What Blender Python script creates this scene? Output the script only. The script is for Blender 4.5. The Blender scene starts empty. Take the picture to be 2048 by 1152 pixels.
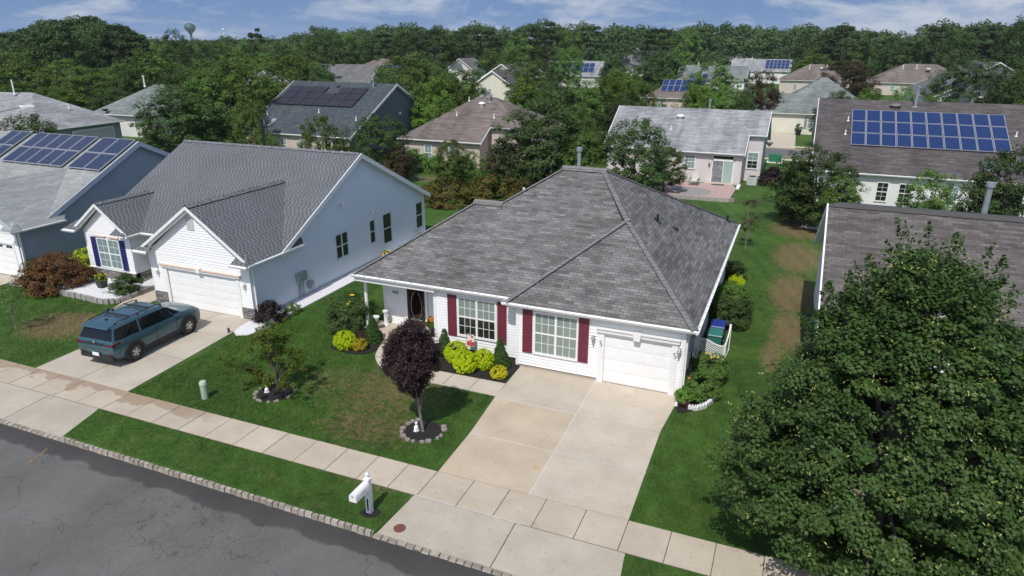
import bpy, math, random
import numpy as np
from mathutils import Vector, Matrix
R=math.radians
sc=bpy.context.scene; C=sc.collection
# ---------------------------------------------------------------- camera
F_PX=1374.0; PITCH=R(19.9); ROLL=R(.28); YAW=R(-22.2)
_r=Vector((math.cos(YAW),-math.sin(YAW),0)); _f=Vector((math.sin(YAW)*math.cos(PITCH),math.cos(YAW)*math.cos(PITCH),-math.sin(PITCH)))
_u=_r.cross(_f); _r2=_r*math.cos(ROLL)+_u*math.sin(ROLL); _u2=_u*math.cos(ROLL)-_r*math.sin(ROLL)
cd=bpy.data.cameras.new('camera'); cam=bpy.data.objects.new('camera',cd); C.objects.link(cam)
cd.sensor_fit='HORIZONTAL'; cd.sensor_width=36; cd.lens=36*F_PX/2048; cd.clip_start=.5; cd.clip_end=9000
M=Matrix((( _r2.x,_u2.x,-_f.x,0),(_r2.y,_u2.y,-_f.y,0),(_r2.z,_u2.z,-_f.z,12.5),(0,0,0,1))); cam.matrix_world=M
sc.camera=cam
# ---------------------------------------------------------------- light
SUN_EL=R(54); SUN_AZ=math.atan2(.05,-1.0)      # direction towards the sun, measured from +Y
w=bpy.data.worlds.new('World'); sc.world=w; w.use_nodes=True; nt=w.node_tree; nt.nodes.clear()
def N(t,**k):
    n=nt.nodes.new(t)
    for a,b in k.items(): setattr(n,a,b)
    return n
out=N('ShaderNodeOutputWorld'); bg=N('ShaderNodeBackground'); nt.links.new(bg.outputs[0],out.inputs[0])
tc=N('ShaderNodeTexCoord')
add=N('ShaderNodeVectorMath',operation='ADD'); add.inputs[1].default_value=(0,0,.50); nt.links.new(tc.outputs['Generated'],add.inputs[0])
nrm=N('ShaderNodeVectorMath',operation='NORMALIZE'); nt.links.new(add.outputs[0],nrm.inputs[0])
sky=N('ShaderNodeTexSky'); sky.sky_type='NISHITA'; sky.sun_disc=False; sky.sun_elevation=SUN_EL; sky.sun_rotation=SUN_AZ
sky.air_density=1.0; sky.dust_density=.6; sky.ozone_density=2.6; nt.links.new(nrm.outputs[0],sky.inputs[0])
mp=N('ShaderNodeMapping'); mp.inputs['Scale'].default_value=(4.6,4.6,17); mp.inputs['Location'].default_value=(3.1,.4,.3); nt.links.new(tc.outputs['Generated'],mp.inputs[0])
cn=N('ShaderNodeTexNoise'); cn.inputs['Scale'].default_value=1.5; cn.inputs['Detail'].default_value=9; cn.inputs['Roughness'].default_value=.62; cn.inputs['Distortion'].default_value=.35; nt.links.new(mp.outputs[0],cn.inputs['Vector'])
cr=N('ShaderNodeValToRGB'); cr.color_ramp.elements[0].position=.45; cr.color_ramp.elements[1].position=.64; cr.color_ramp.elements[0].color=(0,0,0,1); cr.color_ramp.elements[1].color=(.8,.8,.8,1); nt.links.new(cn.outputs['Fac'],cr.inputs[0])
mx=N('ShaderNodeMix',data_type='RGBA'); nt.links.new(cr.outputs[0],mx.inputs['Factor']); nt.links.new(sky.outputs[0],mx.inputs[6]); mx.inputs[7].default_value=(3.9,4.2,4.6,1)
nt.links.new(mx.outputs[2],bg.inputs[0]); bg.inputs[1].default_value=.145
sl=bpy.data.lights.new('sun','SUN'); sl.energy=3.5; sl.angle=R(.5); sl.color=(1,.955,.88); so=bpy.data.objects.new('sun',sl); C.objects.link(so)
sd=Vector((math.sin(SUN_AZ)*math.cos(SUN_EL),math.cos(SUN_AZ)*math.cos(SUN_EL),math.sin(SUN_EL)))
so.rotation_euler=sd.to_track_quat('Z','Y').to_euler(); so.location=(0,-20,40)
sc.view_settings.view_transform='Standard'; sc.view_settings.look='None'; sc.view_settings.exposure=.12; sc.view_settings.gamma=1
sc.render.resolution_x=1024; sc.render.resolution_y=576
# ---------------------------------------------------------------- materials
def mat(name):
    m=bpy.data.materials.new(name); m.use_nodes=True; t=m.node_tree; b=t.nodes['Principled BSDF']; return m,t,b
def nd(t,ty,**k):
    n=t.nodes.new(ty)
    for a,b in k.items():
        if a.startswith('i_'):
            key=a[2:].replace('_',' '); n.inputs[key].default_value=b
        else: setattr(n,a,b)
    return n
def ramp(t,src,stops):
    n=t.nodes.new('ShaderNodeValToRGB'); e=n.color_ramp.elements
    while len(e)<len(stops): e.new(.5)
    for i,(p,c) in enumerate(stops): e[i].position=p; e[i].color=(*c,1) if len(c)==3 else c
    t.links.new(src,n.inputs[0]); return n.outputs[0]
def mixc(t,fac,a,b,mode='MIX'):
    n=nd(t,'ShaderNodeMix',data_type='RGBA',blend_type=mode)
    for s,v in ((0,fac),(6,a),(7,b)):
        if hasattr(v,'type') and hasattr(v,'links'): t.links.new(v,n.inputs[s])
        else: n.inputs[s].default_value=v if s==0 else (*v,1)
    return n.outputs[2]
def pos(t): return nd(t,'ShaderNodeNewGeometry').outputs['Position']
def noise(t,scale,detail=4,rough=.55,vec=None,dist=0,sv=None):
    n=nd(t,'ShaderNodeTexNoise',i_Scale=scale,i_Detail=detail,i_Roughness=rough,i_Distortion=dist)
    v=vec if vec is not None else pos(t)
    if sv is not None:
        mpn=nd(t,'ShaderNodeMapping'); mpn.inputs['Scale'].default_value=sv; t.links.new(v,mpn.inputs[0]); v=mpn.outputs[0]
    t.links.new(v,n.inputs['Vector']); return n.outputs['Fac']
def bump(t,b,h,strength=.3,dist=.02):
    n=nd(t,'ShaderNodeBump',i_Strength=strength,i_Distance=dist); t.links.new(h,n.inputs['Height']); t.links.new(n.outputs[0],b.inputs['Normal'])
def math_(t,op,a,b_=None):
    n=nd(t,'ShaderNodeMath',operation=op)
    for i,v in enumerate((a,b_)):
        if v is None: continue
        if hasattr(v,'links'): t.links.new(v,n.inputs[i])
        else: n.inputs[i].default_value=v
    return n.outputs[0]
def plain(name,c,rough=.6,var=.12,scale=3,metal=0,spec=.5):
    m,t,b=mat(name); n=noise(t,scale,5)
    col=ramp(t,n,[(.3,tuple(x*(1-var) for x in c)),(.7,tuple(min(1,x*(1+var)) for x in c))])
    t.links.new(col,b.inputs['Base Color']); b.inputs['Roughness'].default_value=rough; b.inputs['Metallic'].default_value=metal; b.inputs['Specular IOR Level'].default_value=spec
    return m
def shingle(name,c1,c2,dark,bw=.30,rh=.145,stain=.25,bias=0,wide=None,stainc=None,off=.5,v=.30):
    m,t,b=mat(name); uv=nd(t,'ShaderNodeUVMap').outputs[0]
    br=nd(t,'ShaderNodeTexBrick',offset=off,squash=1.0,i_Scale=1.0); br.inputs['Color1'].default_value=(*c1,1); br.inputs['Color2'].default_value=(*c2,1); br.inputs['Mortar'].default_value=(*dark,1)
    br.inputs['Mortar Size'].default_value=.008; br.inputs['Mortar Smooth'].default_value=.2; br.inputs['Bias'].default_value=bias; br.inputs['Brick Width'].default_value=bw; br.inputs['Row Height'].default_value=rh; t.links.new(uv,br.inputs['Vector'])
    b2=nd(t,'ShaderNodeTexBrick',offset=.37,i_Scale=1.0); b2.inputs['Color1'].default_value=(1-v,1-v,1-v,1); b2.inputs['Color2'].default_value=(1+v*.8,1+v*.8,1+v*.8,1); b2.inputs['Mortar'].default_value=(.95,.95,.95,1)
    b2.inputs['Mortar Size'].default_value=.0; b2.inputs['Brick Width'].default_value=(wide or bw*3); b2.inputs['Row Height'].default_value=rh; t.links.new(uv,b2.inputs['Vector'])
    c=mixc(t,.8,br.outputs['Color'],b2.outputs['Color'],'MULTIPLY')
    st=ramp(t,noise(t,.35,5,.6,sv=(1.6,.5,.5)),[(.35,(1-stain,)*3),(.65,(1+stain*.5,)*3)])
    c=mixc(t,1,c,st,'MULTIPLY')
    if stainc: c=mixc(t,ramp(t,noise(t,.6,4,.6,sv=(2.2,.35,.35)),[(.5,(0,0,0)),(.75,(.6,.6,.6))]),c,stainc)
    g=ramp(t,noise(t,60,3),[(.2,(.85,)*3),(.8,(1.15,)*3)]); c=mixc(t,1,c,g,'MULTIPLY')
    t.links.new(c,b.inputs['Base Color']); b.inputs['Roughness'].default_value=.9; b.inputs['Specular IOR Level'].default_value=.25
    bump(t,b,br.outputs['Fac'],.4,-.01); return m
def leafmat(name,cs,trans=.25,rough=.55,spec=.35,scale=.7,vary=True):
    m,t,b=mat(name); g=nd(t,'ShaderNodeNewGeometry'); oi=nd(t,'ShaderNodeObjectInfo')
    n=noise(t,scale,3); a=math_(t,'MULTIPLY',g.outputs['Random Per Island'],.42); s=math_(t,'ADD',a,math_(t,'MULTIPLY',n,.75)); s=math_(t,'SUBTRACT',s,.09)
    k=len(cs); col=ramp(t,s,[(.1+.8*i/(k-1),c) for i,c in enumerate(cs)])
    hsv=nd(t,'ShaderNodeHueSaturation'); t.links.new(col,hsv.inputs['Color'])
    if vary: t.links.new(math_(t,'ADD',math_(t,'MULTIPLY',oi.outputs['Random'],.7),.68),hsv.inputs['Value']); t.links.new(math_(t,'ADD',math_(t,'MULTIPLY',oi.outputs['Random'],.035),.482),hsv.inputs['Hue'])
    col=hsv.outputs[0]; t.links.new(col,b.inputs['Base Color']); b.inputs['Roughness'].default_value=rough; b.inputs['Specular IOR Level'].default_value=spec
    tr=nd(t,'ShaderNodeBsdfTranslucent'); t.links.new(col,tr.inputs[0]); ms=nd(t,'ShaderNodeMixShader'); ms.inputs[0].default_value=trans
    t.links.new(b.outputs[0],ms.inputs[1]); t.links.new(tr.outputs[0],ms.inputs[2]); t.links.new(ms.outputs[0],t.nodes['Material Output'].inputs[0]); return m
def sidingmat(name,c,rough=.5,lap=.115):
    m,t,b=mat(name); p=pos(t); s=nd(t,'ShaderNodeSeparateXYZ'); t.links.new(p,s.inputs[0])
    f=math_(t,'FRACT',math_(t,'DIVIDE',s.outputs[2],lap)); bump(t,b,f,.55,-.02)
    col=ramp(t,noise(t,.8,4,sv=(1,1,.4)),[(.3,tuple(x*.93 for x in c)),(.7,tuple(min(.9,x*1.04) for x in c))]); t.links.new(col,b.inputs['Base Color']); b.inputs['Roughness'].default_value=rough; return m
def slabmat(name,c,var=.1,stain=None,wet=None):
    m,t,b=mat(name); g=nd(t,'ShaderNodeNewGeometry'); r=ramp(t,g.outputs['Random Per Island'],[(0,tuple(x*(1-var) for x in c)),(1,tuple(x*(1+var) for x in c))])
    c2=mixc(t,1,r,ramp(t,noise(t,.9,6,.6),[(.3,(.86,.85,.83)),(.7,(1.06,1.06,1.05))]),'MULTIPLY')
    c2=mixc(t,1,c2,ramp(t,noise(t,35,4,.7),[(.25,(.86,)*3),(.75,(1.1,)*3)]),'MULTIPLY')
    c2=mixc(t,1,c2,ramp(t,noise(t,6,5,.7),[(.28,(.8,.78,.74)),(.42,(1,1,1))]),'MULTIPLY')
    if stain:
        c2=mixc(t,ramp(t,noise(t,1.7,5,.5,dist=.4),[(.62,(0,0,0)),(.72,(.5,.5,.5))]),c2,stain)
    if wet:   # old brown run-off stains left where water crosses the slabs
        s=nd(t,'ShaderNodeSeparateXYZ'); t.links.new(pos(t),s.inputs[0])
        mx_=ramp(t,math_(t,'DIVIDE',math_(t,'ADD',s.outputs[0],30),16),[(0,(1,)*3),(.7,(1,)*3),(.82,(0,)*3)])
        yy=math_(t,'ADD',math_(t,'SUBTRACT',s.outputs[1],14.3),math_(t,'MULTIPLY',math_(t,'SUBTRACT',noise(t,.9,4,.5),.5),2.6))
        my=ramp(t,math_(t,'DIVIDE',yy,2.2),[(.0,(0,)*3),(.44,(0,)*3),(.48,(1,)*3),(.88,(1,)*3),(.93,(0,)*3)])
        c2=mixc(t,math_(t,'MULTIPLY',math_(t,'MULTIPLY',mx_,my),.62),c2,wet)
    t.links.new(c2,b.inputs['Base Color']); b.inputs['Roughness'].default_value=.85; bump(t,b,noise(t,50,4),.2,.005); return m

m_white=plain('white_trim',(.78,.78,.77),.4,.03)
m_vinyl=plain('white_vinyl',(.74,.745,.75),.45,.03,1.2)
m_gdoor=plain('garage_door_white',(.82,.82,.815),.4,.03)
m_conc=slabmat('sidewalk_concrete',(.47,.405,.32),.07,wet=(.24,.155,.09))
m_drive=slabmat('driveway_concrete',(.52,.455,.375),.07,stain=(.42,.32,.2))
m_apron=slabmat('apron_concrete',(.42,.375,.31),.05)
m_drive2=slabmat('neighbour_concrete',(.47,.42,.35),.04)
m_joint=plain('joint_dark',(.12,.10,.08),.9,.3)
m_caulk=plain('joint_caulk',(.55,.53,.5),.7,.1)
m_kerb=None
def _kerb():
    m,t,b=mat('granite_block'); g=nd(t,'ShaderNodeNewGeometry'); r=ramp(t,g.outputs['Random Per Island'],[(0,(.24,.21,.17)),(.5,(.34,.30,.25)),(1,(.43,.385,.33))])
    c=mixc(t,1,r,ramp(t,noise(t,14,5,.7),[(.25,(.6,)*3),(.75,(1.25,)*3)]),'MULTIPLY'); t.links.new(c,b.inputs['Base Color']); b.inputs['Roughness'].default_value=.9; bump(t,b,noise(t,25,4),.6,.02); return m
m_kerb=_kerb()
def _asphalt(name,base,gutter=True):
    m,t,b=mat(name); p=pos(t)
    c=ramp(t,noise(t,.45,6,.6),[(.3,tuple(x*.82 for x in base)),(.7,tuple(x*1.18 for x in base))])
    c=mixc(t,1,c,ramp(t,noise(t,45,4,.75),[(.25,(.6,)*3),(.75,(1.4,)*3)]),'MULTIPLY')
    if gutter:
        dn=nd(t,'ShaderNodeTexNoise',i_Scale=1.1,i_Detail=5.0); t.links.new(p,dn.inputs['Vector'])
        off=nd(t,'ShaderNodeVectorMath',operation='SCALE'); off.inputs['Scale'].default_value=1.5; t.links.new(dn.outputs['Color'],off.inputs[0])
        ad=nd(t,'ShaderNodeVectorMath',operation='ADD'); t.links.new(p,ad.inputs[0]); t.links.new(off.outputs[0],ad.inputs[1])
        msk=ramp(t,noise(t,.30,3,.5),[(.42,(0,)*3),(.6,(1,)*3)])
        for sc_,wd,ms in ((.36,.010,None),(1.15,.012,msk)):
            v=nd(t,'ShaderNodeTexVoronoi',feature='DISTANCE_TO_EDGE',i_Scale=sc_); t.links.new(ad.outputs[0],v.inputs['Vector'])
            cr_=ramp(t,v.outputs['Distance'],[(0,(1,)*3),(wd*sc_*1.6,(0,)*3)])
            f=math_(t,'MULTIPLY',cr_,.52) if ms is None else math_(t,'MULTIPLY',math_(t,'MULTIPLY',cr_,ms),.40)
            c=mixc(t,f,c,(.012,.011,.011))
        s=nd(t,'ShaderNodeSeparateXYZ'); t.links.new(p,s.inputs[0])
        yy=math_(t,'ADD',s.outputs[1],math_(t,'MULTIPLY',math_(t,'SUBTRACT',noise(t,.8,4,.6),.5),.9))
        g=ramp(t,math_(t,'DIVIDE',math_(t,'SUBTRACT',yy,11.4),1.2),[(.34,(0,)*3),(.42,(.62,)*3),(.9,(.75,)*3)]); c=mixc(t,g,c,(.028,.027,.027))
        lt=ramp(t,noise(t,1.9,5,.7,sv=(1,1,1)),[(.70,(0,)*3),(.76,(.35,)*3)]); c=mixc(t,lt,c,(.2,.19,.18))
    t.links.new(c,b.inputs['Base Color']); b.inputs['Roughness'].default_value=.85; b.inputs['Specular IOR Level'].default_value=.3; bump(t,b,noise(t,60,4,.7),.35,.01); return m
m_road=_asphalt('asphalt',(.122,.118,.114)); m_road2=_asphalt('far_asphalt',(.13,.13,.135),False)
PATCH=[(1.0,51.0,2.6,3.6,1.0),(1.0,44.0,1.9,4.6,1.0),(.8,37.0,1.5,4.6,1.0),(.75,31.6,1.0,3.6,1.0),(.2,28.4,.6,2.6,.9),(-30.2,19.2,2.6,2.1,1.0),(-12.9,19.6,3.2,3.4,.70),(-12.3,17.2,2.8,1.7,.68),(-15.4,19.4,1.9,1.9,.6),(-27.5,53.5,3.0,3.5,.8),(-32,57,3,2.5,.7),(-10.4,14.3,1.3,.6,.55),(1.4,52.4,2.2,2.2,1.0),(.6,17.8,.9,.6,.5),(-14,13.6,3,.6,.3)]
def _lawn(name,blade=False):
    m,t,b=mat(name); p=pos(t)
    n1=noise(t,.33,4,.6); n2=noise(t,2.2,5,.65)
    s=math_(t,'ADD',math_(t,'MULTIPLY',n1,.55),math_(t,'MULTIPLY',n2,.45))
    G=[(.30,(.030,.064,.012)),(.45,(.046,.102,.017)),(.58,(.066,.140,.023)),(.74,(.10,.175,.035))]
    c=ramp(t,s,G)
    if blade:
        g=nd(t,'ShaderNodeNewGeometry'); c=mixc(t,1,c,ramp(t,g.outputs['Random Per Island'],[(0,(.65,.7,.6)),(.75,(1.2,1.2,1.2)),(1,(1.75,1.5,1.25))]),'MULTIPLY')
    else: c=mixc(t,1,c,ramp(t,noise(t,22,4,.7),[(.25,(.6,.62,.6)),(.75,(1.25,1.2,1.2))]),'MULTIPLY')
    sx=nd(t,'ShaderNodeSeparateXYZ'); t.links.new(p,sx.inputs[0]); tot=None
    for (px,py,rx,ry,wt_) in PATCH:
        dx=math_(t,'POWER',math_(t,'DIVIDE',math_(t,'SUBTRACT',sx.outputs[0],px),rx),2); dy=math_(t,'POWER',math_(t,'DIVIDE',math_(t,'SUBTRACT',sx.outputs[1],py),ry),2)
        d=math_(t,'SUBTRACT',1.15,math_(t,'ADD',dx,dy)); d=math_(t,'MULTIPLY',math_(t,'MAXIMUM',d,0),wt_); tot=d if tot is None else math_(t,'MAXIMUM',tot,d)
    k=math_(t,'MULTIPLY',math_(t,'MINIMUM',tot,1),1.0); k=math_(t,'ADD',math_(t,'MULTIPLY',k,.70),math_(t,'MULTIPLY',math_(t,'SUBTRACT',noise(t,4.0,8,.78),.5),2.4)); k=math_(t,'MULTIPLY',k,math_(t,'MINIMUM',math_(t,'MULTIPLY',tot,3),1))
    c=mixc(t,ramp(t,k,[(.30,(0,)*3),(.70,(.85,)*3)]),c,(.20,.135,.075))
    sp=ramp(t,noise(t,1.1,7,.78),[(.54,(0,)*3),(.70,(.5,)*3)]); c=mixc(t,sp,c,(.125,.115,.040)); mw=math_(t,'SINE',math_(t,'MULTIPLY',math_(t,'ADD',sx.outputs[0],math_(t,'MULTIPLY',sx.outputs[1],.35)),6.0)); c=mixc(t,1,c,ramp(t,math_(t,'ADD',math_(t,'MULTIPLY',mw,.5),.5),[(.2,(.94,.95,.94)),(.8,(1.05,1.05,1.03))]),'MULTIPLY')
    t.links.new(c,b.inputs['Base Color']); b.inputs['Roughness'].default_value=.75; b.inputs['Specular IOR Level'].default_value=.2
    if blade:
        tr=nd(t,'ShaderNodeBsdfTranslucent'); t.links.new(c,tr.inputs[0]); ms=nd(t,'ShaderNodeMixShader'); ms.inputs[0].default_value=.25
        t.links.new(b.outputs[0],ms.inputs[1]); t.links.new(tr.outputs[0],ms.inputs[2]); t.links.new(ms.outputs[0],t.nodes['Material Output'].inputs[0])
    else: bump(t,b,noise(t,30,5,.7),.8,.05)
    return m
m_lawn=_lawn('lawn'); m_blade=_lawn('grass_blades',True)
def _mulch():
    m,t,b=mat('black_mulch'); c=ramp(t,noise(t,40,5,.8),[(.3,(.006,.005,.004)),(.6,(.022,.018,.015)),(.78,(.07,.055,.045))]); t.links.new(c,b.inputs['Base Color']); b.inputs['Roughness'].default_value=.95; bump(t,b,noise(t,30,5,.8),1,.05); return m
m_mulch=_mulch()
def _gravel():
    m,t,b=mat('white_gravel'); c=ramp(t,noise(t,30,5,.8),[(.25,(.35,.35,.38)),(.5,(.72,.72,.74)),(.75,(.86,.86,.87))]); t.links.new(c,b.inputs['Base Color']); b.inputs['Roughness'].default_value=.9; bump(t,b,noise(t,25,4,.8),.8,.04); return m
m_gravel=_gravel()
def _stone():
    m,t,b=mat('ledge_stone'); uv=nd(t,'ShaderNodeUVMap').outputs[0]
    br=nd(t,'ShaderNodeTexBrick',offset=.43,i_Scale=1.0); br.inputs['Color1'].default_value=(.13,.125,.125,1); br.inputs['Color2'].default_value=(.34,.32,.30,1); br.inputs['Mortar'].default_value=(.03,.03,.03,1); br.inputs['Mortar Size'].default_value=.012; br.inputs['Brick Width'].default_value=.33; br.inputs['Row Height'].default_value=.085; t.links.new(uv,br.inputs['Vector'])
    c=mixc(t,1,br.outputs['Color'],ramp(t,noise(t,9,5,.7),[(.25,(.55,)*3),(.75,(1.35,)*3)]),'MULTIPLY'); t.links.new(c,b.inputs['Base Color']); b.inputs['Roughness'].default_value=.85; bump(t,b,noise(t,12,4),.8,.04); return m
m_stone=_stone()
m_found=plain('foundation',(.36,.32,.27),.9,.15,5)
m_roof1=shingle('grey_three_tab',(.128,.126,.125),(.192,.189,.187),(.055,.054,.055),.30,.145,.22,0,.62,v=.36)
def _arch():
    m,t,b=mat('slate_architectural'); uv=nd(t,'ShaderNodeUVMap').outputs[0]; sp=nd(t,'ShaderNodeSeparateXYZ'); t.links.new(uv,sp.inputs[0])
    vr=math_(t,'DIVIDE',sp.outputs[1],.142); row=math_(t,'FLOOR',vr); fv=math_(t,'FRACT',vr)
    wn=nd(t,'ShaderNodeTexWhiteNoise',noise_dimensions='1D'); t.links.new(row,wn.inputs['W'])
    uu=math_(t,'ADD',math_(t,'DIVIDE',sp.outputs[0],.25),math_(t,'ADD',math_(t,'MULTIPLY',row,.47),math_(t,'MULTIPLY',wn.outputs['Value'],.8))); fu=math_(t,'FRACT',uu); cell=math_(t,'ADD',math_(t,'FLOOR',uu),math_(t,'MULTIPLY',row,57.3))
    w2=nd(t,'ShaderNodeTexWhiteNoise',noise_dimensions='1D'); t.links.new(cell,w2.inputs['W'])
    d=math_(t,'MULTIPLY',math_(t,'LESS_THAN',fu,math_(t,'ADD',.28,math_(t,'MULTIPLY',w2.outputs['Value'],.28))),math_(t,'MULTIPLY',math_(t,'GREATER_THAN',fv,.18),math_(t,'LESS_THAN',fv,.86)))
    base=ramp(t,w2.outputs['Value'],[(0,(.122,.130,.142)),(1,(.165,.172,.186))]); c=mixc(t,d,base,(.068,.072,.081)); c=mixc(t,1,c,ramp(t,noise(t,.35,4,.6),[(.3,(.9,)*3),(.7,(1.08,)*3)]),'MULTIPLY')
    t.links.new(c,b.inputs['Base Color']); b.inputs['Roughness'].default_value=.9; b.inputs['Specular IOR Level'].default_value=.2; bump(t,b,d,.4,-.012); return m
m_roof2=_arch()
m_roof3=shingle('pale_green_grey',(.25,.265,.265),(.31,.325,.32),(.19,.195,.195),.4,.145,.15,0,.8,stainc=(.22,.21,.205),v=.15)
m_roofR5=shingle('brown_tab',(.100,.084,.080),(.145,.135,.130),(.07,.06,.058),.33,.145,.15,0,.85)
m_roofR4=shingle('dark_brown_tab',(.082,.070,.070),(.115,.105,.104),(.055,.05,.05),.33,.145,.2,0,.9)
m_roofR3=shingle('pale_streaked',(.25,.255,.27),(.30,.305,.32),(.19,.19,.2),.4,.145,.30,0,.9,stainc=(.36,.36,.36))
m_roofR2=shingle('tan_brown_hip',(.15,.125,.112),(.185,.16,.145),(.12,.10,.09),.4,.145,.28,0,.9)
m_roofR1=shingle('dark_slate',(.05,.062,.073),(.078,.09,.102),(.035,.043,.05),.25,.145,.12,0,.5)
m_roofL4=shingle('silver_hip',(.27,.275,.285),(.33,.335,.34),(.22,.22,.23),.4,.145,.3,0,.9,stainc=(.24,.205,.195))
m_roofGr=shingle('sage_hip',(.165,.19,.182),(.20,.225,.215),(.14,.155,.15),.4,.145,.25,0,.9)
m_roofMg=shingle('mid_grey',(.13,.13,.135),(.17,.17,.175),(.11,.11,.11),.4,.145,.2,0,.9)
m_cap1=plain('ridge_cap_grey',(.18,.178,.176),.9,.25,4)
m_cap2=plain('ridge_cap_slate',(.15,.155,.17),.9,.5,6)
m_capd=plain('ridge_vent_dark',(.06,.058,.06),.8,.1)
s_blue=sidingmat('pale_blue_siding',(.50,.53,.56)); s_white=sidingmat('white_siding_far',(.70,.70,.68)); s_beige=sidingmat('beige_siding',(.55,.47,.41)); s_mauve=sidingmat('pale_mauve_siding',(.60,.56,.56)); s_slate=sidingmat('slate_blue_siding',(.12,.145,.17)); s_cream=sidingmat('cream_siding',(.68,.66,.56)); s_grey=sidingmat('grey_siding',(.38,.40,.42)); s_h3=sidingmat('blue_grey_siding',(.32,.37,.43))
m_lapw=plain('white_lap_siding',(.80,.80,.80),.5,.04,.8)
m_lap_shade=plain('shade_tinted_lap_siding',(.72,.77,.82),.45,.03,.8)  # white siding; the blue skylight on shaded side walls is mixed into its colour
m_burg=plain('burgundy_paint',(.155,.026,.045),.5,.08); m_navy=plain('navy_paint',(.018,.024,.13),.5,.08)
def _glass(name,c,rough=.06,lines=True):
    m,t,b=mat(name); s=nd(t,'ShaderNodeSeparateXYZ'); t.links.new(pos(t),s.inputs[0])
    if lines:
        f=math_(t,'FRACT',math_(t,'DIVIDE',s.outputs[2],.05)); col=ramp(t,f,[(.0,tuple(x*.8 for x in c)),(.3,c),(1,c)])
    else: col=ramp(t,noise(t,2.5,3),[(.3,tuple(x*.5 for x in c)),(.7,tuple(x*1.5 for x in c))])
    t.links.new(col,b.inputs['Base Color']); b.inputs['Roughness'].default_value=rough; b.inputs['Specular IOR Level'].default_value=.6; return m
g_blind=_glass('window_with_blind',(.23,.28,.255)); g_dark=_glass('window_dark',(.022,.024,.022),lines=False); g_teal=_glass('window_tealish',(.20,.29,.28)); g_mint=_glass('door_mint_blind',(.33,.45,.40)); g_grey=_glass('grey_screen',(.20,.21,.23),.3,False)
def _panel(name,c1,c2,line,cw,ch):
    m,t,b=mat(name); uv=nd(t,'ShaderNodeUVMap').outputs[0]
    br=nd(t,'ShaderNodeTexBrick',offset=0.0,i_Scale=1.0); br.inputs['Color1'].default_value=(*c1,1); br.inputs['Color2'].default_value=(*c2,1); br.inputs['Mortar'].default_value=(*line,1); br.inputs['Mortar Size'].default_value=.007; br.inputs['Brick Width'].default_value=cw; br.inputs['Row Height'].default_value=ch; t.links.new(uv,br.inputs['Vector'])
    t.links.new(br.outputs['Color'],b.inputs['Base Color']); b.inputs['Roughness'].default_value=.22; b.inputs['Specular IOR Level'].default_value=.35; return m
p_blue=_panel('blue_cells',(.005,.020,.085),(.008,.026,.115),(.06,.085,.18),.156,.156); p_blue2=_panel('hazy_blue_cells',(.014,.024,.062),(.020,.032,.08),(.06,.07,.11),.156,.156); p_black=_panel('black_cells',(.022,.018,.026),(.026,.022,.030),(.03,.026,.034),.5,.5)
m_alu=plain('aluminium',(.55,.56,.58),.35,.05,metal=.6); m_blackm=plain('black_metal',(.015,.015,.017),.4,.1); m_galv=plain('galvanised',(.36,.40,.43),.4,.12,metal=.5)
m_bark=plain('bark',(.09,.07,.055),.9,.35,9); m_barkg=plain('grey_bark',(.17,.15,.135),.9,.3,9)
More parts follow.
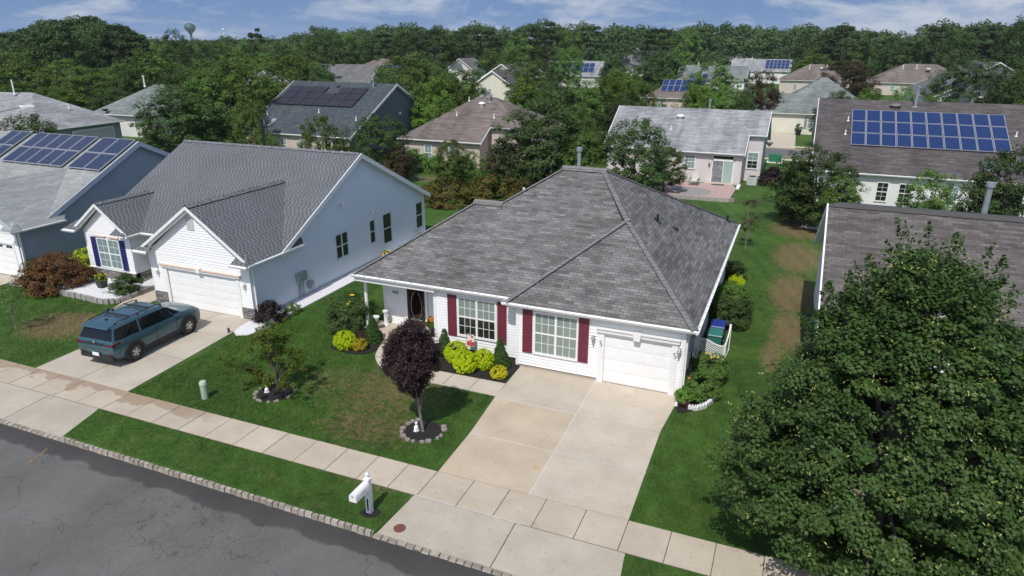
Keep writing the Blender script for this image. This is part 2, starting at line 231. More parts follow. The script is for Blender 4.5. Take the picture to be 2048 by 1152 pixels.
# ---------------------------------------------------------------- mesh helpers
class MB:
    def __init__(s): s.v=[]; s.f=[]; s.uv=[]; s.mi=[]; s.marks=[]
    def poly(s,pts,mi=0,uv=None):
        pts=[Vector(p) for p in pts]; n=Vector((0,0,0))
        for i in range(len(pts)): n+=pts[i].cross(pts[(i+1)%len(pts)])
        if n.length>1e-12: n.normalize()
        b=len(s.v); s.v+=pts; s.f.append(list(range(b,b+len(pts)))); s.mi.append(mi)
        if uv is None:
            U=Vector((0,0,1)).cross(n) if abs(n.z)<.995 else Vector((1,0,0))
            U.normalize(); V=n.cross(U); uv=[(p.dot(U),p.dot(V)) for p in pts]
        s.uv.append(uv); return s
    def hexa(s,P,mi=0):
        s.marks.append(len(s.f))
        for q in ((0,3,2,1),(4,5,6,7),(0,1,5,4),(1,2,6,5),(2,3,7,6),(3,0,4,7)): s.poly([P[i] for i in q],mi)
        return s
    def box(s,x0,x1,y0,y1,z0,z1,mi=0):
        return s.hexa([(x0,y0,z0),(x1,y0,z0),(x1,y1,z0),(x0,y1,z0),(x0,y0,z1),(x1,y0,z1),(x1,y1,z1),(x0,y1,z1)],mi)
    def fbox(s,F,u0,u1,w0,w1,z0,z1,mi=0):
        return s.hexa([F(u0,w1,z0),F(u1,w1,z0),F(u1,w0,z0),F(u0,w0,z0),F(u0,w1,z1),F(u1,w1,z1),F(u1,w0,z1),F(u0,w0,z1)],mi)
    def prism(s,pts,z0,z1,mi=0):
        n=len(pts); s.poly([(x,y,z1) for x,y in pts],mi)
        for i in range(n):
            a=pts[i]; b=pts[(i+1)%n]; s.poly([(a[0],a[1],z0),(b[0],b[1],z0),(b[0],b[1],z1),(a[0],a[1],z1)],mi)
        return s
    def tube(s,p0,p1,r0,r1=None,n=8,mi=0,cap=True):
        p0=Vector(p0);p1=Vector(p1); r1=r0 if r1 is None else r1; d=(p1-p0).normalized(); a=d.orthogonal().normalized(); b=d.cross(a)
        c0=[p0+(a*math.cos(2*math.pi*i/n)+b*math.sin(2*math.pi*i/n))*r0 for i in range(n)]; c1=[p1+(a*math.cos(2*math.pi*i/n)+b*math.sin(2*math.pi*i/n))*r1 for i in range(n)]
        for i in range(n): j=(i+1)%n; s.poly([c0[i],c0[j],c1[j],c1[i]],mi)
        if cap: s.poly(list(reversed(c0)),mi); s.poly(c1,mi)
        return s
    def lathe(s,c,prof,n=14,mi=0):
        c=Vector(c); rings=[[c+Vector((r*math.cos(2*math.pi*i/n),r*math.sin(2*math.pi*i/n),z)) for i in range(n)] for r,z in prof]
        for a,b in zip(rings,rings[1:]):
            for i in range(n): j=(i+1)%n; s.poly([a[i],a[j],b[j],b[i]],mi)
        s.poly(list(reversed(rings[0])),mi); s.poly(rings[-1],mi); return s
    def beam(s,p0,p1,w,h,side=(0,0,0),mi=0):
        """board whose top edge runs p0-p1, hanging down h, w thick in horizontal normal direction"""
        p0=Vector(p0);p1=Vector(p1); d=(p1-p0); n=Vector((d.y,-d.x,0)); n.normalize(); s0=Vector(side)
        if n.dot(s0)<0: n=-n
        a=[p0,p1,p1+n*w,p0+n*w]; dz=Vector((0,0,h)); return s.hexa([q-dz for q in a]+a,mi) if (p1-p0).cross(n).z>0 else s.hexa([a[k]-dz for k in (3,2,1,0)]+[a[k] for k in (3,2,1,0)],mi)
    def sep(s,name,m,parent):
        mk=sorted(set([0]+s.marks+[len(s.f)])); o=[]
        for a,b in zip(mk,mk[1:]):
            g=MB(); g.f=[]; 
            for k in range(a,b):
                bb=len(g.v); g.v+=[s.v[i] for i in s.f[k]]; g.f.append(list(range(bb,bb+len(s.f[k])))); g.mi.append(s.mi[k]); g.uv.append(s.uv[k])
            o.append(g.build(name,m,parent))
        return o
    def build(s,name,m,parent=None,org=None,smooth=False,ang=40):
        o_=Vector(org) if org is not None else (Vector(parent['_org']) if parent is not None and '_org' in parent else Vector((0,0,0)))
        me=bpy.data.meshes.new(name); me.from_pydata([tuple(p-o_) for p in s.v],[],s.f)
        ms=m if isinstance(m,(list,tuple)) else [m]
        for k in ms: me.materials.append(k)
        me.polygons.foreach_set('material_index',s.mi)
        ul=me.uv_layers.new(name='UVMap'); fl=[c for f in s.uv for q in f for c in q]; ul.data.foreach_set('uv',fl)
        if smooth:
            import bmesh
            bm=bmesh.new(); bm.from_mesh(me); bmesh.ops.remove_doubles(bm,verts=bm.verts,dist=1e-4); bm.to_mesh(me); bm.free()
            me.polygons.foreach_set('use_smooth',[True]*len(me.polygons)); me.set_sharp_from_angle(angle=R(ang))
        me.update(); o=bpy.data.objects.new(name,me); C.objects.link(o)
        if parent is not None: o.parent=parent; o['_org']=tuple(o_)
        else: o.location=o_; o['_org']=tuple(o_)
        return o
def tag(o,label=None,cat=None,group=None,kind=None):
    if label: o['label']=label
    if cat: o['category']=cat
    if group: o['group']=group
    if kind: o['kind']=kind
    return o
def thing(name,label,cat,loc,rz=0,group=None):
    o=bpy.data.objects.new(name,None); C.objects.link(o); o.location=loc; o.rotation_euler=(0,0,rz); o.empty_display_size=.3; o['_org']=tuple(loc) if rz==0 else (0,0,0)
    return tag(o,label,cat,group)
def copy_thing(src,loc,rz,label=None,scale=1.0,group=None):
    r=src.copy(); C.objects.link(r); r.location=loc; r.rotation_euler=(0,0,rz); r.scale=(scale,)*3 if not isinstance(scale,tuple) else scale
    if label: r['label']=label
    if group: r['group']=group
    for ch in [c for c in src.children]:
        c=ch.copy(); C.objects.link(c); c.parent=r
        for g in ch.children:
            d=g.copy(); C.objects.link(d); d.parent=c
    return r
def frame(ox,oy,ux,uy,nx,ny): return lambda u,w_,z: Vector((ox+ux*u+nx*w_,oy+uy*u+ny*w_,z))
def front(y): return frame(0,y,1,0,0,-1)      # wall facing the street: u is world X
def right(x): return frame(x,0,0,1,1,0)       # wall facing +X: u is world Y
def left(x): return frame(x,0,0,1,-1,0)
def back(y): return frame(0,y,1,0,0,1)
def clipz(poly,z,keep_above):
    o=[]
    for i in range(len(poly)):
        a=poly[i]; b=poly[(i+1)%len(poly)]; ia=(a[1]>=z)==keep_above or a[1]==z; ib=(b[1]>=z)==keep_above or b[1]==z
        if ia: o.append(a)
        if ia!=ib:
            t=(z-a[1])/(b[1]-a[1]); o.append((a[0]+(b[0]-a[0])*t,z))
    return o
def laps(mb,F,poly,lap=.125,d=.028):
    zmin=min(p[1] for p in poly); zmax=max(p[1] for p in poly); z=zmin
    flip=(F(1,0,0)-F(0,0,0)).cross(Vector((0,0,1))).dot(F(0,1,0)-F(0,0,0))<0
    while z<zmax-1e-4:
        q=clipz(clipz(poly,z,True),min(z+lap,zmax),False)
        q=[p for i,p in enumerate(q) if abs(p[0]-q[i-1][0])+abs(p[1]-q[i-1][1])>1e-6]
        if len(q)>=3:
            P=[F(u,d*(1-(zz-z)/lap)+.002,zz) for u,zz in q]
            mb.poly(P[::-1] if flip else P)
            us=[u for u,zz in q if abs(zz-z)<1e-6]
            if len(us)>1:
                a,b=min(us),max(us); P=[F(a,0,z),F(b,0,z),F(b,d,z),F(a,d,z)]; mb.poly(P if not flip else P[::-1])
        z+=lap
def flat(mb,F,poly):
    P=[F(u,0,z) for u,z in poly]; flip=(F(1,0,0)-F(0,0,0)).cross(Vector((0,0,1))).dot(F(0,1,0)-F(0,0,0))<0; mb.poly(P[::-1] if flip else P)
def slab_roof(mb,faces,t=.13):
    from collections import Counter
    faces=[[Vector(p) for p in f] for f in faces]; key=lambda p:(round(p.x,3),round(p.y,3),round(p.z,3)); cnt=Counter()
    for f in faces:
        for i in range(len(f)): cnt[frozenset((key(f[i]),key(f[(i+1)%len(f)])))]+=1
    dz=Vector((0,0,t))
    for f in faces:
        n=Vector((0,0,0))
        for i in range(len(f)): n+=f[i].cross(f[(i+1)%len(f)])
        if n.z<0: f=f[::-1]
        mb.poly(f); mb.poly([p-dz for p in f[::-1]],1)
        for i in range(len(f)):
            a=f[i]; b=f[(i+1)%len(f)]
            if cnt[frozenset((key(a),key(b)))]==1: mb.poly([a,a-dz,b-dz,b],1)
def caps(mb,p0,p1,w=.16,step=.2,rise=.035,nl=None,nr=None):
    """overlapping cap shingles along a ridge or hip line; nl/nr drop of each wing per metre"""
    mb.marks.append(len(mb.f)); p0=Vector(p0);p1=Vector(p1); d=p1-p0; L=d.length; d/=L; n=Vector((d.y,-d.x,0)).normalized(); k=int(L/step)
    for i in range(k):
        a=p0+d*(i*step); b=p0+d*((i+1)*step+.04); up=Vector((0,0,rise)); lo=Vector((0,0,rise*.35))
        dl=Vector((0,0,-(nl if nl is not None else .45)*w)); dr=Vector((0,0,-(nr if nr is not None else .45)*w))
        mb.poly([a+up,b+lo,b-n*w+dl+lo,a-n*w+dl+up]); mb.poly([a+up,a+n*w+dr+up,b+n*w+dr+lo,b+lo])
def gutter(mb,p0,p1,out,sz=.12):
    mb.marks.append(len(mb.f)); p0=Vector(p0);p1=Vector(p1);o=Vector(out).normalized(); z=Vector((0,0,1))
    pr=[(0,-.02),(0,-sz),(.07,-sz),(.11,-.035),(.11,-.02),(.095,-.02),(.09,-.05),(.03,-.05)]
    A=[p0+o*a+z*b for a,b in pr]; B=[p1+o*a+z*b for a,b in pr]
    for i in range(len(pr)): j=(i+1)%len(pr); mb.poly([A[i],B[i],B[j],A[j]])
    mb.poly(A); mb.poly(B[::-1])
def window(parent,F,u0,u1,z0,z1,units=1,cols=3,rows=2,top=None,bot=None,fr=None,dbl=True,grid=True,case=.07,dep=.06):
    f=MB(); fr=fr or m_white; top=top or g_blind; bot=bot or top
    f.fbox(F,u0,u1,.0,dep,z1-case,z1); f.fbox(F,u0-.02,u1+.02,.0,dep+.02,z0-.02,z0+case); f.fbox(F,u0,u0+case,.0,dep,z0+case,z1-case); f.fbox(F,u1-case,u1,.0,dep,z0+case,z1-case)
    W=(u1-u0-2*case); mull=.09; uw=(W-(units-1)*mull)/units; pt=MB(); pb=MB(); zm=(z0+z1)/2
    for k in range(units):
        a=u0+case+k*(uw+mull); b=a+uw
        if k<units-1: f.fbox(F,b,b+mull,0,dep,z0+case,z1-case)
        if dbl: f.fbox(F,a,b,.0,dep-.008,zm-.03,zm+.03)
        for (za,zb,q) in ((zm if dbl else z0+case,z1-case,pt),(z0+case,zm,pb)):
            if not dbl and q is pb: continue
            flat(q,lambda u,w_,z:F(u,.032,z),[(a,za),(b,za),(b,zb),(a,zb)])
            if grid:
                for i in range(1,cols): uu=a+(b-a)*i/cols; f.fbox(F,uu-.010,uu+.010,.033,.040,za,zb)
                for i in range(1,rows): zz=za+(zb-za)*i/rows; f.fbox(F,a,b,.033,.039,zz-.010,zz+.010)
    w_=f.build('window',fr,parent)
    pt.build('pane',top,w_)
    if dbl: pb.build('pane',bot,w_)
    return w_
def shutter(parent,F,u0,u1,z0,z1,m):
    f=MB(); f.fbox(F,u0,u1,.02,.045,z0,z1); t=.05
    for a,b,c,d in ((u0,u0+t,z0,z1),(u1-t,u1,z0,z1),(u0+t,u1-t,z0,z0+t),(u0+t,u1-t,z1-t,z1),(u0+t,u1-t,(z0+z1)/2-.04,(z0+z1)/2+.04)): f.fbox(F,a,b,.045,.062,c,d)
    z=z0+t+.03
    while z<z1-t-.03:
        if abs(z-(z0+z1)/2)>.05: f.fbox(F,u0+t,u1-t,.045,.053,z,z+.022)
        z+=.05
    return f.build('shutter',m,parent)
def garage_door(parent,F,u0,u1,z0,z1,rows=5,cols=4,lites=False,name='garage_door',handle=True):
    f=MB(); h=(z1-z0)/rows
    for r in range(rows):
        f.fbox(F,u0,u1,-.06,-.03,z0+r*h+.006,z0+(r+1)*h-.006)
        for c in range(cols):
            a=u0+(u1-u0)*c/cols+.08; b=u0+(u1-u0)*(c+1)/cols-.08
            if lites and r==rows-1: continue
            f.fbox(F,a,b,-.03,-.024,z0+r*h+.10,z0+(r+1)*h-.10)
    f.fbox(F,u0,u1,-.09,-.065,z0,z1)
    d=f.build(name,m_gdoor,parent)
    if lites:
        for c in range(cols):
            g=MB(); a=u0+(u1-u0)*c/cols+.16; b=u0+(u1-u0)*(c+1)/cols-.16; m_=(a+b)/2; r=rows-1
            for p,q in ((a,m_-.02),(m_+.02,b)): g.fbox(F,p,q,-.03,-.018,z0+r*h+.14,z0+(r+1)*h-.12)
            g.build('door_window',g_dark,d)
    return d
def solar(parent,P,Ud,Vd,w,h,m,fm=None,th=.05,lift=.10):
    """one panel: P lower-left corner on the roof, Ud along eave, Vd up slope"""
    P=Vector(P);U=Vector(Ud).normalized();V=Vector(Vd).normalized();n=U.cross(V); P=P+n*lift; g=.02; f=MB()
    q=lambda u,v,k:P+U*u+V*v+n*k
    f.hexa([q(g,g,0),q(w-g,g,0),q(w-g,h-g,0),q(g,h-g,0),q(g,g,th),q(w-g,g,th),q(w-g,h-g,th),q(g,h-g,th)],1)
    e=.045; f.poly([q(g+e,g+e,th+.004),q(w-g-e,g+e,th+.004),q(w-g-e,h-g-e,th+.004),q(g+e,h-g-e,th+.004)],0,[(0,0),(w-2*g-2*e,0),(w-2*g-2*e,h-2*g-2*e),(0,h-2*g-2*e)])
    return f.build('solar_panel',[m,fm or m_alu],parent)
def pipe(parent,x,y,z,h=.45,r=.06,m=None,cap=False,name='vent_pipe'):
    f=MB(); f.tube((x,y,z-.2),(x,y,z+h),r,n=8); f.lathe((x,y,z-.04),[(r*2.3,0),(r*1.3,.09)],8)
    if cap: f.tube((x,y,z+h),(x,y,z+h+.05),r*.7,n=8); f.tube((x,y,z+h+.05),(x,y,z+h+.22),r*1.55,n=10)
    return f.build(name,m or m_white,parent)
def turbine(parent,x,y,z,m=None,r=.35):
    f=MB(); f.lathe((x,y,z-.15),[(r*.6,0),(r*.6,.25),(r,.27),(r*1.05,.33),(r*.85,.42),(r*.4,.48),(.02,.5)],14); return f.build('roof_vent',m or m_white,parent,smooth=True)
# ================================================================= GROUND
def st(o): return tag(o,kind='structure')
g=MB(); g.poly([(-2500,14.42,0),(2500,14.42,0),(2500,84.8,0),(-2500,84.8,0)]); g.poly([(-2500,91.6,0),(2500,91.6,0),(2500,4200,0),(-2500,4200,0)]); g.poly([(-2500,84.8,-.1),(2500,84.8,-.1),(2500,91.6,-.1),(-2500,91.6,-.1)]); g.poly([(-2500,-400,0),(2500,-400,0),(2500,3.2,0),(-2500,3.2,0)])
for q in ([(-2500,12.66),(-28.2,12.66),(-27.5,14.42),(-2500,14.42)],[(-21.3,12.66),(-9.12,12.66),(-8.93,14.42),(-21.82,14.42)],[(-2.5,12.66),(2500,12.66),(2500,14.42),(-2.7,14.42)]): g.prism(q,-.2,.012)
st(g.build('lawn',m_lawn))
g=MB(); g.poly([(-300,3.2,-.12),(300,3.2,-.12),(300,12.6,-.12),(-300,12.6,-.12)]); st(g.build('road',m_road))
m_om=plain('orange_spray',(.20,.13,.06),.9,.4,12); g=MB()
for k in range(7): a=k/7; x0=-21.28+.25*a; y0=12.1-.85*a; g.poly([(x0-.02-.03*(k%2),y0,-.115),(x0+.05+.02*(k%3),y0-.01,-.115),(x0+.07,y0-.10,-.115),(x0,y0-.11,-.115)])
st(g.build('utility_mark',m_om))
g=MB(); g.poly([(-300,84.9,-.09),(300,84.9,-.09),(300,91.5,-.09),(-300,91.5,-.09)])
g.poly([(-66,36,.006),(-60,36,.006),(-60,84.8,.006),(-66,84.8,.006)]); st(g.build('back_street',m_road2))
rnd=random.Random(5)
def kerb(name,x0,x1,y,top,L=.22,w_=.12,bot=-.16):
    g=MB(); x=x0
    while x<x1:
        l=L*rnd.uniform(.85,1.15); dy=rnd.uniform(-.012,.012); dz=rnd.uniform(-.012,.012); a=x+.006;b=min(x+l-.006,x1); t=top+dz
        P=[(a,y+dy,bot),(b,y+dy,bot),(b,y+w_,bot),(a,y+w_,bot),(a+.02,y+dy+.025,t),(b-.02,y+dy+.025,t),(b-.015,y+w_,t),(a+.015,y+w_,t)]; g.hexa(P); x+=l
    return st(g.build(name,m_kerb))
kerb('kerb',-21.3,-9.15,12.55,.025); kerb('kerb',-2.5,60,12.55,.025); kerb('kerb',-60,-28.2,12.55,.025)
kerb('kerb',-9.15,-2.5,12.55,-.07,.25,.15); kerb('kerb',-28.2,-21.3,12.55,-.07,.25,.15); kerb('kerb',-300,300,91.5,.06,1.6,.2); kerb('kerb',-300,300,84.6,.06,1.6,.2)
# dark bedding seen in the joints, then slabs laid on it
g=MB(); g.box(-90,60,14.44,15.73,-.1,.008); g.prism([(-8.83,15.7),(-3.05,15.7),(-3.05,23.38),(-9.1,23.38)],-.1,.008); g.prism([(-27.0,15.7),(-21.98,15.7),(-22.5,23.05),(-27.2,23.05)],-.1,.008); st(g.build('joint_bed',m_joint))
def slabs(name,xs,y0,y1,z,m,gap=.012,split=None):
    g=MB()
    for a,b in zip(xs,xs[1:]): g.box(a+gap,b-gap,y0,y1,-.05,z+rnd.uniform(-.003,.003))
    return st(g.build(name,m))
js=[-21.75,-20.5,-19.3,-18.1,-16.95,-15.7,-14.5,-13.3,-12.1,-10.95,-9.85,-8.85,-7.6,-6.45,-5.3,-4.1,-2.9,-1.72,-.55,.65,1.9]
js=[-21.75-1.24*k for k in range(40,0,-1)]+js+[1.9+1.2*k for k in range(1,40)]
slabs('sidewalk',js,14.45,15.72,.025,m_conc)
g=MB()
def quadslab(g,x0,x1,y0,y1,z=.024,gp=.012,xb0=None,xb1=None):
    xb0=x0 if xb0 is None else xb0; xb1=x1 if xb1 is None else xb1
    g.hexa([(x0+gp,y0+gp,-.05),(x1-gp,y0+gp,-.05),(xb1-gp,y1-gp,-.05),(xb0+gp,y1-gp,-.05),(x0+gp,y0+gp,z),(x1-gp,y0+gp,z),(xb1-gp,y1-gp,z),(xb0+gp,y1-gp,z)])
m_drivet=slabmat('tan_driveway_concrete',(.50,.415,.315),.03,stain=(.45,.30,.14)); gT=MB()
ys=[15.73,18.1,20.65,23.44]; xl=[-8.85,-8.9,-9.11,-9.18]; xm=[-5.86,-5.9,-5.96,-6.02]; xr=[-2.9,-2.93,-2.96,-2.75]
for i in range(3):
    quadslab(gT if i<2 else g,xl[i],xm[i],ys[i],ys[i+1],.026,.014,xl[i+1],xm[i+1]); quadslab(g,xm[i],xr[i],ys[i],ys[i+1],.022,.014,xm[i+1],xr[i+1])
st(g.build('driveway',m_drive))
g=gT; st(g.build('driveway',m_drivet))
g=MB(); z=.0235
for i in range(3): g.poly([(xm[i]-.02,ys[i],z),(xm[i]+.02,ys[i],z),(xm[i+1]+.02,ys[i+1],z),(xm[i+1]-.02,ys[i+1],z)])
for i in (1,2): g.poly([(xl[i],ys[i]-.016,z+.004),(xr[i],ys[i]-.016,z+.004),(xr[i],ys[i]+.016,z+.004),(xl[i],ys[i]+.016,z+.004)])
g.poly([(-8.9,14.42,.028),(-5.6,14.42,.028),(-5.6,14.45,.028),(-8.9,14.45,.028)])
st(g.build('joint_seal',m_caulk))
g=MB()
def apron(g,x0,x1,xa,xb,mid):
    for a,b,c,d in ((x0,mid,xa,mid),(mid,x1,mid,xb)):
        gp=.012; P=[(a+gp,14.42,.02),(c+gp,12.72,-.075),(d-gp,12.72,-.075),(b-gp,14.42,.02)]; g.poly(P); g.poly([(x,y,z-.12) for x,y,z in P[::-1]])
        for i in range(4): j=(i+1)%4; p,q=P[i],P[j]; g.poly([p,(p[0],p[1],p[2]-.12),(q[0],q[1],q[2]-.12),q])
apron(g,-8.95,-2.68,-9.13,-2.5,-5.75); apron(g,-27.5,-21.82,-28.2,-21.3,-24.4); st(g.build('driveway_apron',m_apron))
g=MB(); x=[-27.15,-24.55,-22.0]
yy=[15.73,18.6,21.0,23.14]
for i in range(3):
    quadslab(g,-27.05-.08*i,-24.6,yy[i],yy[i+1],.022,.014,-27.13-.08*i,-24.6); quadslab(g,-24.6,-21.95-.2*i,yy[i],yy[i+1],.022,.014,-24.6,-22.15-.2*i)
st(g.build('neighbour_driveway',m_drive2))
g=MB(); g.prism([(-44.5,15.73),(-38.6,15.73),(-38.3,22.88),(-44.2,22.88)],-.05,.02); st(g.build('far_driveway',m_drive2))
g=MB(); g.prism([(-3.6,91.6),(-.1,91.6),(-.3,107.0),(-3.6,107.0)],-.05,.03); g.prism([(-40,93.0),(40,93.0),(40,94.3),(-40,94.3)],-.05,.024); g.prism([(-40,82.3),(40,82.3),(40,83.5),(-40,83.5)],-.05,.024); st(g.build('rear_street_paving',m_drive))
def bez(pts,n=8):
    o=[]; m=len(pts)
    for i in range(m):
        p0,p1,p2,p3=[Vector(pts[(i+k-1)%m]) for k in range(4)]
        for k in range(n):
            t=k/n; o.append(tuple(.5*((2*p1)+(-p0+p2)*t+(2*p0-5*p1+4*p2-p3)*t*t+(-p0+3*p1-3*p2+p3)*t**3)))
    return o
def dist_out(poly,d):
    c=Vector((sum(p[0] for p in poly)/len(poly),sum(p[1] for p in poly)/len(poly))); return [tuple(Vector(p)+(Vector(p)-c).normalized()*d) for p in poly]
walk=[(-16.3,24.35),(-15.75,23.5),(-15.4,22.6),(-15.05,21.85),(-14.3,21.15),(-13.2,20.83),(-12.0,20.76),(-9.1,20.76),(-9.14,21.8),(-12.0,21.76),(-12.9,21.9),(-13.45,22.5),(-13.55,23.3),(-13.4,24.35)]
walkb=bez(walk[:6],6)[:31]+walk[6:9]+bez([walk[9],walk[10],walk[11],walk[12],walk[13]],6)[:25]; g=MB(); g.prism(walkb,-.05,.03); st(g.build('front_walk',m_drive))
g=MB()
for x in (-10.25,-11.35,-12.5): g.poly([(x-.012,20.78,.034),(x+.012,20.78,.034),(x+.012,21.78,.034),(x-.012,21.78,.034)])
g.poly([(-15.05,21.9,.034),(-15.03,21.86,.034),(-13.42,22.48,.034),(-13.44,22.52,.034)]); st(g.build('walk_joint',m_joint))
bedA=bez([(-17.3,21.95),(-17.65,22.6),(-17.7,23.5),(-17.2,24.3),(-16.35,24.3),(-15.7,23.4),(-15.42,22.6),(-15.6,22.0),(-16.3,21.75)],5); bedB=[(-13.3,24.0),(-13.5,23.2),(-13.35,22.5),(-12.9,21.95),(-12.0,21.8),(-9.2,21.84),(-9.2,24.0)]
g=MB(); g.prism(bedA,-.03,.045); st(g.build('mulch_bed',m_mulch)); g=MB(); g.prism(bedB,-.03,.045); st(g.build('mulch_bed',m_mulch))
ringM=[(-10.42+.62*math.cos(a/16*2*math.pi),17.62+.62*math.sin(a/16*2*math.pi)) for a in range(16)]; ringY=[(-16.85+.6*math.cos(a/16*2*math.pi),17.85+.68*math.sin(a/16*2*math.pi)) for a in range(16)]
for rg in (ringM,ringY): g=MB(); g.prism(rg,-.03,.03); st(g.build('mulch_ring',m_mulch))
rgB=[(-9.68+.28*math.cos(a/12*2*math.pi)*(1+.2*math.sin(a*2)),13.3+.24*math.sin(a/12*2*math.pi)) for a in range(12)]; g=MB(); g.prism(rgB,-.03,.02); st(g.build('mulch_ring',m_mulch))
grav=bez([(-34.9,22.45),(-34.95,23.5),(-34.8,24.45),(-33.2,24.5),(-31.55,24.5),(-31.5,25.5),(-30.55,25.5),(-30.4,24.0),(-30.35,22.6),(-30.9,21.95),(-32.5,22.0),(-34.2,22.05)],4)
g=MB(); g.prism(grav,-.03,.16); st(g.build('gravel_bed',m_gravel))
stripW=[(-22.4,23.15),(-22.4,40.8),(-21.4,40.8),(-21.4,24.2),(-21.3,23.1),(-21.25,22.2),(-21.55,21.6),(-22.0,21.35),(-22.35,21.6),(-22.55,22.3),(-22.6,23.0)]
g=MB(); g.prism(stripW,-.03,.05); st(g.build('gravel_strip',m_gravel))
g=MB(); g.prism([(-30.1,96),(9,96),(9,106),(-30.1,106)],-.03,.003); 
nwalk=[(-27.2,20.2),(-28.2,20.1),(-29.2,20.65),(-29.9,21.5),(-30.2,22.4),(-30.2,26),(-28.9,26),(-28.9,22.4),(-28.3,21.7),(-27.2,21.6)]
g=MB(); g.prism(nwalk,-.03,.025); st(g.build('neighbour_walk',m_drive))
rbed=bez([(-2.75,22.45),(-2.2,22.5),(-1.75,23.3),(-1.6,24.4),(-1.6,26.0),(-2.75,26.0)],5); g=MB(); g.prism(rbed,-.03,.04); st(g.build('mulch_bed',m_mulch))
sbed=bez([(-2.7,29),(-2.0,29),(-1.75,32),(-2.0,36),(-2.2,40),(-2.7,40)],5); g=MB(); g.prism(sbed,-.03,.03); st(g.build('mulch_bed',m_mulch))
patio=[(-12.2,58.0),(-4.55,58.4),(-4.45,63.2),(-4.8,64.9),(-12.2,64.9)]
m_brick=plain('pink_paver',(.42,.30,.27),.85,.15,5); m_circ=plain('grey_paver',(.26,.25,.245),.85,.15,5)
g=MB(); g.prism(patio,-.03,.12); st(g.build('patio',m_brick)); g=MB(); g.prism([(-8.0+1.75*math.cos(a/24*2*math.pi),60.75+1.75*math.sin(a/24*2*math.pi)) for a in range(24)],.1,.126); st(g.build('patio_circle',m_circ))
def edging(name,pts,w_,z0,z1,m,seg=.3,closed=True,jit=.02,label=None,cat=None):
    """blocks standing end to end along a line"""
    g=MB(); P=[Vector(p) for p in pts]; 
    if closed: P.append(P[0])
    for a,b in zip(P,P[1:]):
        L=(b-a).length
        if L<.02: continue
        k=max(1,round(L/seg)); d=(b-a)/k; n=Vector((d.y,-d.x)).normalized()*w_
        for i in range(k):
            p=a+d*i+d*.03; q=a+d*(i+1)-d*.03; t=z1+rnd.uniform(-jit,jit); o=n*rnd.uniform(.85,1.15)
            g.hexa([(p.x,p.y,z0),(q.x,q.y,z0),((q+o).x,(q+o).y,z0),((p+o).x,(p+o).y,z0),(p.x,p.y,t),(q.x,q.y,t),((q+o*.9).x,(q+o*.9).y,t),((p+o*.9).x,(p+o*.9).y,t)])
    return tag(g.build(name,m),label,cat)
m_edge=plain('concrete_edger',(.30,.28,.26),.9,.25,6)
edging('bed_wall',grav,-.16,0,.24,m_edge,.28,True,.02,'low grey block wall edging the white gravel bed under the blue shuttered window','garden wall')
edging('stone_edging',[(-36.1,22.9),(-36.2,22.3),(-36.9,21.95),(-37.7,21.8),(-38.1,21.9)],.2,0,.16,m_edge,.3,False,.02,'grey stone edging round the dark bed beside the leftmost garage','garden wall')
g=MB(); g.prism([(-36.1,23.2),(-36.2,22.3),(-36.9,21.95),(-37.7,21.85),(-38.0,22.0),(-38.0,23.2)],-.02,.05); st(g.build('mulch_bed',m_mulch))
edging('patio_kerb',[(-12.2,57.8),(-4.5,58.2),(-4.3,58.5)],.25,-.0,.3,m_edge,.35,False,.01,'grey block retaining kerb along the front of the pink patio','garden wall')
# ragged stone rings around the two lawn trees: every stone its own thing
m_rock1=plain('pink_grey_stone',(.27,.21,.20),.9,.25,12); m_rock2=plain('grey_stone',(.25,.24,.22),.9,.25,12); m_wrock=plain('white_stone',(.7,.7,.68),.8,.1,8)
def rock(x,y,rx,ry,h,m,label,group,seed,z=0):
    q=random.Random(seed); n=7; g=MB(); a0=q.random()*6
    top=[(x+rx*math.cos(a0+2*math.pi*i/n)*q.uniform(.75,1.1),y+ry*math.sin(a0+2*math.pi*i/n)*q.uniform(.75,1.1)) for i in range(n)]
    bt=[(x+(a-x)*1.15,y+(b-y)*1.15) for a,b in top]
    g.poly([(a,b,z+h+q.uniform(-.01,.01)) for a,b in top])
    for i in range(n): j=(i+1)%n; g.poly([(*bt[i],z-.02),(*bt[j],z-.02),(*top[j],z+h),(*top[i],z+h)])
    o=g.build('edging_stone',m,None,(x,y,z)); return tag(o,label,'stone',group)
for i in range(17):
    a=i/17*2*math.pi+rnd.uniform(-.1,.1); s=rnd.uniform(.07,.14)
    if 1.0<a<2.1: continue
    rock(-10.42+.72*math.cos(a),17.62+.72*math.sin(a),s,s*.8,.06,rnd.choice([m_rock1,m_rock1,m_rock2]),'flat pinkish stone in the ring round the purple-leaved tree','stones ringing the purple-leaved tree',i)
for i in range(20):
    a=i/20*2*math.pi+rnd.uniform(-.1,.1); s=rnd.uniform(.05,.10)
    rock(-16.85+.7*math.cos(a),17.85+.78*math.sin(a),s,s*.8,.05,rnd.choice([m_rock1,m_rock2]),'flat weathered stone in the ring round the thin young tree','stones ringing the thin young tree',60+i)
for i in range(11):
    rock(1.2+.17*i+rnd.uniform(-.03,.03),51.9-.35*math.sin(i*.35)+rnd.uniform(-.1,.1),.13,.1,.14,m_wrock,'white stone in the short row below the rear garden tree','white stones under the rear garden tree',90+i)
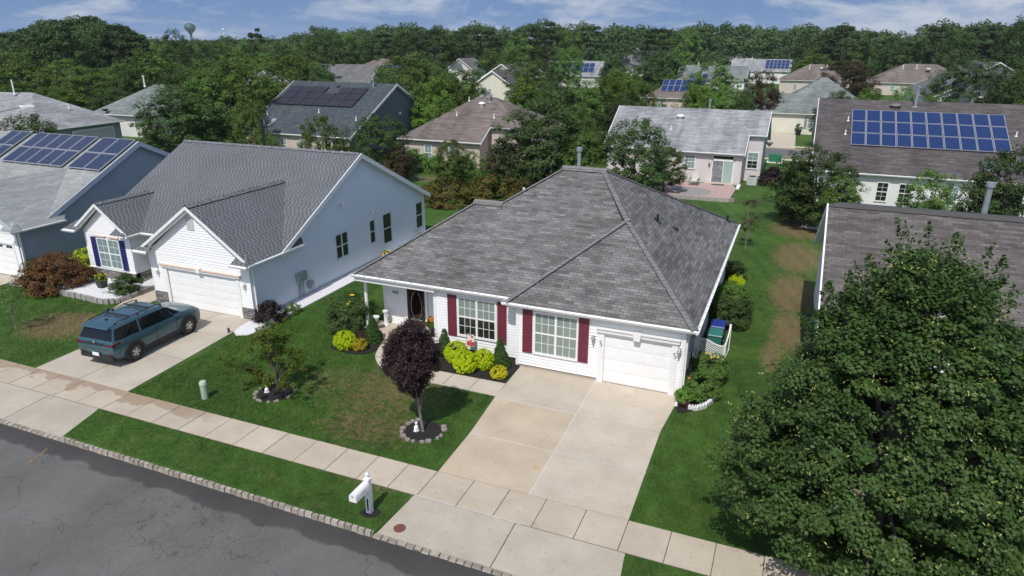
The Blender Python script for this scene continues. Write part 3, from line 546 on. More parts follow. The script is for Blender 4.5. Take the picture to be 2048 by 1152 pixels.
# ================================================================= MAIN HOUSE
EZ=2.83
H1=thing('house','white single-storey house with grey hip roof and burgundy shutters','house',(-9.8,31,0))
L1=(-13.25,28.2,5.49); L2=(-12.06,28.25,5.505)
A_=(-17.2,23.69,EZ); G_=(-9.79,23.15,EZ); R_=(-2.39,23.15,EZ); P_=(-6.09,27.68,5.497); V0=(-9.79,23.69,EZ); V1=(-6.09,28.22,5.497); T2=(-7.93,30.62,6.90); T1=(-9.83,30.60,6.90); K_=(-2.40,39.57,EZ); AB=(-17.2,32.7,EZ); LB=(-16.45,32.7,EZ); BK=(-16.45,39.57,EZ)
rf=MB(); slab_roof(rf,[[A_,V0,V1,T2,T1,L2,L1],[G_,R_,P_],[G_,P_,V1,V0],[R_,K_,T2,V1,P_],[A_,L1,AB],[AB,L1,L2,LB],[L2,T1,BK,LB],[T1,T2,K_,BK]],.13)
roof=rf.build('roof',[m_roof1,m_white],H1)
cp=MB(); caps(cp,R_,P_,.21,.2,nl=.0,nr=.75); caps(cp,P_,T2,.21,.2,nl=.0,nr=.75); caps(cp,G_,P_,.21,.2,nl=.6,nr=.0); caps(cp,A_,L1,.15,.2,nl=.5,nr=0); caps(cp,L2,T1,.15,.2,nl=.5,nr=0); caps(cp,L1,AB,.15); caps(cp,T2,K_,.15)
cp.sep('ridge_cap',m_cap1,roof)
for a,b in ((L1,L2),(T1,T2)):
    f=MB(); a=Vector(a);b=Vector(b); x0=a.x-.12;x1=b.x+.12; y=(a.y+b.y)/2; z=a.z
    f.hexa([(x0,y-.24,z-.08),(x1,y-.24,z-.08),(x1,y+.24,z-.08),(x0,y+.24,z-.08),(x0,y-.2,z+.0),(x1,y-.2,z+.0),(x1,y+.2,z+.0),(x0,y+.2,z+.0)]); f.poly([(x0,y-.22,z+.01),(x1,y-.22,z+.01),(x1,y,z+.09),(x0,y,z+.09)]); f.poly([(x0,y,z+.09),(x1,y,z+.09),(x1,y+.22,z+.01),(x0,y+.22,z+.01)]); f.build('ridge_vent',m_cap1,roof)
gt=MB(); gutter(gt,(-17.25,23.69,EZ),(-9.9,23.69,EZ),(0,-1,0)); gutter(gt,(-9.79,23.15,EZ),(-2.3,23.15,EZ),(0,-1,0)); gutter(gt,(-2.39,39.6,EZ),(-2.39,23.05,EZ),(1,0,0)); gutter(gt,(-9.79,23.72,EZ),(-9.79,23.1,EZ),(-1,0,0)); gutter(gt,(-17.2,23.6,EZ),(-17.2,32.7,EZ),(-1,0,0))
gt.sep('gutter',m_white,H1); gt=MB()
x=-16.6
while x<-2.6:
    yb=23.69 if x<-9.9 else 23.15; gt.box(x,x+.04,yb-.11,yb+.0,EZ-.015,EZ-.0); x+=.78
y=23.6
while y<39.4: gt.box(-2.39,-2.28,y,y+.05,EZ-.015,EZ); y+=.75
gt.sep('gutter_hanger',m_white,H1)
def wallparts(parent,specs,m,name='wall',**k):
    f=MB()
    for F,poly in specs: laps(f,F,poly,**k)
    return f.build(name,m,parent)
top=EZ-.10; fb=.10
Fg=front(23.40); Fl=front(23.95); Fd=front(25.25)
wallparts(H1,[(Fg,[(-9.30,fb+.06),(-5.98,fb+.06),(-5.98,top),(-9.30,top)]),(Fg,[(-5.98,2.12),(-3.0,2.12),(-3.0,top),(-5.98,top)]),(Fg,[(-3.0,fb),(-2.75,fb),(-2.75,top),(-3.0,top)]),
 (Fl,[(-13.30,fb),(-9.30,fb),(-9.30,top),(-13.30,top)]),(Fd,[(-16.62,.06),(-13.3,.06),(-13.3,top),(-16.62,top)]),(left(-9.30),[(23.40,fb),(23.95,fb),(23.95,top),(23.40,top)]),(left(-13.30),[(23.95,.06),(25.25,.06),(25.25,top),(23.95,top)]),(left(-16.62),[(25.25,.06),(33.0,.06),(33.0,top),(25.25,top)]),
 (right(-2.75),[(23.40,fb),(39.2,fb),(39.2,top),(23.40,top)]),(back(39.2),[(-16.1,fb),(-2.75,fb),(-2.75,top),(-16.1,top)])],m_lapw)
f=MB(); f.box(-9.27,-5.98,23.42,23.6,0,fb+.06); f.box(-13.27,-9.27,23.97,24.1,0,fb); f.box(-2.98,-2.78,23.42,23.6,0,fb); f.box(-2.95,-2.78,23.6,39.2,0,fb); f.box(-16.6,-16.5,25.3,33,0,.08); f.build('foundation',m_found,H1)
f=MB()
for x0,y0 in ((-9.36,23.36),(-2.85,23.36)): f.box(x0,x0+.1+.02,y0,y0+.11,fb,top)
f.box(-13.36,-13.24,23.91,24.02,.1,top); f.box(-16.68,-16.56,25.2,25.32,.06,top); f.box(-17.15,-13.2,23.72,23.84,2.52,top+.02); f.box(-17.15,-17.03,23.84,25.2,2.52,top+.02); f.sep('corner_trim',m_white,H1)
f=MB(); f.poly([(-17.15,23.75,top-.02),(-17.15,25.28,top-.02),(-13.25,25.28,top-.02),(-13.25,23.75,top-.02)]); f.build('porch_ceiling',m_vinyl,H1)
f=MB(); f.lathe((-17.0,24.3,.06),[(.11,0),(.11,.12),(.075,.14),(.075,2.3),(.11,2.32),(.11,2.46)],16); f.build('porch_column',m_white,H1,smooth=True)
f=MB(); f.prism([(-17.2,24.28),(-16.3,24.3),(-13.34,24.3),(-13.34,25.24),(-17.2,25.24)],-.03,.075); f.build('porch_slab',m_drive,H1)
window(H1,Fl,-12.22,-10.45,.68,2.44,2,3,2,bot=g_dark); window(H1,Fg,-8.60,-6.78,.74,2.54,2,3,2)
for F,a,b,c,d in ((Fl,-12.68,-12.27,.62,2.48),(Fl,-10.40,-9.99,.62,2.48),(Fg,-9.07,-8.66,.72,2.56),(Fg,-6.76,-6.36,.72,2.56)): shutter(H1,F,a,b,c,d,m_burg)
for y in (27.0,33.5): window(H1,right(-2.75),y,y+.8,1.0,2.3,1,2,2)
# garage
gd=garage_door(H1,Fg,-5.76,-3.20,.05,2.03,4,4)
f=MB(); f.fbox(Fg,-5.76,-3.20,-.12,.0,-.02,.045); f.build('threshold',m_found,H1); f=MB(); f.fbox(Fg,-5.98,-5.74,0,.06,0,2.1); f.fbox(Fg,-3.22,-3.0,0,.06,0,2.1); f.fbox(Fg,-5.98,-3.0,0,.05,2.03,2.13); f.fbox(Fg,-6.02,-2.94,.05,.13,2.13,2.27); f.fbox(Fg,-6.05,-2.91,.05,.18,2.27,2.32); f.fbox(Fg,-6.0,-2.96,.05,.09,2.07,2.13)
q=lambda u,w_,z:Fg(u,w_,z); f.hexa([q(-4.60,.22,2.04),q(-4.38,.22,2.04),q(-4.38,.12,2.04),q(-4.60,.12,2.04),q(-4.66,.22,2.36),q(-4.32,.22,2.36),q(-4.32,.12,2.36),q(-4.66,.12,2.36)]); f.build('garage_surround',m_white,H1)
def lantern(parent,F,u,z,m):
    f=MB(); f.fbox(F,u-.05,u+.05,.02,.05,z-.02,z+.14); p=F(u,.13,z); f.lathe((p.x,p.y,z-.16),[(.015,-.06),(.03,0),(.075,.2),(.09,.22),(.05,.29),(.012,.32)],6); f.tube(F(u,.03,z+.1),F(u,.13,z+.14),.012,n=6); return f.build('wall_lamp',m,parent)
m_silver=plain('silver_paint',(.42,.43,.43),.3,.1,8,metal=.7)
lantern(H1,Fg,-6.16,1.78,m_silver); lantern(H1,Fg,-2.93,1.80,m_silver)
for u in (-5.88,-3.1):
    f=MB(); pts=[(0,0),(.05,.03),(.06,.09),(.0,.12),(-.03,.18),(.03,.22)]
    for a,b in zip(pts,pts[1:]): f.tube(Fg(u+a[0],.08,1.55+a[1]),Fg(u+b[0],.08,1.55+b[1]),.009,n=5)
    f.build('decorative_hook',m_blackm,H1)
# front door
f=MB(); f.fbox(Fd,-15.56,-15.42,0,.08,.06,2.1); f.fbox(Fd,-14.5,-14.37,0,.08,.06,2.1); f.fbox(Fd,-15.56,-14.37,0,.09,2.0,2.14); dfm=f.build('door_frame',m_white,H1)
m_doorc=plain('dark_red_door',(.05,.012,.012),.35,.1); f=MB(); f.fbox(Fd,-15.42,-15.28,.02,.05,.1,2.0); f.fbox(Fd,-14.64,-14.5,.02,.05,.1,2.0); f.fbox(Fd,-15.28,-14.64,.02,.05,1.86,2.0); f.fbox(Fd,-15.28,-14.64,.02,.05,.1,.34); f.fbox(Fd,-15.3,-14.6,-.02,.015,.1,2.0); dr=f.build('front_door',m_doorc,H1)
f=MB(); flat(f,lambda u,w_,z:Fd(u,.04,z),[(-15.28,.34),(-14.64,.34),(-14.64,1.86),(-15.28,1.86)]); f.build('door_glass',_glass('door_dark_glass',(.012,.008,.008),.04,False),dr)
f=MB(); c0=(-14.96,1.12)
for s in (1,-1):
    for k in range(18):
        t0=-1.25+2.5*k/18;t1=-1.25+2.5*(k+1)/18; f.tube(Fd(c0[0]+s*.27*math.cos(t0),.045,c0[1]+.68*math.sin(t0)),Fd(c0[0]+s*.27*math.cos(t1),.045,c0[1]+.68*math.sin(t1)),.011,n=5)
for a in range(7): f.lathe(Fd(-15.2+.08*a,.05,.42+.03*math.sin(a*2)),[(.03,0),(.045,.03),(.02,.06)],6)
f.build('etched_oval',m_silver,dr)
f=MB(); f.lathe(Fd(-14.56,.07,1.05),[(.015,-.03),(.03,0),(.015,.03)],8); f.build('handle',m_silver,dr)
# number plaque: white with dark band and digits
f=MB(); f.fbox(Fd,-16.2,-15.86,.02,.045,1.54,1.74); pq=f.build('number_plaque',m_white,H1)
f=MB(); flat(f,lambda u,w_,z:Fd(u,.049,z),[(-16.17,1.57),(-15.89,1.57),(-15.89,1.68),(-16.17,1.68)]); f.build('dark_band',m_blackm,pq)
tcu=bpy.data.curves.new('numerals','FONT'); tcu.body='6028'; tcu.size=.105; tcu.extrude=.002; tcu.align_x='CENTER'; to=bpy.data.objects.new('numerals',tcu); C.objects.link(to)
dg=bpy.context.evaluated_depsgraph_get(); tme=bpy.data.meshes.new_from_object(to.evaluated_get(dg)); bpy.data.objects.remove(to); tme.materials.clear(); tme.materials.append(m_white)
tme.transform(Matrix.Translation(Fd(-16.03,.053,1.588)-Vector(H1['_org']))@Matrix.Rotation(R(90),4,'X')); tob=bpy.data.objects.new('numerals',tme); C.objects.link(tob); tob.parent=pq
# roof fittings
def plane_z(x): return EZ+.7208*(-2.39-x)
for x,y,h in ((-5.28,30.07,.32),(-2.95,38.4,.3)):
    f=MB(); z=plane_z(x); f.tube((x,y,z-.1),(x,y,z+h),.055,n=8); f.hexa([(x-.17,y-.17,plane_z(x-.17)+.0),(x+.17,y-.17,plane_z(x+.17)),(x+.17,y+.17,plane_z(x+.17)),(x-.17,y+.17,plane_z(x-.17))]+[(x-.14,y-.14,plane_z(x-.14)+.03),(x+.14,y-.14,plane_z(x+.14)+.03),(x+.14,y+.14,plane_z(x+.14)+.03),(x-.14,y+.14,plane_z(x-.14)+.03)]); f.build('vent_pipe',m_blackm,H1)
f=MB(); x,y=-4.55,30.84; z=plane_z(x); f.hexa([(x-.2,y-.1,plane_z(x-.2)+.01),(x+.1,y-.1,plane_z(x+.1)+.01),(x+.1,y+.1,plane_z(x+.1)+.01),(x-.2,y+.1,plane_z(x-.2)+.01),(x-.15,y-.09,z+.16),(x+.1,y-.09,z+.1),(x+.1,y+.09,z+.1),(x-.15,y+.09,z+.16)]); f.build('hood_vent',m_blackm,H1)
pipe(H1,-9.25,30.85,6.85,.75,.09,m_galv,True,'flue_pipe')
pipe(H1,-12.2,31.4,5.2,.4,.06,m_white)
# downspouts, meters
f=MB(); f.box(-2.74,-2.67,23.46,23.55,.1,2.6); f.box(-9.42,-9.35,23.86,23.93,.1,2.7); f.build('downspout',m_white,H1)
f=MB(); Fr=right(-2.75); f.fbox(Fr,24.55,24.95,.02,.2,1.35,1.95); f.fbox(Fr,24.6,24.9,.2,.3,1.1,1.4); f.build('electric_meter',m_galv,H1); f=MB(); f.tube(Fr(24.75,.1,1.3),Fr(24.75,.1,.0),.03); f.tube(Fr(24.3,.12,.0),Fr(24.3,.12,.7),.025); f.tube(Fr(24.3,.12,.7),Fr(24.7,.12,.75),.025); f.fbox(Fr,24.15,24.4,.05,.22,.45,.75); f.build('gas_meter',m_blackm,H1)
# ================================================================= NEIGHBOUR H2
H2=thing('house','white gabled house with slate roof, double garage and navy shutters','house',(-28.5,31,0))
rz,ry=6.55,32.06; sl_=(6.55-2.85)/(32.06-25.0)
X0,X1=-34.95,-22.1; ye=25.0; yb=39.6
def mz(y): return 2.85+sl_*(y-ye)
ga=(-25.4,22.75,5.27); gy=ye+(5.27-2.85)/sl_; 
ba=(-33.3,24.15,4.38); by_=ye+(4.38-2.85)/sl_
rf=MB()
main=[(X0,ye,2.85),(X1,ye,2.85),(X1,ry,rz),(X0,ry,rz)]
slab_roof(rf,[main,[(X0,ry,rz),(X1,ry,rz),(X1,yb,2.85),(X0,yb,2.85)]],.13)
gl,gr_=-28.85,-22.1
slab_roof(rf,[[(gl,22.75,2.85),ga,(ga[0],gy,5.27),(gl,ye,2.85)],[(gr_,22.75,2.85),(gr_,26.58,2.87),(ga[0],gy+.05,5.27),ga]],.12)
bl,br=-35.3,-31.35
slab_roof(rf,[[(bl,24.15,2.85),ba,(ba[0],by_,4.38),(bl,ye+.02,2.85)],[(br,24.15,2.85),(br,ye+.02,2.85),(ba[0],by_,4.38),ba]],.12)
# small return roofs at the gable feet
def ret(mb,x0,x1,y,z,d=.75): 
    sg=1 if x1>x0 else -1; slab_roof(mb,[[(x0,y-.24,z+.02),(x1,y-.24,z+.02),(x1-.05*sg,y+.34,z+.40),(x0+.42*sg,y+.34,z+.40)],[(x0,y-.24,z+.02),(x0+.42*sg,y+.34,z+.40),(x0,y+.34,z+.02)]],.07)
ret(rf,-28.98,-28.15,22.75,2.85); ret(rf,-22.05,-22.95,22.75,2.85); ret(rf,-35.75,-34.85,24.15,2.85); ret(rf,-31.35,-32.3,24.15,2.85)
r2=rf.build('roof',[m_roof2,m_white],H2)
cp=MB(); caps(cp,(X0,ry,rz+.01),(X1,ry,rz+.01),.17,.26,.05,.5,.5); caps(cp,(ga[0],ga[1],ga[2]+.01),(ga[0],gy,5.28),.17,.26,.07,.7,.7); caps(cp,ba,(ba[0],by_,4.39),.16,.26,.07,.7,.7); cp.sep('ridge_cap',m_cap2,r2)
f=MB()
for a,b,sd_ in (((gl,22.75,2.9),ga,(0,-1,0)),(ga,(gr_,22.75,2.9),(0,-1,0)),((bl,24.15,2.9),ba,(0,-1,0)),(ba,(br,24.15,2.9),(0,-1,0))):
    f.beam(a,b,.04,.15,sd_); a2=Vector(a)+Vector((0,.12,-.13)); b2=Vector(b)+Vector((0,.12,-.13)); f.beam(a2,b2,.06,.16,sd_)
f.beam((X1,ye,2.87),(X1,ry,rz+.02),.05,.26,(1,0,0)); f.beam((X1,ry,rz+.02),(X1,yb,2.87),.05,.26,(1,0,0)); f.sep('rake_board',m_white,H2)
gt=MB(); gutter(gt,(gr_,26.6,2.86),(gr_,22.65,2.86),(1,0,0)); gutter(gt,(gl,22.65,2.86),(gl,ye,2.86),(-1,0,0)); gutter(gt,(-29.0,22.5,2.86),(-28.1,22.5,2.86),(0,-1,0)); gutter(gt,(-22.95,22.5,2.86),(-22.0,22.5,2.86),(0,-1,0)); gutter(gt,(br,ye,2.85),(gl,ye,2.85),(0,-1,0)); gutter(gt,(br,ye+.2,2.85),(br,24.05,2.85),(1,0,0)); gutter(gt,(-35.8,23.9,2.85),(-34.9,23.9,2.85),(0,-1,0)); gutter(gt,(X0,yb,2.85),(X1,yb,2.85),(0,1,0)); gt.sep('gutter',m_white,H2)
Fg2=front(23.1); Fb=front(24.5); Fr2=right(-22.43)
wallparts(H2,[(Fr2,[(23.1,.15),(39.35,.15),(39.35,2.85),(32.06,6.42),(25.6,3.02),(25.2,2.72),(23.1,2.72)])],m_lap_shade,'side_wall')
f=MB(); laps(f,Fg2,[(-28.6,.66),(-27.8,.66),(-27.8,2.7),(-28.6,2.7)]); laps(f,Fg2,[(-23.1,.6),(-22.43,.6),(-22.43,2.7),(-23.1,2.7)]); laps(f,Fg2,[(-27.8,2.0),(-23.1,2.0),(-23.1,2.7),(-27.8,2.7)]); laps(f,Fg2,[(-28.6,2.7),(-22.43,2.7),(-25.5,5.08)]); laps(f,Fb,[(-35.0,.68),(-31.6,.68),(-31.6,2.75),(-35.0,2.75)]); laps(f,Fb,[(-35.0,2.75),(-31.6,2.75),(-33.3,4.2)])
laps(f,right(-31.6),[(24.5,.68),(28,.68),(28,2.75),(24.5,2.75)]); laps(f,left(-28.6),[(23.1,.1),(28,.1),(28,2.8),(23.1,2.8)]); laps(f,front(28),[(-31.6,.1),(-28.6,.1),(-28.6,2.8),(-31.6,2.8)]); laps(f,left(-34.95+.3),[(25,.1),(39.3,.1),(39.3,2.85),(32.06,6.4),(25,2.85)]); laps(f,back(39.35),[(-34.6,.1),(-22.43,.1),(-22.43,2.8),(-34.6,2.8)]); f.build('wall',m_lapw,H2)
f=MB(); f.fbox(Fb,-35.04,-31.56,-.2,.05,0,.66); f.fbox(right(-31.6),24.4,28,-.2,.04,0,.66); f.fbox(Fg2,-28.64,-27.78,-.3,.06,0,.62); f.fbox(Fg2,-23.12,-22.38,-.3,.06,0,.58); f.sep('stone_base',m_stone,H2)
f=MB(); f.fbox(Fb,-35.06,-31.54,0,.08,.66,.71); f.fbox(Fr2,23.3,39.35,-.1,-.01,0,.15); f.fbox(Fr2,23.02,23.14,0,.03,.6,2.7); f.fbox(Fr2,39.25,39.36,0,.03,.15,2.8); f.fbox(Fg2,-28.66,-28.56,0,.03,.62,2.7); f.sep('corner_trim',m_white,H2)
garage_door(H2,Fg2,-27.62,-23.28,.03,1.94,5,8)
f=MB(); f.fbox(Fg2,-27.8,-27.6,0,.05,0,2.0); f.fbox(Fg2,-23.3,-23.1,0,.05,0,2.0); f.fbox(Fg2,-27.8,-23.1,0,.05,1.93,2.02); f.fbox(Fg2,-27.9,-23.0,.05,.12,2.0,2.1); f.build('garage_surround',m_white,H2)
f=MB(); f.fbox(Fg2,-27.95,-25.6,.02,.16,2.1,2.16); f.fbox(Fg2,-25.3,-22.95,.02,.16,2.1,2.16); f.sep('header_cap',plain('peach_cap',(.62,.46,.37),.7,.08),H2)
f=MB(); f.fbox(Fg2,-25.58,-25.32,.02,.2,2.0,2.24); f.build('keystone',m_white,H2)
f=MB(); f.fbox(Fg2,-25.84,-25.4,.02,.045,4.05,4.66)
z=4.09
while z<4.6: f.fbox(Fg2,-25.8,-25.44,.045,.06,z,z+.03); z+=.06
f.build('gable_vent',plain('vent_grey',(.55,.55,.55),.6,.05),H2)
for u in (-28.2,-22.78): lantern(H2,Fg2,u,1.72,m_white)
window(H2,Fb,-34.1,-32.45,.76,2.42,2,2,2,top=g_teal,case=.06)
for a,b in ((-34.52,-34.16),(-32.4,-32.04)): shutter(H2,Fb,a,b,.76,2.44,m_navy)
f=MB(); f.fbox(Fb,-34.2,-33.35,.02,.12,2.5,2.55); f.fbox(Fb,-33.2,-32.4,.02,.12,2.5,2.55); f.sep('header_cap',bpy.data.materials['peach_cap'],H2)
m_sash=plain('pale_sash',(.62,.66,.70),.5,.03)
window(H2,Fr2,29.51,30.68,1.1,2.53,2,1,1,top=g_dark,fr=m_sash,grid=False); window(H2,Fr2,32.8,33.41,1.12,2.55,1,1,1,top=g_dark,fr=m_sash,grid=False); window(H2,Fr2,34.21,35.22,.7,2.61,1,1,1,top=g_dark,fr=m_sash,grid=False); window(H2,Fr2,38.15,39.04,.72,2.47,1,1,1,top=g_dark,fr=m_sash,grid=False)
f=MB(); f.tube(Fr2(30.3,0,4.15),Fr2(30.3,.22,4.15),.09,n=8); f.tube(Fr2(30.3,.22,4.19),Fr2(30.3,.22,3.9),.09,n=8); f.tube(Fr2(33.16,0,3.1),Fr2(33.16,.15,3.1),.05); f.tube(Fr2(33.16,.15,3.12),Fr2(33.16,.15,2.9),.05); f.fbox(Fr2,32.15,32.3,0,.08,3.0,3.15); f.build('wall_vent',m_white,H2)
f=MB(); f.fbox(Fr2,26.1,26.75,.02,.25,.95,1.4); f.tube(Fr2(26.3,.1,.95),Fr2(26.3,.1,0),.06); f.tube(Fr2(26.55,.1,.95),Fr2(26.55,.1,0),.03); f.fbox(Fr2,26.9,27.15,.05,.3,.35,.75); f.build('electric_meter',m_galv,H2)
f=MB(); f.fbox(Fr2,23.2,23.28,.02,.1,.1,2.7); f.build('downspout',m_white,H2)
pipe(H2,-24.2,33.2,5.9,.5,.07,m_white); f=MB(); f.tube((-29.6,33.0,5.9),(-29.6,33.0,8.0),.085,n=8); f.build('flue_pipe',m_blackm,H2)
# ================================================================= H3 far left with panels
H3=thing('house','blue-grey gabled house with pale roof and three solar arrays at the left edge','house',(-44,31,0))
ry3,rz3=31.2,6.42; s3=.5065; ye3=ry3-(rz3-2.85)/s3; X03,X13=-52.0,-37.85; yb3=38.6
rf=MB(); slab_roof(rf,[[(X03,ye3,2.85),(X13,ye3,2.85),(X13,ry3,rz3),(X03,ry3,rz3)],[(X03,ry3,rz3),(X13,ry3,rz3),(X13,yb3,2.85),(X03,yb3,2.85)]])
gx=-40.85; gz=5.02; gyy=ye3+(gz-2.85)/s3
slab_roof(rf,[[(-44.3,22.45,2.85),(gx,22.45,gz),(gx,gyy,gz),(-44.3,ye3,2.85)],[(-37.5,22.45,2.85),(-37.5,25.27,2.87),(gx,gyy+.03,gz),(gx,22.45,gz)]],.12); ret(rf,-37.4,-38.3,22.45,2.85)
r3=rf.build('roof',[m_roof3,m_white],H3)
f=MB(); f.beam((X13,ye3,2.88),(X13,ry3,rz3+.02),.06,.3,(1,0,0)); f.beam((X13,ry3,rz3+.02),(X13,yb3,2.87),.06,.3,(1,0,0)); f.beam((gx,22.45,gz+.02),(-37.5,22.45,2.9),.05,.25,(0,-1,0)); f.beam((-44.3,22.45,2.9),(gx,22.45,gz+.02),.05,.25,(0,-1,0)); f.sep('rake_board',plain('pale_blue_trim',(.42,.48,.54),.5,.04),H3)
gt=MB(); gutter(gt,(-37.5,25.35,2.86),(-37.5,22.35,2.86),(1,0,0)); gutter(gt,(-38.4,22.37,2.86),(-37.4,22.37,2.86),(0,-1,0)); gt.sep('gutter',m_white,H3)
f=MB(); flat(f,right(-38.14),[(22.9,0),(38.3,0),(38.3,2.8),(31.2,6.3),(24.4,2.95),(22.9,2.75)]); flat(f,back(38.3),[(-51.7,0),(-38.14,0),(-38.14,2.8),(-51.7,2.8)]); f.build('side_wall',s_h3,H3)
f=MB(); laps(f,front(22.9),[(-44.1,1.95),(-38.14,1.95),(-38.14,2.75),(-41,4.9),(-44.1,2.75)]); laps(f,front(22.9),[(-38.5,0),(-38.14,0),(-38.14,1.95),(-38.5,1.95)]); laps(f,front(25.3),[(-51.7,0),(-44.1,0),(-44.1,2.75),(-51.7,2.75)]); f.build('wall',m_lapw,H3)
garage_door(H3,front(22.9),-43.3,-38.6,.02,1.9,5,6,True)
f=MB(); f.fbox(front(22.9),-38.62,-38.48,0,.05,0,1.95); f.fbox(front(22.9),-43.5,-38.48,0,.06,1.9,2.02); f.fbox(right(-38.14),22.95,23.05,0,.1,.0,2.75); f.build('garage_surround',m_white,H3)
Vd=Vector((0,1,s3)).normalized(); hh=1.57
def r3p(x,y): return (x,y,2.85+s3*(y-ye3))
for (xa,n) in ((-49.4,2),(-46.75,5),(-40.72,2)):
    wd=1.0 if n==2 and xa<-45 else (1.11 if n==5 else 1.38)
    for i in range(n):
        for j in range(2): solar(H3,r3p(xa+i*wd,28.34+j*1.42),(1,0,0),Vd,wd,1.6,p_blue2)
edg=MB(); edg.beam(r3p(-44.2,26.9),r3p(-42.5,27.15),.05,.06,(0,-1,0)); edg.build('snow_guard',m_blackm,H3)
# ================================================================= generic houses
def house(label,x0,x1,y0,y1,kind,axis,pitch,rm,wm,loc=None,ze=2.85,group=None,win=(),door=None,back_=True,lap=False,trim=None,rot=0,parts=None,name='house',face=None,ridge_lo=None,ridge_hi=None):
    """block with its roof; local frame rotated about its centre by rot"""
    cx,cy=(x0+x1)/2,(y0+y1)/2; H=thing(name,label,'house',(cx,cy,0),rot,group); H['_org']=(cx,cy,0); trim=trim or m_white
    o=.35; a,b,c,d=x0-o,x1+o,y0-o,y1+o
    if axis=='x': half=(d-c)/2; zr=ze+half*pitch; ym=(c+d)/2; i=half if kind=='hip' else 0; i=min(i,(b-a)/2-.3); A=(a+i,ym,zr);B=(b-i,ym,zr); fs=[[(a,c,ze),(b,c,ze),B,A],[(b,d,ze),(a,d,ze),A,B]]; 
    else: half=(b-a)/2; zr=ze+half*pitch; xm=(a+b)/2; i=half if kind=='hip' else 0; i=min(i,(d-c)/2-.3); A=(xm,c+i,zr);B=(xm,d-i,zr); fs=[[(b,c,ze),(b,d,ze),B,A],[(a,d,ze),(a,c,ze),A,B]]
    if kind=='hip': fs+=([[(b,c,ze),(b,d,ze),B],[(a,d,ze),(a,c,ze),A]] if axis=='x' else [[(a,c,ze),(b,c,ze),A],[(b,d,ze),(a,d,ze),B]])
    rf=MB(); slab_roof(rf,fs); r=rf.build('roof',[rm,trim],H)
    f=MB(); zt=ze-.1
    def W(F,u0,u1,gab):
        p=[(u0,0),(u1,0),(u1,zt)]+([((u0+u1)/2,zt+((u1-u0)/2)*pitch)] if gab else [])+[(u0,zt)]; flat(f,F,p)
    gx_=kind=='gable' and axis=='x'; gy_=kind=='gable' and axis=='y'
    W(front(y0),x0,x1,gy_); W(back(y1),x0,x1,gy_); W(right(x1),y0,y1,gx_); W(left(x0),y0,y1,gx_); f.build('wall',wm,H)
    gt=MB()
    if axis=='x' or kind=='hip': gutter(gt,(a,c,ze),(b,c,ze),(0,-1,0)); gutter(gt,(b,d,ze),(a,d,ze),(0,1,0))
    if axis=='y' or kind=='hip': gutter(gt,(b,c,ze),(b,d,ze),(1,0,0)); gutter(gt,(a,d,ze),(a,c,ze),(-1,0,0))
    gt.sep('gutter',trim,H)
    if kind=='gable':
        f=MB()
        for e,sx in ((0,-1),(1,1)):
            if axis=='x': X=a if e==0 else b; f.beam((X,c,ze+.02),(X,ym,zr+.02),.05,.25,(sx,0,0)); f.beam((X,ym,zr+.02),(X,d,ze+.02),.05,.25,(sx,0,0))
            else: Y=c if e==0 else d; f.beam((a,Y,ze+.02),(xm,Y,zr+.02),.05,.25,(0,sx,0)); f.beam((xm,Y,zr+.02),(b,Y,ze+.02),.05,.25,(0,sx,0))
        f.sep('rake_board',trim,H)
    else: cp=MB(); [cp.beam(p,q,.0+.12,.05,(0,-1,0)) for p,q in ((A,B),)]; cp.sep('ridge_cap',rm,r)
    for wv in win: window(H,front(y0),wv[0],wv[1],wv[2],wv[3],wv[4] if len(wv)>4 else 1,2,2,top=wv[5] if len(wv)>5 else g_teal)
    if door: garage_door(H,front(y0),door[0],door[1],.05,2.1,4,4)
    return H
# R1 slate with black panels
R1=house('dark slate-roofed house carrying a black solar array, with a slate-blue gable wall',-56.6,-43.0,60.5,79.3,'gable','x',.498,m_roofR1,s_slate,win=())
def box_part(parent,name,m,*b): f=MB(); f.box(*b); return f.build(name,m,parent)
def skylight(parent,P,U,V,w_,h,m=None):
    P=Vector(P);U=Vector(U).normalized();V=Vector(V).normalized();n=U.cross(V); q=lambda u,v,k:P+U*u+V*v+n*k; f=MB()
    f.hexa([q(0,0,0),q(w_,0,0),q(w_,h,0),q(0,h,0),q(0,0,.09),q(w_,0,.09),q(w_,h,.09),q(0,h,.09)]); s=f.build('skylight',m_alu,parent)
    f=MB(); f.poly([q(.07,.07,.095),q(w_-.07,.07,.095),q(w_-.07,h-.07,.095),q(.07,h-.07,.095)]); f.build('pane',m or g_grey,s)
r1=lambda x,y:(x,y,2.85+.498*(y-60.15)); V1d=(0,1,.498)
for j in range(3):
    for i in range(6):
        if j==2 and i==3: continue
        solar(R1,r1(-56.3+i*1.78,65.1+j*1.2),(1,0,0),V1d,1.77,1.34,p_black,m_blackm)
for x in (-56.3,-54.35): skylight(R1,r1(x,61.3),(1,0,0),V1d,.6,1.35,plain('skylight_glass_%d'%int(-x),(.25,.33,.42),.15))
for x,y in ((-55.7,63.2),(-49.3,64.1),(-43.8,63.1)): pipe(R1,x,y,r1(x,y)[2],.4,.05)
turbine(R1,-49.9,68.9,7.1,m_blackm,.22); pipe(R1,-45.3,69.1,7.2,.8,.1,m_galv,True,'flue_pipe')
f=MB(); flat(f,front(60.46),[(-56.6,0),(-43,0),(-43,2.75),(-56.6,2.75)]); f.build('front_wall',s_beige,R1)
for a in (-51.9,-49.3,-44.6): window(R1,front(60.46),a,a+.85,.9,2.35,1,2,2,top=g_teal)
for y,z in ((66.5,3.6),(70.5,4.3)): f=MB(); f.fbox(right(-43.0),y,y+.25,0,.15,z,z+.25); f.build('wall_vent',m_white,R1)
window(R1,right(-43.0),67.9,69.6,1.6,2.6,2,1,1,top=g_dark,grid=False)
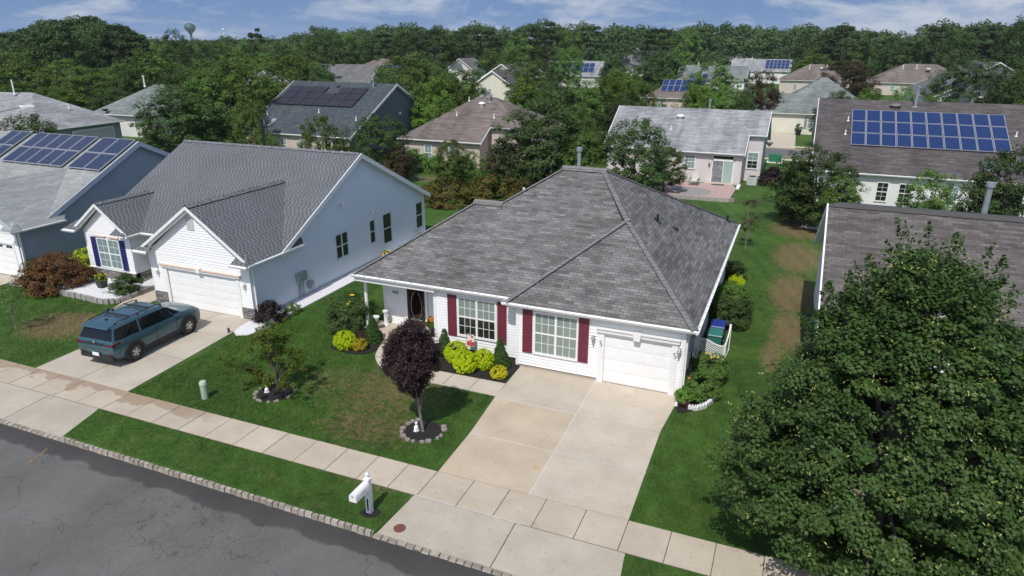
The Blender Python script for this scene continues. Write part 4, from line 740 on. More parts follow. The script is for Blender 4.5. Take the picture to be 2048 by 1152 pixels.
f=MB(); slab_roof(f,[[(-42.6,72,6.5),(-41.2,80.5,2.95),(-42.6,80.5,2.95)]],.05); f.build('side_roof',[m_roofR1,m_roofR1],R1)
# R2 tan hip house, hand shaped
R2=thing('house','tan house with a brown hip roof and a stepped-back right corner, behind the bare-trunked tree','house',(-33,69,0))
q2=lambda x,y:(x,y,2.85+.55*(y-62.2)); rr=(-30.15,69.2,6.70); rl=(-32.3,69.2,6.70)
f=MB(); slab_roof(f,[[q2(-38.3,62.2),q2(-28.8,62.2),q2(-28.8,64.55),q2(-26.75,64.55),rr,rl],[(-26.75,64.55,4.14),(-22.9,62.6,2.85),rr],[(-22.9,62.6,2.85),(-22.7,76.2,2.85),rr],[(-38.3,62.2,2.85),rl,(-38.3,76.2,2.85)],[(-38.3,76.2,2.85),rl,rr,(-22.7,76.2,2.85)]]); f.build('roof',[m_roofR2,m_white],R2)
f=MB(); flat(f,front(62.55),[(-38,0),(-29.1,0),(-29.1,2.75),(-38,2.75)]); flat(f,right(-29.1),[(62.55,0),(64.9,0),(64.9,4.05),(62.55,2.75)]); flat(f,front(64.9),[(-29.1,0),(-23.1,0),(-23.1,2.8),(-26.6,4.1),(-29.1,4.1)]); flat(f,left(-38),[(62.55,0),(76,0),(76,2.75),(62.55,2.75)]); flat(f,right(-23.1),[(64.9,0),(76,0),(76,2.75),(64.9,2.75)]); f.build('wall',s_beige,R2)
gt=MB(); gutter(gt,q2(-38.3,62.2),q2(-28.8,62.2),(0,-1,0)); gutter(gt,q2(-28.8,64.55),q2(-26.7,64.55),(0,-1,0)); gt.sep('gutter',m_white,R2)
f=MB(); f.beam((-28.8,62.2,2.87),(-28.8,64.55,4.16),.05,.2,(1,0,0)); f.sep('rake_board',m_white,R2)
window(R2,front(62.55),-35.3,-34.45,.74,2.32,1,2,2,top=g_teal); window(R2,front(62.55),-32.5,-31.65,.74,2.32,1,2,2,top=g_teal)
for x,y in ((-33.3,66.1),(-29.0,66.0),(-33.0,68.5)): pipe(R2,x,y,q2(x,y)[2],.4,.05)
turbine(R2,-31.2,67.8,5.95,None,.34); pipe(R2,-30.55,68.4,6.25,1.1,.09,m_galv,True,'flue_pipe')
for x in (-31.95,-31.2): box_part(R2,'ridge_vent',m_alu,x,x+.4,68.9,69.2,6.65,6.85)
# R3 pale grey house
R3=thing('house','pale grey gabled house with sliding glass door opening on the pink patio','house',(-10,71,0))
q3=lambda x,y:(x,y,2.85+.55*(y-65.45)); yr=71.5;zr=2.85+.55*(yr-65.45)
f=MB(); slab_roof(f,[[q3(-17.3,65.45),q3(-4.15,65.45),q3(-4.15,68.05),q3(-2.6,68.05),q3(-2.6,yr),q3(-17.3,yr)],[(-17.3,yr,zr),(-2.6,yr,zr),(-2.6,77.5,2.85),(-17.3,77.5,2.85)]]); f.build('roof',[m_roofR3,m_white],R3)
f=MB(); flat(f,front(65.8),[(-16.9,0),(-4.35,0),(-4.35,2.75),(-16.9,2.75)]); flat(f,front(68.3),[(-4.35,0),(-2.9,0),(-2.9,4.15),(-4.35,4.15)]); flat(f,right(-4.35),[(65.8,0),(68.3,0),(68.3,4.15),(65.8,2.75)]); f.build('wall',s_mauve,R3)
f=MB(); flat(f,right(-2.9),[(68.3,0),(77.2,0),(77.2,2.75),(71.5,6.0),(68.3,4.2)]); flat(f,left(-16.9),[(65.8,0),(77.2,0),(77.2,2.75),(71.5,6.0),(65.8,2.75)]); flat(f,back(77.2),[(-16.9,0),(-2.9,0),(-2.9,2.75),(-16.9,2.75)]); f.build('side_wall',s_blue,R3)
gt=MB(); gutter(gt,q3(-17.3,65.45),q3(-4.15,65.45),(0,-1,0)); gutter(gt,q3(-4.2,68.05),q3(-2.55,68.05),(0,-1,0)); gt.sep('gutter',m_white,R3)
for a,b in ((q3(-2.6,68.05),q3(-2.6,yr)),(q3(-2.6,yr),(-2.6,77.5,2.87)),(q3(-17.3,65.45),q3(-17.3,yr)),(q3(-4.15,65.45),q3(-4.15,68.05))): f=MB(); f.beam(a,b,.05,.22,(1 if a[0]>-10 else -1,0,0)); f.sep('rake_board',m_white,R3)
F3=front(65.8); 
f=MB(); f.fbox(F3,-6.98,-6.9,0,.06,.1,2.6); f.fbox(F3,-5.1,-5.0,0,.06,.1,2.6); f.fbox(F3,-6.98,-5.0,0,.06,2.55,2.62); f.fbox(F3,-6.98,-5.0,0,.06,2.08,2.28); f.fbox(F3,-5.98,-5.92,0,.05,.1,2.08); f.fbox(F3,-6.98,-5.0,0,.08,.0,.12); sd_=f.build('sliding_door',m_white,R3)
f=MB(); flat(f,lambda u,w_,z:F3(u,.02,z),[(-6.9,.12),(-5.98,.12),(-5.98,2.08),(-6.9,2.08)]); f.build('screen',g_grey,sd_)
f=MB(); flat(f,lambda u,w_,z:F3(u,.02,z),[(-5.92,.12),(-5.1,.12),(-5.1,2.08),(-5.92,2.08)]); f.build('pane',g_mint,sd_)
f=MB(); flat(f,lambda u,w_,z:F3(u,.02,z),[(-6.9,2.28),(-5.1,2.28),(-5.1,2.55),(-6.9,2.55)]); f.build('transom_pane',g_dark,sd_)
window(R3,F3,-9.5,-8.5,1.2,2.5,1,3,2,top=g_teal,bot=g_teal); window(R3,front(68.3),-4.1,-3.1,1.15,2.7,1,2,2,top=g_teal,bot=g_dark)
lantern(R3,F3,-7.2,1.7,m_blackm); turbine(R3,-10.85,70.0,5.35,None,.38); pipe(R3,-11.4,68.3,4.4,.4,.05); pipe(R3,-8.35,71.4,6.1,.8,.09,m_galv,True,'flue_pipe')
box_part(R3,'door_step',m_drive,-7.4,-4.9,64.9,65.75,0,.15); f=MB(); f.tube((-2.85,68.35,4.1),(-2.85,68.35,.1),.04); f.build('downspout',m_white,R3)
f=MB(); f.tube((-2.5,72.5,3.0),(-2.9,72.5,3.0),.03); f.lathe((-2.45,72.5,2.75),[(.05,0),(.3,.25),(.34,.4)],10); f.build('satellite_dish',m_grey if 'm_grey' in globals() else m_galv,R3)
# R4 big solar house
R4=house('wide dark brown roof with thirty bright blue solar panels above white walls',1.7,17.6,59.85,79.2,'gable','x',.48,m_roofR4,s_white,win=((6.2,7.06,.71,2.24,1,g_dark),(7.73,8.63,.71,2.23,1,g_dark),(10.94,11.72,.76,2.26,1,g_teal)))
s4=.48; r4=lambda x,y:(x,y,2.85+s4*(y-59.5)); V4=(0,1,s4)
Pn=[(4.15,64.75),(16.0,64.75)]
# array corners measured on the roof: x 4.15..15.6, y 63.2..69.0
for j in range(3):
    for i in range(10): solar(R4,r4(4.06+i*1.115,62.85+j*1.64),(1,0,0),V4,1.11,1.80,p_blue)
for x,y in ((3.8,66.3),(3.65,64.4),(15.75,65.2)): pipe(R4,x,y,r4(x,y)[2],.35,.05)
turbine(R4,7.4,68.5,7.15,plain('roof_vent_grey',(.16,.16,.16),.6),.42); pipe(R4,8.9,68.7,7.25,1.5,.12,m_galv,True,'flue_pipe'); f=MB(); f.tube((7.75,69.6,7.6),(7.75,69.6,8.9),.02); f.build('antenna',m_galv,R4)
for x in (13.2,15.0): skylight(R4,r4(x,60.7),(1,0,0),V4,.75,1.1,plain('skylight_dark_%d'%int(x),(.06,.10,.13),.12))
F4=front(59.85); f=MB(); f.fbox(F4,13.15,13.3,0,.06,0,2.4); f.fbox(F4,15.8,15.95,0,.06,0,2.4); f.fbox(F4,13.15,15.95,0,.06,2.02,2.12); f.fbox(F4,13.15,15.95,0,.06,2.36,2.45); s_=f.build('sliding_door',m_white,R4)
f=MB(); flat(f,lambda u,w_,z:F4(u,.02,z),[(13.3,.05),(15.8,.05),(15.8,2.36),(13.3,2.36)]); f.build('pane',g_dark,s_)
# R5 brown roof at right
H5=thing('house','brown-shingled house at the right, half hidden by the big foreground tree','house',(8,31,0))
s5=.5; y5=30.6; z5=6.2; e5=23.9; x5a,x5b=1.55,15.5
f=MB(); slab_roof(f,[[(x5a,e5,2.85),(x5b,e5,2.85),(x5b,y5,z5),(x5a,y5,z5)],[(x5a,y5,z5),(x5b,y5,z5),(x5b,37.4,2.85),(x5a,37.4,2.85)],[(x5a,21.8,2.85),(5.1,21.8,5.4),(5.1,29.0,5.4),(x5a,e5,2.85)],[(8.65,21.8,2.85),(8.65,e5,2.85),(5.1,29.0,5.4),(5.1,21.8,5.4)]]); rr5=f.build('roof',[m_roofR5,m_white],H5)
f=MB(); f.hexa([(x5a,y5-.22,z5-.06),(x5b,y5-.22,z5-.06),(x5b,y5+.22,z5-.06),(x5a,y5+.22,z5-.06),(x5a+.4,y5-.1,z5+.1),(x5b,y5-.1,z5+.1),(x5b,y5+.1,z5+.1),(x5a+.4,y5+.1,z5+.1)]); f.build('ridge_vent',m_capd,rr5)
f=MB(); laps(f,front(22.15),[(1.9,2.0),(8.3,2.0),(8.3,2.75),(5.1,5.1),(1.9,2.75)]); laps(f,front(22.15),[(1.9,0),(2.6,0),(2.6,2.0),(1.9,2.0)]); laps(f,front(22.15),[(7.6,0),(8.3,0),(8.3,2.0),(7.6,2.0)]); laps(f,right(8.3),[(22.15,0),(26,0),(26,2.75),(22.15,2.75)]); laps(f,front(26),[(8.3,0),(15,0),(15,2.75),(8.3,2.75)]); f.build('wall',m_lapw,H5)
f=MB(); laps(f,left(1.9),[(22.15,.1),(37.1,.1),(37.1,2.75),(30.6,6.0),(24.2,2.9),(22.15,2.75)]); f.build('side_wall',m_lap_shade,H5)
garage_door(H5,front(22.15),2.75,7.45,.03,1.95,5,8)
for a,b,sd_ in (((8.65,21.8,2.9),(5.1,21.8,5.44),(0,-1,0)),((5.1,21.8,5.44),(x5a,21.8,2.9),(0,-1,0)),((x5a,e5,2.88),(x5a,y5,z5+.02),(-1,0,0)),((x5a,y5,z5+.02),(x5a,37.4,2.88),(-1,0,0))): f=MB(); f.beam(a,b,.06,.28,sd_); f.sep('rake_board',m_white,H5)
gt=MB(); gutter(gt,(x5a,21.75,2.86),(x5a,e5+.3,2.86),(-1,0,0)); gt.sep('gutter',m_white,H5)
pipe(H5,7.05,30.9,6.1,1.15,.11,m_galv,True,'flue_pipe')
# R6 sage hip with garage facing us over the rear street
R6=house('sage hip-roofed house whose white garage door faces the rear street',-4.3,9.5,107.4,125,'hip','x',.5,m_roofGr,s_cream,door=(-3.6,-.75))
f=MB(); slab_roof(f,[[(-6.6,107.0,2.85),(1.0,107.0,2.85),(-2.9,112.6,5.1)],[(-6.6,107.0,2.85),(-2.9,112.6,5.1),(-2.9,120,5.1),(-6.6,120,2.85)],[(1.0,107,2.85),(3.5,112.6,5.3),(-2.9,112.6,5.1)]]); f.build('wing_roof',[m_roofGr,m_white],R6); box_part(R6,'wing_wall',s_cream,-6.3,-4.3,107.4,119,0,2.75)
window(R6,front(107.4),1.0,2.4,.85,2.4,1,2,2); shutter(R6,front(107.4),.6,.95,.85,2.4,m_galv)
# L4, L5 turned houses at the left rear
L4=thing('house','silver hip-roofed house at far left with a pale garage door turned sideways','house',(-85,56,0)); 
def hip_free(H,c,rm,wm,ze,apexA,apexB,inset=.4):
    c=[Vector((x,y,ze)) for x,y in c]; A=Vector(apexA);B=Vector(apexB); f=MB(); slab_roof(f,[[c[0],c[1],A],[c[1],c[2],B],[c[1],B,A],[c[2],c[3],B],[c[3],c[0],A],[c[3],A,B]]); f.build('roof',[rm,m_white],H)
    m_=sum(c,Vector())/4; f=MB()
    for i in range(4):
        a=c[i]+(m_-c[i]).normalized()*inset*1.4;b=c[(i+1)%4]+(m_-c[(i+1)%4]).normalized()*inset*1.4; f.poly([(a.x,a.y,0),(b.x,b.y,0),(b.x,b.y,ze-.1),(a.x,a.y,ze-.1)])
    f.build('wall',wm,H)
    gt=MB()
    for i in range(4):
        a=c[i];b=c[(i+1)%4]; o=((a+b)/2-m_); gutter(gt,a,b,(o.x,o.y,0))
    gt.sep('gutter',m_white,H)
hip_free(L4,[(-76.3,50.2),(-77.2,62.2),(-96,60.5),(-95,48.5)],m_roofL4,s_grey,2.85,(-84.6,56.6,6.3),(-90.5,55.0,6.3))
f=MB(); Fx=frame(-76.62,50.6,-.075,.997,.997,.075); f.fbox(Fx,4.6,9.9,.0,.06,.0,2.25); f.build('garage_door',plain('pale_grey_door',(.55,.55,.53),.5,.03),L4); f=MB(); f.fbox(Fx,4.4,10.1,-.02,.05,.0,2.4); f.build('garage_surround',m_white,L4); window(L4,Fx,1.2,3.0,.9,2.2,2,2,2,top=g_teal)
pipe(L4,-86.2,55.5,6.2,1.6,.08,m_white,False,'flue_pipe'); pipe(L4,-80.3,57.6,4.6,.5,.06)
L5=thing('house','sage-roofed house with white walls between the silver hip roof and the dark evergreen','house',(-84,74,0))
hip_free(L5,[(-89,66.5),(-79.3,66.8),(-79.0,81.5),(-89.5,81.5)],m_roofGr,s_white,2.85,(-84.8,74.2,6.3),(-84.0,75.8,6.3))
window(L5,front(67.2),-81.6,-80.8,.9,2.4,1,2,2); pipe(L5,-85.4,73,6.1,1.2,.09,m_white,True,'flue_pipe')
f=MB(); f.tube((-86.0,66.9,2.8),(-86.0,66.9,3.3),.04); f.lathe((-86.0,66.7,3.2),[(.05,0),(.38,.15),(.42,.3)],10); f.build('satellite_dish',m_blackm,L5)
# far houses: (label, cx, cy, w, d, kind, axis, pitch, roof, wall, rot, eave)
FARH=[('brown hip-roofed house with a beige front gable, beyond the sage roof',2,199,16,13,'hip','x',.55,m_roofR2,s_beige,0,3.2),
('long pale roof carrying a distant dark blue solar array, right of centre',-13.5,241,17,13,'gable','x',.5,m_roofR3,s_white,0,3.6),
('plain sage gabled roof left of the dull purple-brown tree',-21.5,186,16,12,'gable','x',.5,m_roofGr,s_white,0,3.4),
('small brown hip roof covered with steep blue solar panels amid the trees',-19.6,131,13,12,'hip','x',.58,m_roofR2,s_beige,0,3.0),
('broad brown hip roof with a white domed vent, above the solar-panelled house',26,205,22,15,'hip','x',.55,m_roofR2,s_beige,0,2.9),
('grey roof with a small white gable, sloping to the right above the solar-panelled house',27,160,13,26,'gable','y',.5,m_roofMg,s_white,.05,2.9),
('tall slate-grey two-gabled house near the right edge',39,205,10,28,'gable','y',.6,m_roofGr,s_slate,.05,5.0),
('upper of the twin cream gables among trees',-67,166,10,16,'gable','y',.6,m_roofR4,s_cream,-.05,3.8),
('lower of the twin cream gables, in front of the upper',-60.5,146,8,16,'gable','y',.62,m_roofR4,s_cream,-.05,3.6),
('distant pale roof with two rows of light blue solar panels',-61,197,15,12,'gable','x',.6,m_roofR3,s_white,.15,3.0),
('mid-grey roof behind the slate roof and its black panels',-99,141,15,14,'gable','x',.5,m_roofMg,s_white,.2,3.2),
('brown two-part roof beyond the mid-grey roof',-108,170,18,15,'hip','x',.55,m_roofR2,s_beige,.1,3.1),
('silver faceted roof peeping between trees left of the slate roof',-92,105,10,10,'hip','x',.7,m_roofL4,s_white,.2,3.2),
('little brown hip roof with two white pipes in the left wood',-145,117,9,9,'hip','x',.8,m_roofR2,s_beige,.3,3.0),
('pale grey hip roof behind brown roof near the left edge',-156,108,13,11,'hip','x',.7,m_roofR3,s_white,.3,3.0),
('tan roof at the left edge among trees',-147,94,16,11,'hip','x',.6,m_roofR2,s_beige,.4,3.0),
('tiny white gable peeping over trees near the centre',-97,200,8,10,'gable','y',.7,m_roofMg,s_white,0,4.0),
('small grey hip roof with two pipes, right of centre in the trees',-60,264,12,10,'hip','x',.7,m_roofMg,s_white,0,3.6),
('grey gable end just above the small grey hip roof',-81,390,12,12,'gable','x',.7,m_roofMg,s_slate,0,3.8),
('dark roof with white dormer fronts under the wood edge',-38,425,22,12,'gable','x',.6,m_roofR1,s_white,0,4.0),
('faint brown roof among trees above the right-hand brown hip roof',13,272,17,12,'hip','x',.6,m_roofR2,s_beige,0,3.3),
('distant roof with a scrap of blue panel above the brown hip ridge',44,322,14,12,'gable','x',.6,m_roofMg,s_white,0,3.0),
('brown roof with a white gable near the right edge of the wood',70,330,20,14,'gable','y',.5,m_roofR2,s_white,.2,3.2),
('navy roof fragment between trees left of the silver faceted roof',-136,144,10,9,'gable','x',.6,m_roofR1,s_white,.2,3.4),
]
FH=[]
for (lb,cx,cy,W_,D_,kd,ax,pt,rm,wm,rot,ze) in FARH:
    h=house(lb,cx-W_/2,cx+W_/2,cy-D_/2,cy+D_/2,kd,ax,pt,rm,wm,rot=rot,ze=ze,win=((cx-W_*.3,cx-W_*.3+1,.9,2.3),)); 
    for c_ in h.children: c_.location=c_.location; 
    FH.append(h)
def far_pipe(h,dx,dy,z,hh=1.0,m=None): o=h['_org']; pipe(h,o[0]+dx,o[1]+dy,z,hh,.1,m or m_white)
for k,dx,dy,z in ((0,-1.5,-2,5.8),(0,2.5,-2,5.9),(1,-3,.2,6.6),(2,-4,.2,6.3),(4,-4,-2,6),(4,-1,-2,6.2),(13,-1,0,6),(13,1,0,6),(14,-1,0,6),(14,.6,0,6),(17,-3,-1,6),(17,0,0,6.5),(11,2,-1,6),(9,2,0,6.2),(12,-2,0,6)): far_pipe(FH[k],dx,dy,z)
turbine(FH[0],3.4,196.4,5.9,None,.5); turbine(FH[4],27.4,201.5,6.0,None,.55)
def far_array(h,x0,y0,nx,ny,pw,ph,ze,pt,yE,m=p_blue):
    for j in range(ny):
        for i in range(nx): yy=y0+j*ph*math.cos(math.atan(pt)); solar(h,(x0+i*pw,yy,ze+pt*(yy-yE)),(1,0,0),(0,1,pt),pw,ph,m)
far_array(FH[1],-12.2,235.6,6,3,1.15,1.75,3.6,.5,234.15); far_array(FH[3],-23.5,126.3,4,2,1.1,1.8,3.0,.58,124.65); far_array(FH[3],-19.3,126.6,3,3,1.1,1.8,3.0,.58,124.65); far_array(FH[9],-67.4,192.2,8,2,1.5,2.2,3.0,.6,190.65); far_array(FH[21],39.5,317.5,5,2,1.5,1.8,3.0,.6,315.65); far_array(FH[11],-106,165.5,5,1,1.3,1.8,3.1,.55,162.15)
# ================================================================= FOLIAGE
def np_obj(name,V,Q,m,parent=None,loc=None,mi=None):
    me=bpy.data.meshes.new(name); k=Q.shape[1]; me.vertices.add(len(V)); me.vertices.foreach_set('co',V.astype(np.float32).ravel()); me.loops.add(Q.size); me.loops.foreach_set('vertex_index',Q.astype(np.int32).ravel()); me.polygons.add(len(Q)); me.polygons.foreach_set('loop_start',np.arange(0,Q.size,k,dtype=np.int32)); me.polygons.foreach_set('loop_total',np.full(len(Q),k,dtype=np.int32))
    for q in (m if isinstance(m,(list,tuple)) else [m]): me.materials.append(q)
    if mi is not None: me.polygons.foreach_set('material_index',mi.astype(np.int32))
    me.update(calc_edges=True); o=bpy.data.objects.new(name,me); C.objects.link(o)
    if parent is not None: o.parent=parent
    if loc is not None: o.location=loc
    return o
def leafcards(rng,c,n,L,W=.55,curl=.0):
    k=len(c); r=rng.normal(size=(k,3)); t=np.cross(n,r); t/=np.linalg.norm(t,axis=1)[:,None]+1e-9; b=np.cross(n,t); s=(L*rng.uniform(.6,1.25,k))[:,None]
    V=np.stack([c-t*s*.5,c+b*s*W*.5+n*s*curl,c+t*s*.5,c-b*s*W*.5+n*s*curl],1).reshape(-1,3); Q=np.arange(4*k).reshape(k,4); return V,Q
PROF={'round':lambda h:np.sqrt(np.clip(1-((h-.45)/.56)**2,0,1)),'oval':lambda h:np.clip(np.sin(np.pi*np.clip(h,0,1)**.85)**.6,0,1),'cone':lambda h:np.clip(1.02-h,0,1)**.85,'pyr':lambda h:np.clip(1-h,0,1)**.55*np.clip(h*9+.35,0,1),'umb':lambda h:np.where(h>.45,np.sqrt(np.clip(1-((h-.62)/.42)**2,0,1)),.25+.5*h),'dome':lambda h:np.sqrt(np.clip(1-h**2,0,1))}
PROF['egg']=lambda h:np.clip(np.sin(np.pi*np.clip(h,0,1)**1.25),0,1)**.62
def crown(rng,z0,z1,Rm,prof,nc,nl,L,cr,inner=.35,lob=.16,flat=.65,W=.55,up=.55,layers=0):
    P=PROF[prof]; h=[]
    while len(h)<nc:
        x=rng.uniform(0,1); 
        if rng.uniform()<P(np.array(x))**1.3+.05: h.append(x)
    h=np.array(h)
    if layers: h=(np.round(h*layers)+rng.uniform(-.16,.16,nc))/layers; h=np.clip(h,0,1)
    a=rng.uniform(0,2*np.pi,nc); ph=rng.uniform(0,6.28,4); lb=1+lob*np.sin(3*a+ph[0]+4*h)+lob*.7*np.sin(5*a+ph[1]-6*h)+lob*.5*np.sin(9*a+ph[2]+9*h)
    fr=inner+(1-inner)*np.sqrt(rng.uniform(0,1,nc)); rr=P(h)*Rm*fr*lb
    cc=np.stack([rr*np.cos(a),rr*np.sin(a),z0+(z1-z0)*h],1); sz=cr*rng.uniform(.6,1.3,nc)
    d=rng.normal(size=(nc,nl,3)); d/=np.linalg.norm(d,axis=2)[:,:,None]; d*=(rng.uniform(.15,1,(nc,nl))**.5)[:,:,None]
    pts=cc[:,None,:]+d*sz[:,None,None]*np.array([1,1,flat]); out=cc-np.array([0,0,z0+(z1-z0)*.4]); out/=np.linalg.norm(out,axis=1)[:,None]+1e-6
    n=out[:,None,:]*.45+d*.55+np.array([0,0,up])+rng.normal(size=(nc,nl,3))*.38; n/=np.linalg.norm(n,axis=2)[:,:,None]
    pts=pts.reshape(-1,3); n=n.reshape(-1,3); k=pts[:,2]>.03
    V,Q=leafcards(rng,pts[k],n[k],L,W); return V,Q,cc
def trunk_mb(rng,z0,zt,r,cc,nb,lean=(0,0)):
    f=MB(); p=Vector((0,0,-.1)); k=5; pts=[p]
    for i in range(1,k+1): t=i/k; pts.append(Vector((lean[0]*t+rng.uniform(-.04,.04),lean[1]*t+rng.uniform(-.04,.04),zt*t)))
    for i in range(k): f.tube(pts[i],pts[i+1],r*(1.15 if i==0 else 1)*(1-.75*i/k),r*(1-.75*(i+1)/k),7,cap=False)
    idx=rng.choice(len(cc),min(nb,len(cc)),replace=False)
    for j in idx:
        c=Vector(cc[j]); t=max(.25,min(.95,(c.z*.55)/zt)); a=pts[int(t*k)]; m_=a.lerp(c,.5)+Vector((0,0,.08*(c-a).length)); r0=r*(1-.75*t)*.5
        f.tube(a,m_,r0,r0*.6,5,cap=False); f.tube(m_,c,r0*.6,r0*.2,5,cap=False)
    return f
def tree(name,label,cat,loc,seed,z0,z1,Rm,prof,nc,nl,L,cr,mat_,bark=None,tr=.15,group=None,nb=10,**k):
    rng=np.random.default_rng(seed); T=thing(name,label,cat,loc,0,group); V,Q,cc=crown(rng,z0,z1,Rm,prof,nc,nl,L,cr,**k)
    np_obj('crown',V,Q,mat_,T)
    f=trunk_mb(rng,z0,z0+(z1-z0)*.75,tr,cc,nb); f.build('trunk',bark or m_bark,T,org=(0,0,0)); return T
l_mid=leafmat('leaf_mid_green',[(.052,.096,.020),(.084,.148,.030),(.116,.190,.042),(.152,.23,.060)],.3,.6,.15)
l_dark=leafmat('leaf_dark_green',[(.032,.058,.017),(.054,.094,.026),(.078,.126,.036),(.104,.156,.048)],.32,.6,.15)
l_bright=leafmat('leaf_bright_green',[(.055,.105,.014),(.092,.165,.023),(.130,.215,.034),(.18,.26,.055)],.32,.6,.15)
l_pine=leafmat('pine_needles',[(.024,.046,.017),(.040,.072,.024),(.058,.096,.031),(.078,.116,.040)],.2,.65,.12)
l_purp=leafmat('leaf_purple_brown',[(.038,.030,.018),(.068,.048,.028),(.092,.072,.036),(.11,.11,.045)],.25,.6,.15)
l_big=leafmat('leaf_maple_gloss',[(.026,.054,.014),(.044,.088,.021),(.068,.122,.030),(.105,.160,.048)],.27,.5,.2,.5,False)
l_maroon=leafmat('leaf_maroon',[(.007,.004,.005),(.018,.009,.011),(.038,.018,.019),(.080,.052,.042)],.15,.5,.25)
l_gold=leafmat('leaf_golden',[(.30,.40,.010),(.46,.58,.014),(.58,.70,.020),(.68,.76,.04)],.35,.6,.15,.7,False)
l_goldd=leafmat('leaf_golden_dull',[(.28,.24,.014),(.42,.36,.018),(.52,.44,.025),(.58,.46,.05)],.3,.6,.15)
l_spruce=leafmat('dwarf_spruce_needles',[(.030,.070,.018),(.046,.098,.024),(.062,.120,.030),(.08,.14,.04)],.15,.65,.12,.7,False)
l_red=leafmat('leaf_red_maple',[(.065,.026,.014),(.115,.050,.022),(.14,.075,.03),(.11,.11,.035)],.25,.6,.15)
l_rust=leafmat('leaf_rusty_shrub',[(.045,.072,.016),(.075,.10,.02),(.14,.105,.024),(.19,.10,.026)],.25,.6,.15)
def veg(kind,seed):
    K={'d':(l_dark,'round'),'o':(l_mid,'round'),'b':(l_bright,'oval'),'u':(l_purp,'round')}[kind]; return K
rngs=77; PROTO={}
def proto(key,far):
    rng=np.random.default_rng(hash_(key)); k=key[1] if far else key[0]
    if k=='p': V,Q,cc=crown(rng,3.2,10,4.2,'umb',34,110 if far else 170,.62,1.0,.25,.3,.38,.5,.7,6); m_=l_pine
    else:
        m_,pf=veg(k,0); z0={'d':1.0,'o':1.6,'b':1.4,'u':1.2}[k]
        if far: V,Q,cc=crown(rng,z0,10,4.2,pf,95,95,.37,.95,.45,.2,.7,.65,.9)
        else: V,Q,cc=crown(rng,z0,10,4.1,pf,240,80,.27,.66,.28,.20,.75,.6,.75)
    f=trunk_mb(rng,2,7,.22,cc,8); return V,Q,f,m_
def hash_(s): return sum(ord(c)*(31**i) for i,c in enumerate(s))%99991
def place_tree(key,X,Y,h,r,label,group=None,far=False,i=0):
    if key not in PROTO:
        V,Q,f,m_=proto(key,far); nm='pine_tree' if 'p' in key else 'tree'; T=thing(nm,label,'tree',(X,Y,0),0,group); np_obj('crown',V,Q,m_,T); f.build('trunk',m_bark,T,org=(0,0,0)); PROTO[key]=T
    else: T=copy_thing(PROTO[key],(X,Y,0),(i*2.399)%6.283,label,1.0,group)
    if group is None and 'group' in T: del T['group']
    T.rotation_euler=(0,0,(i*2.399)%6.283); T.scale=(r/4.2,r/4.2,h/10.4); return T
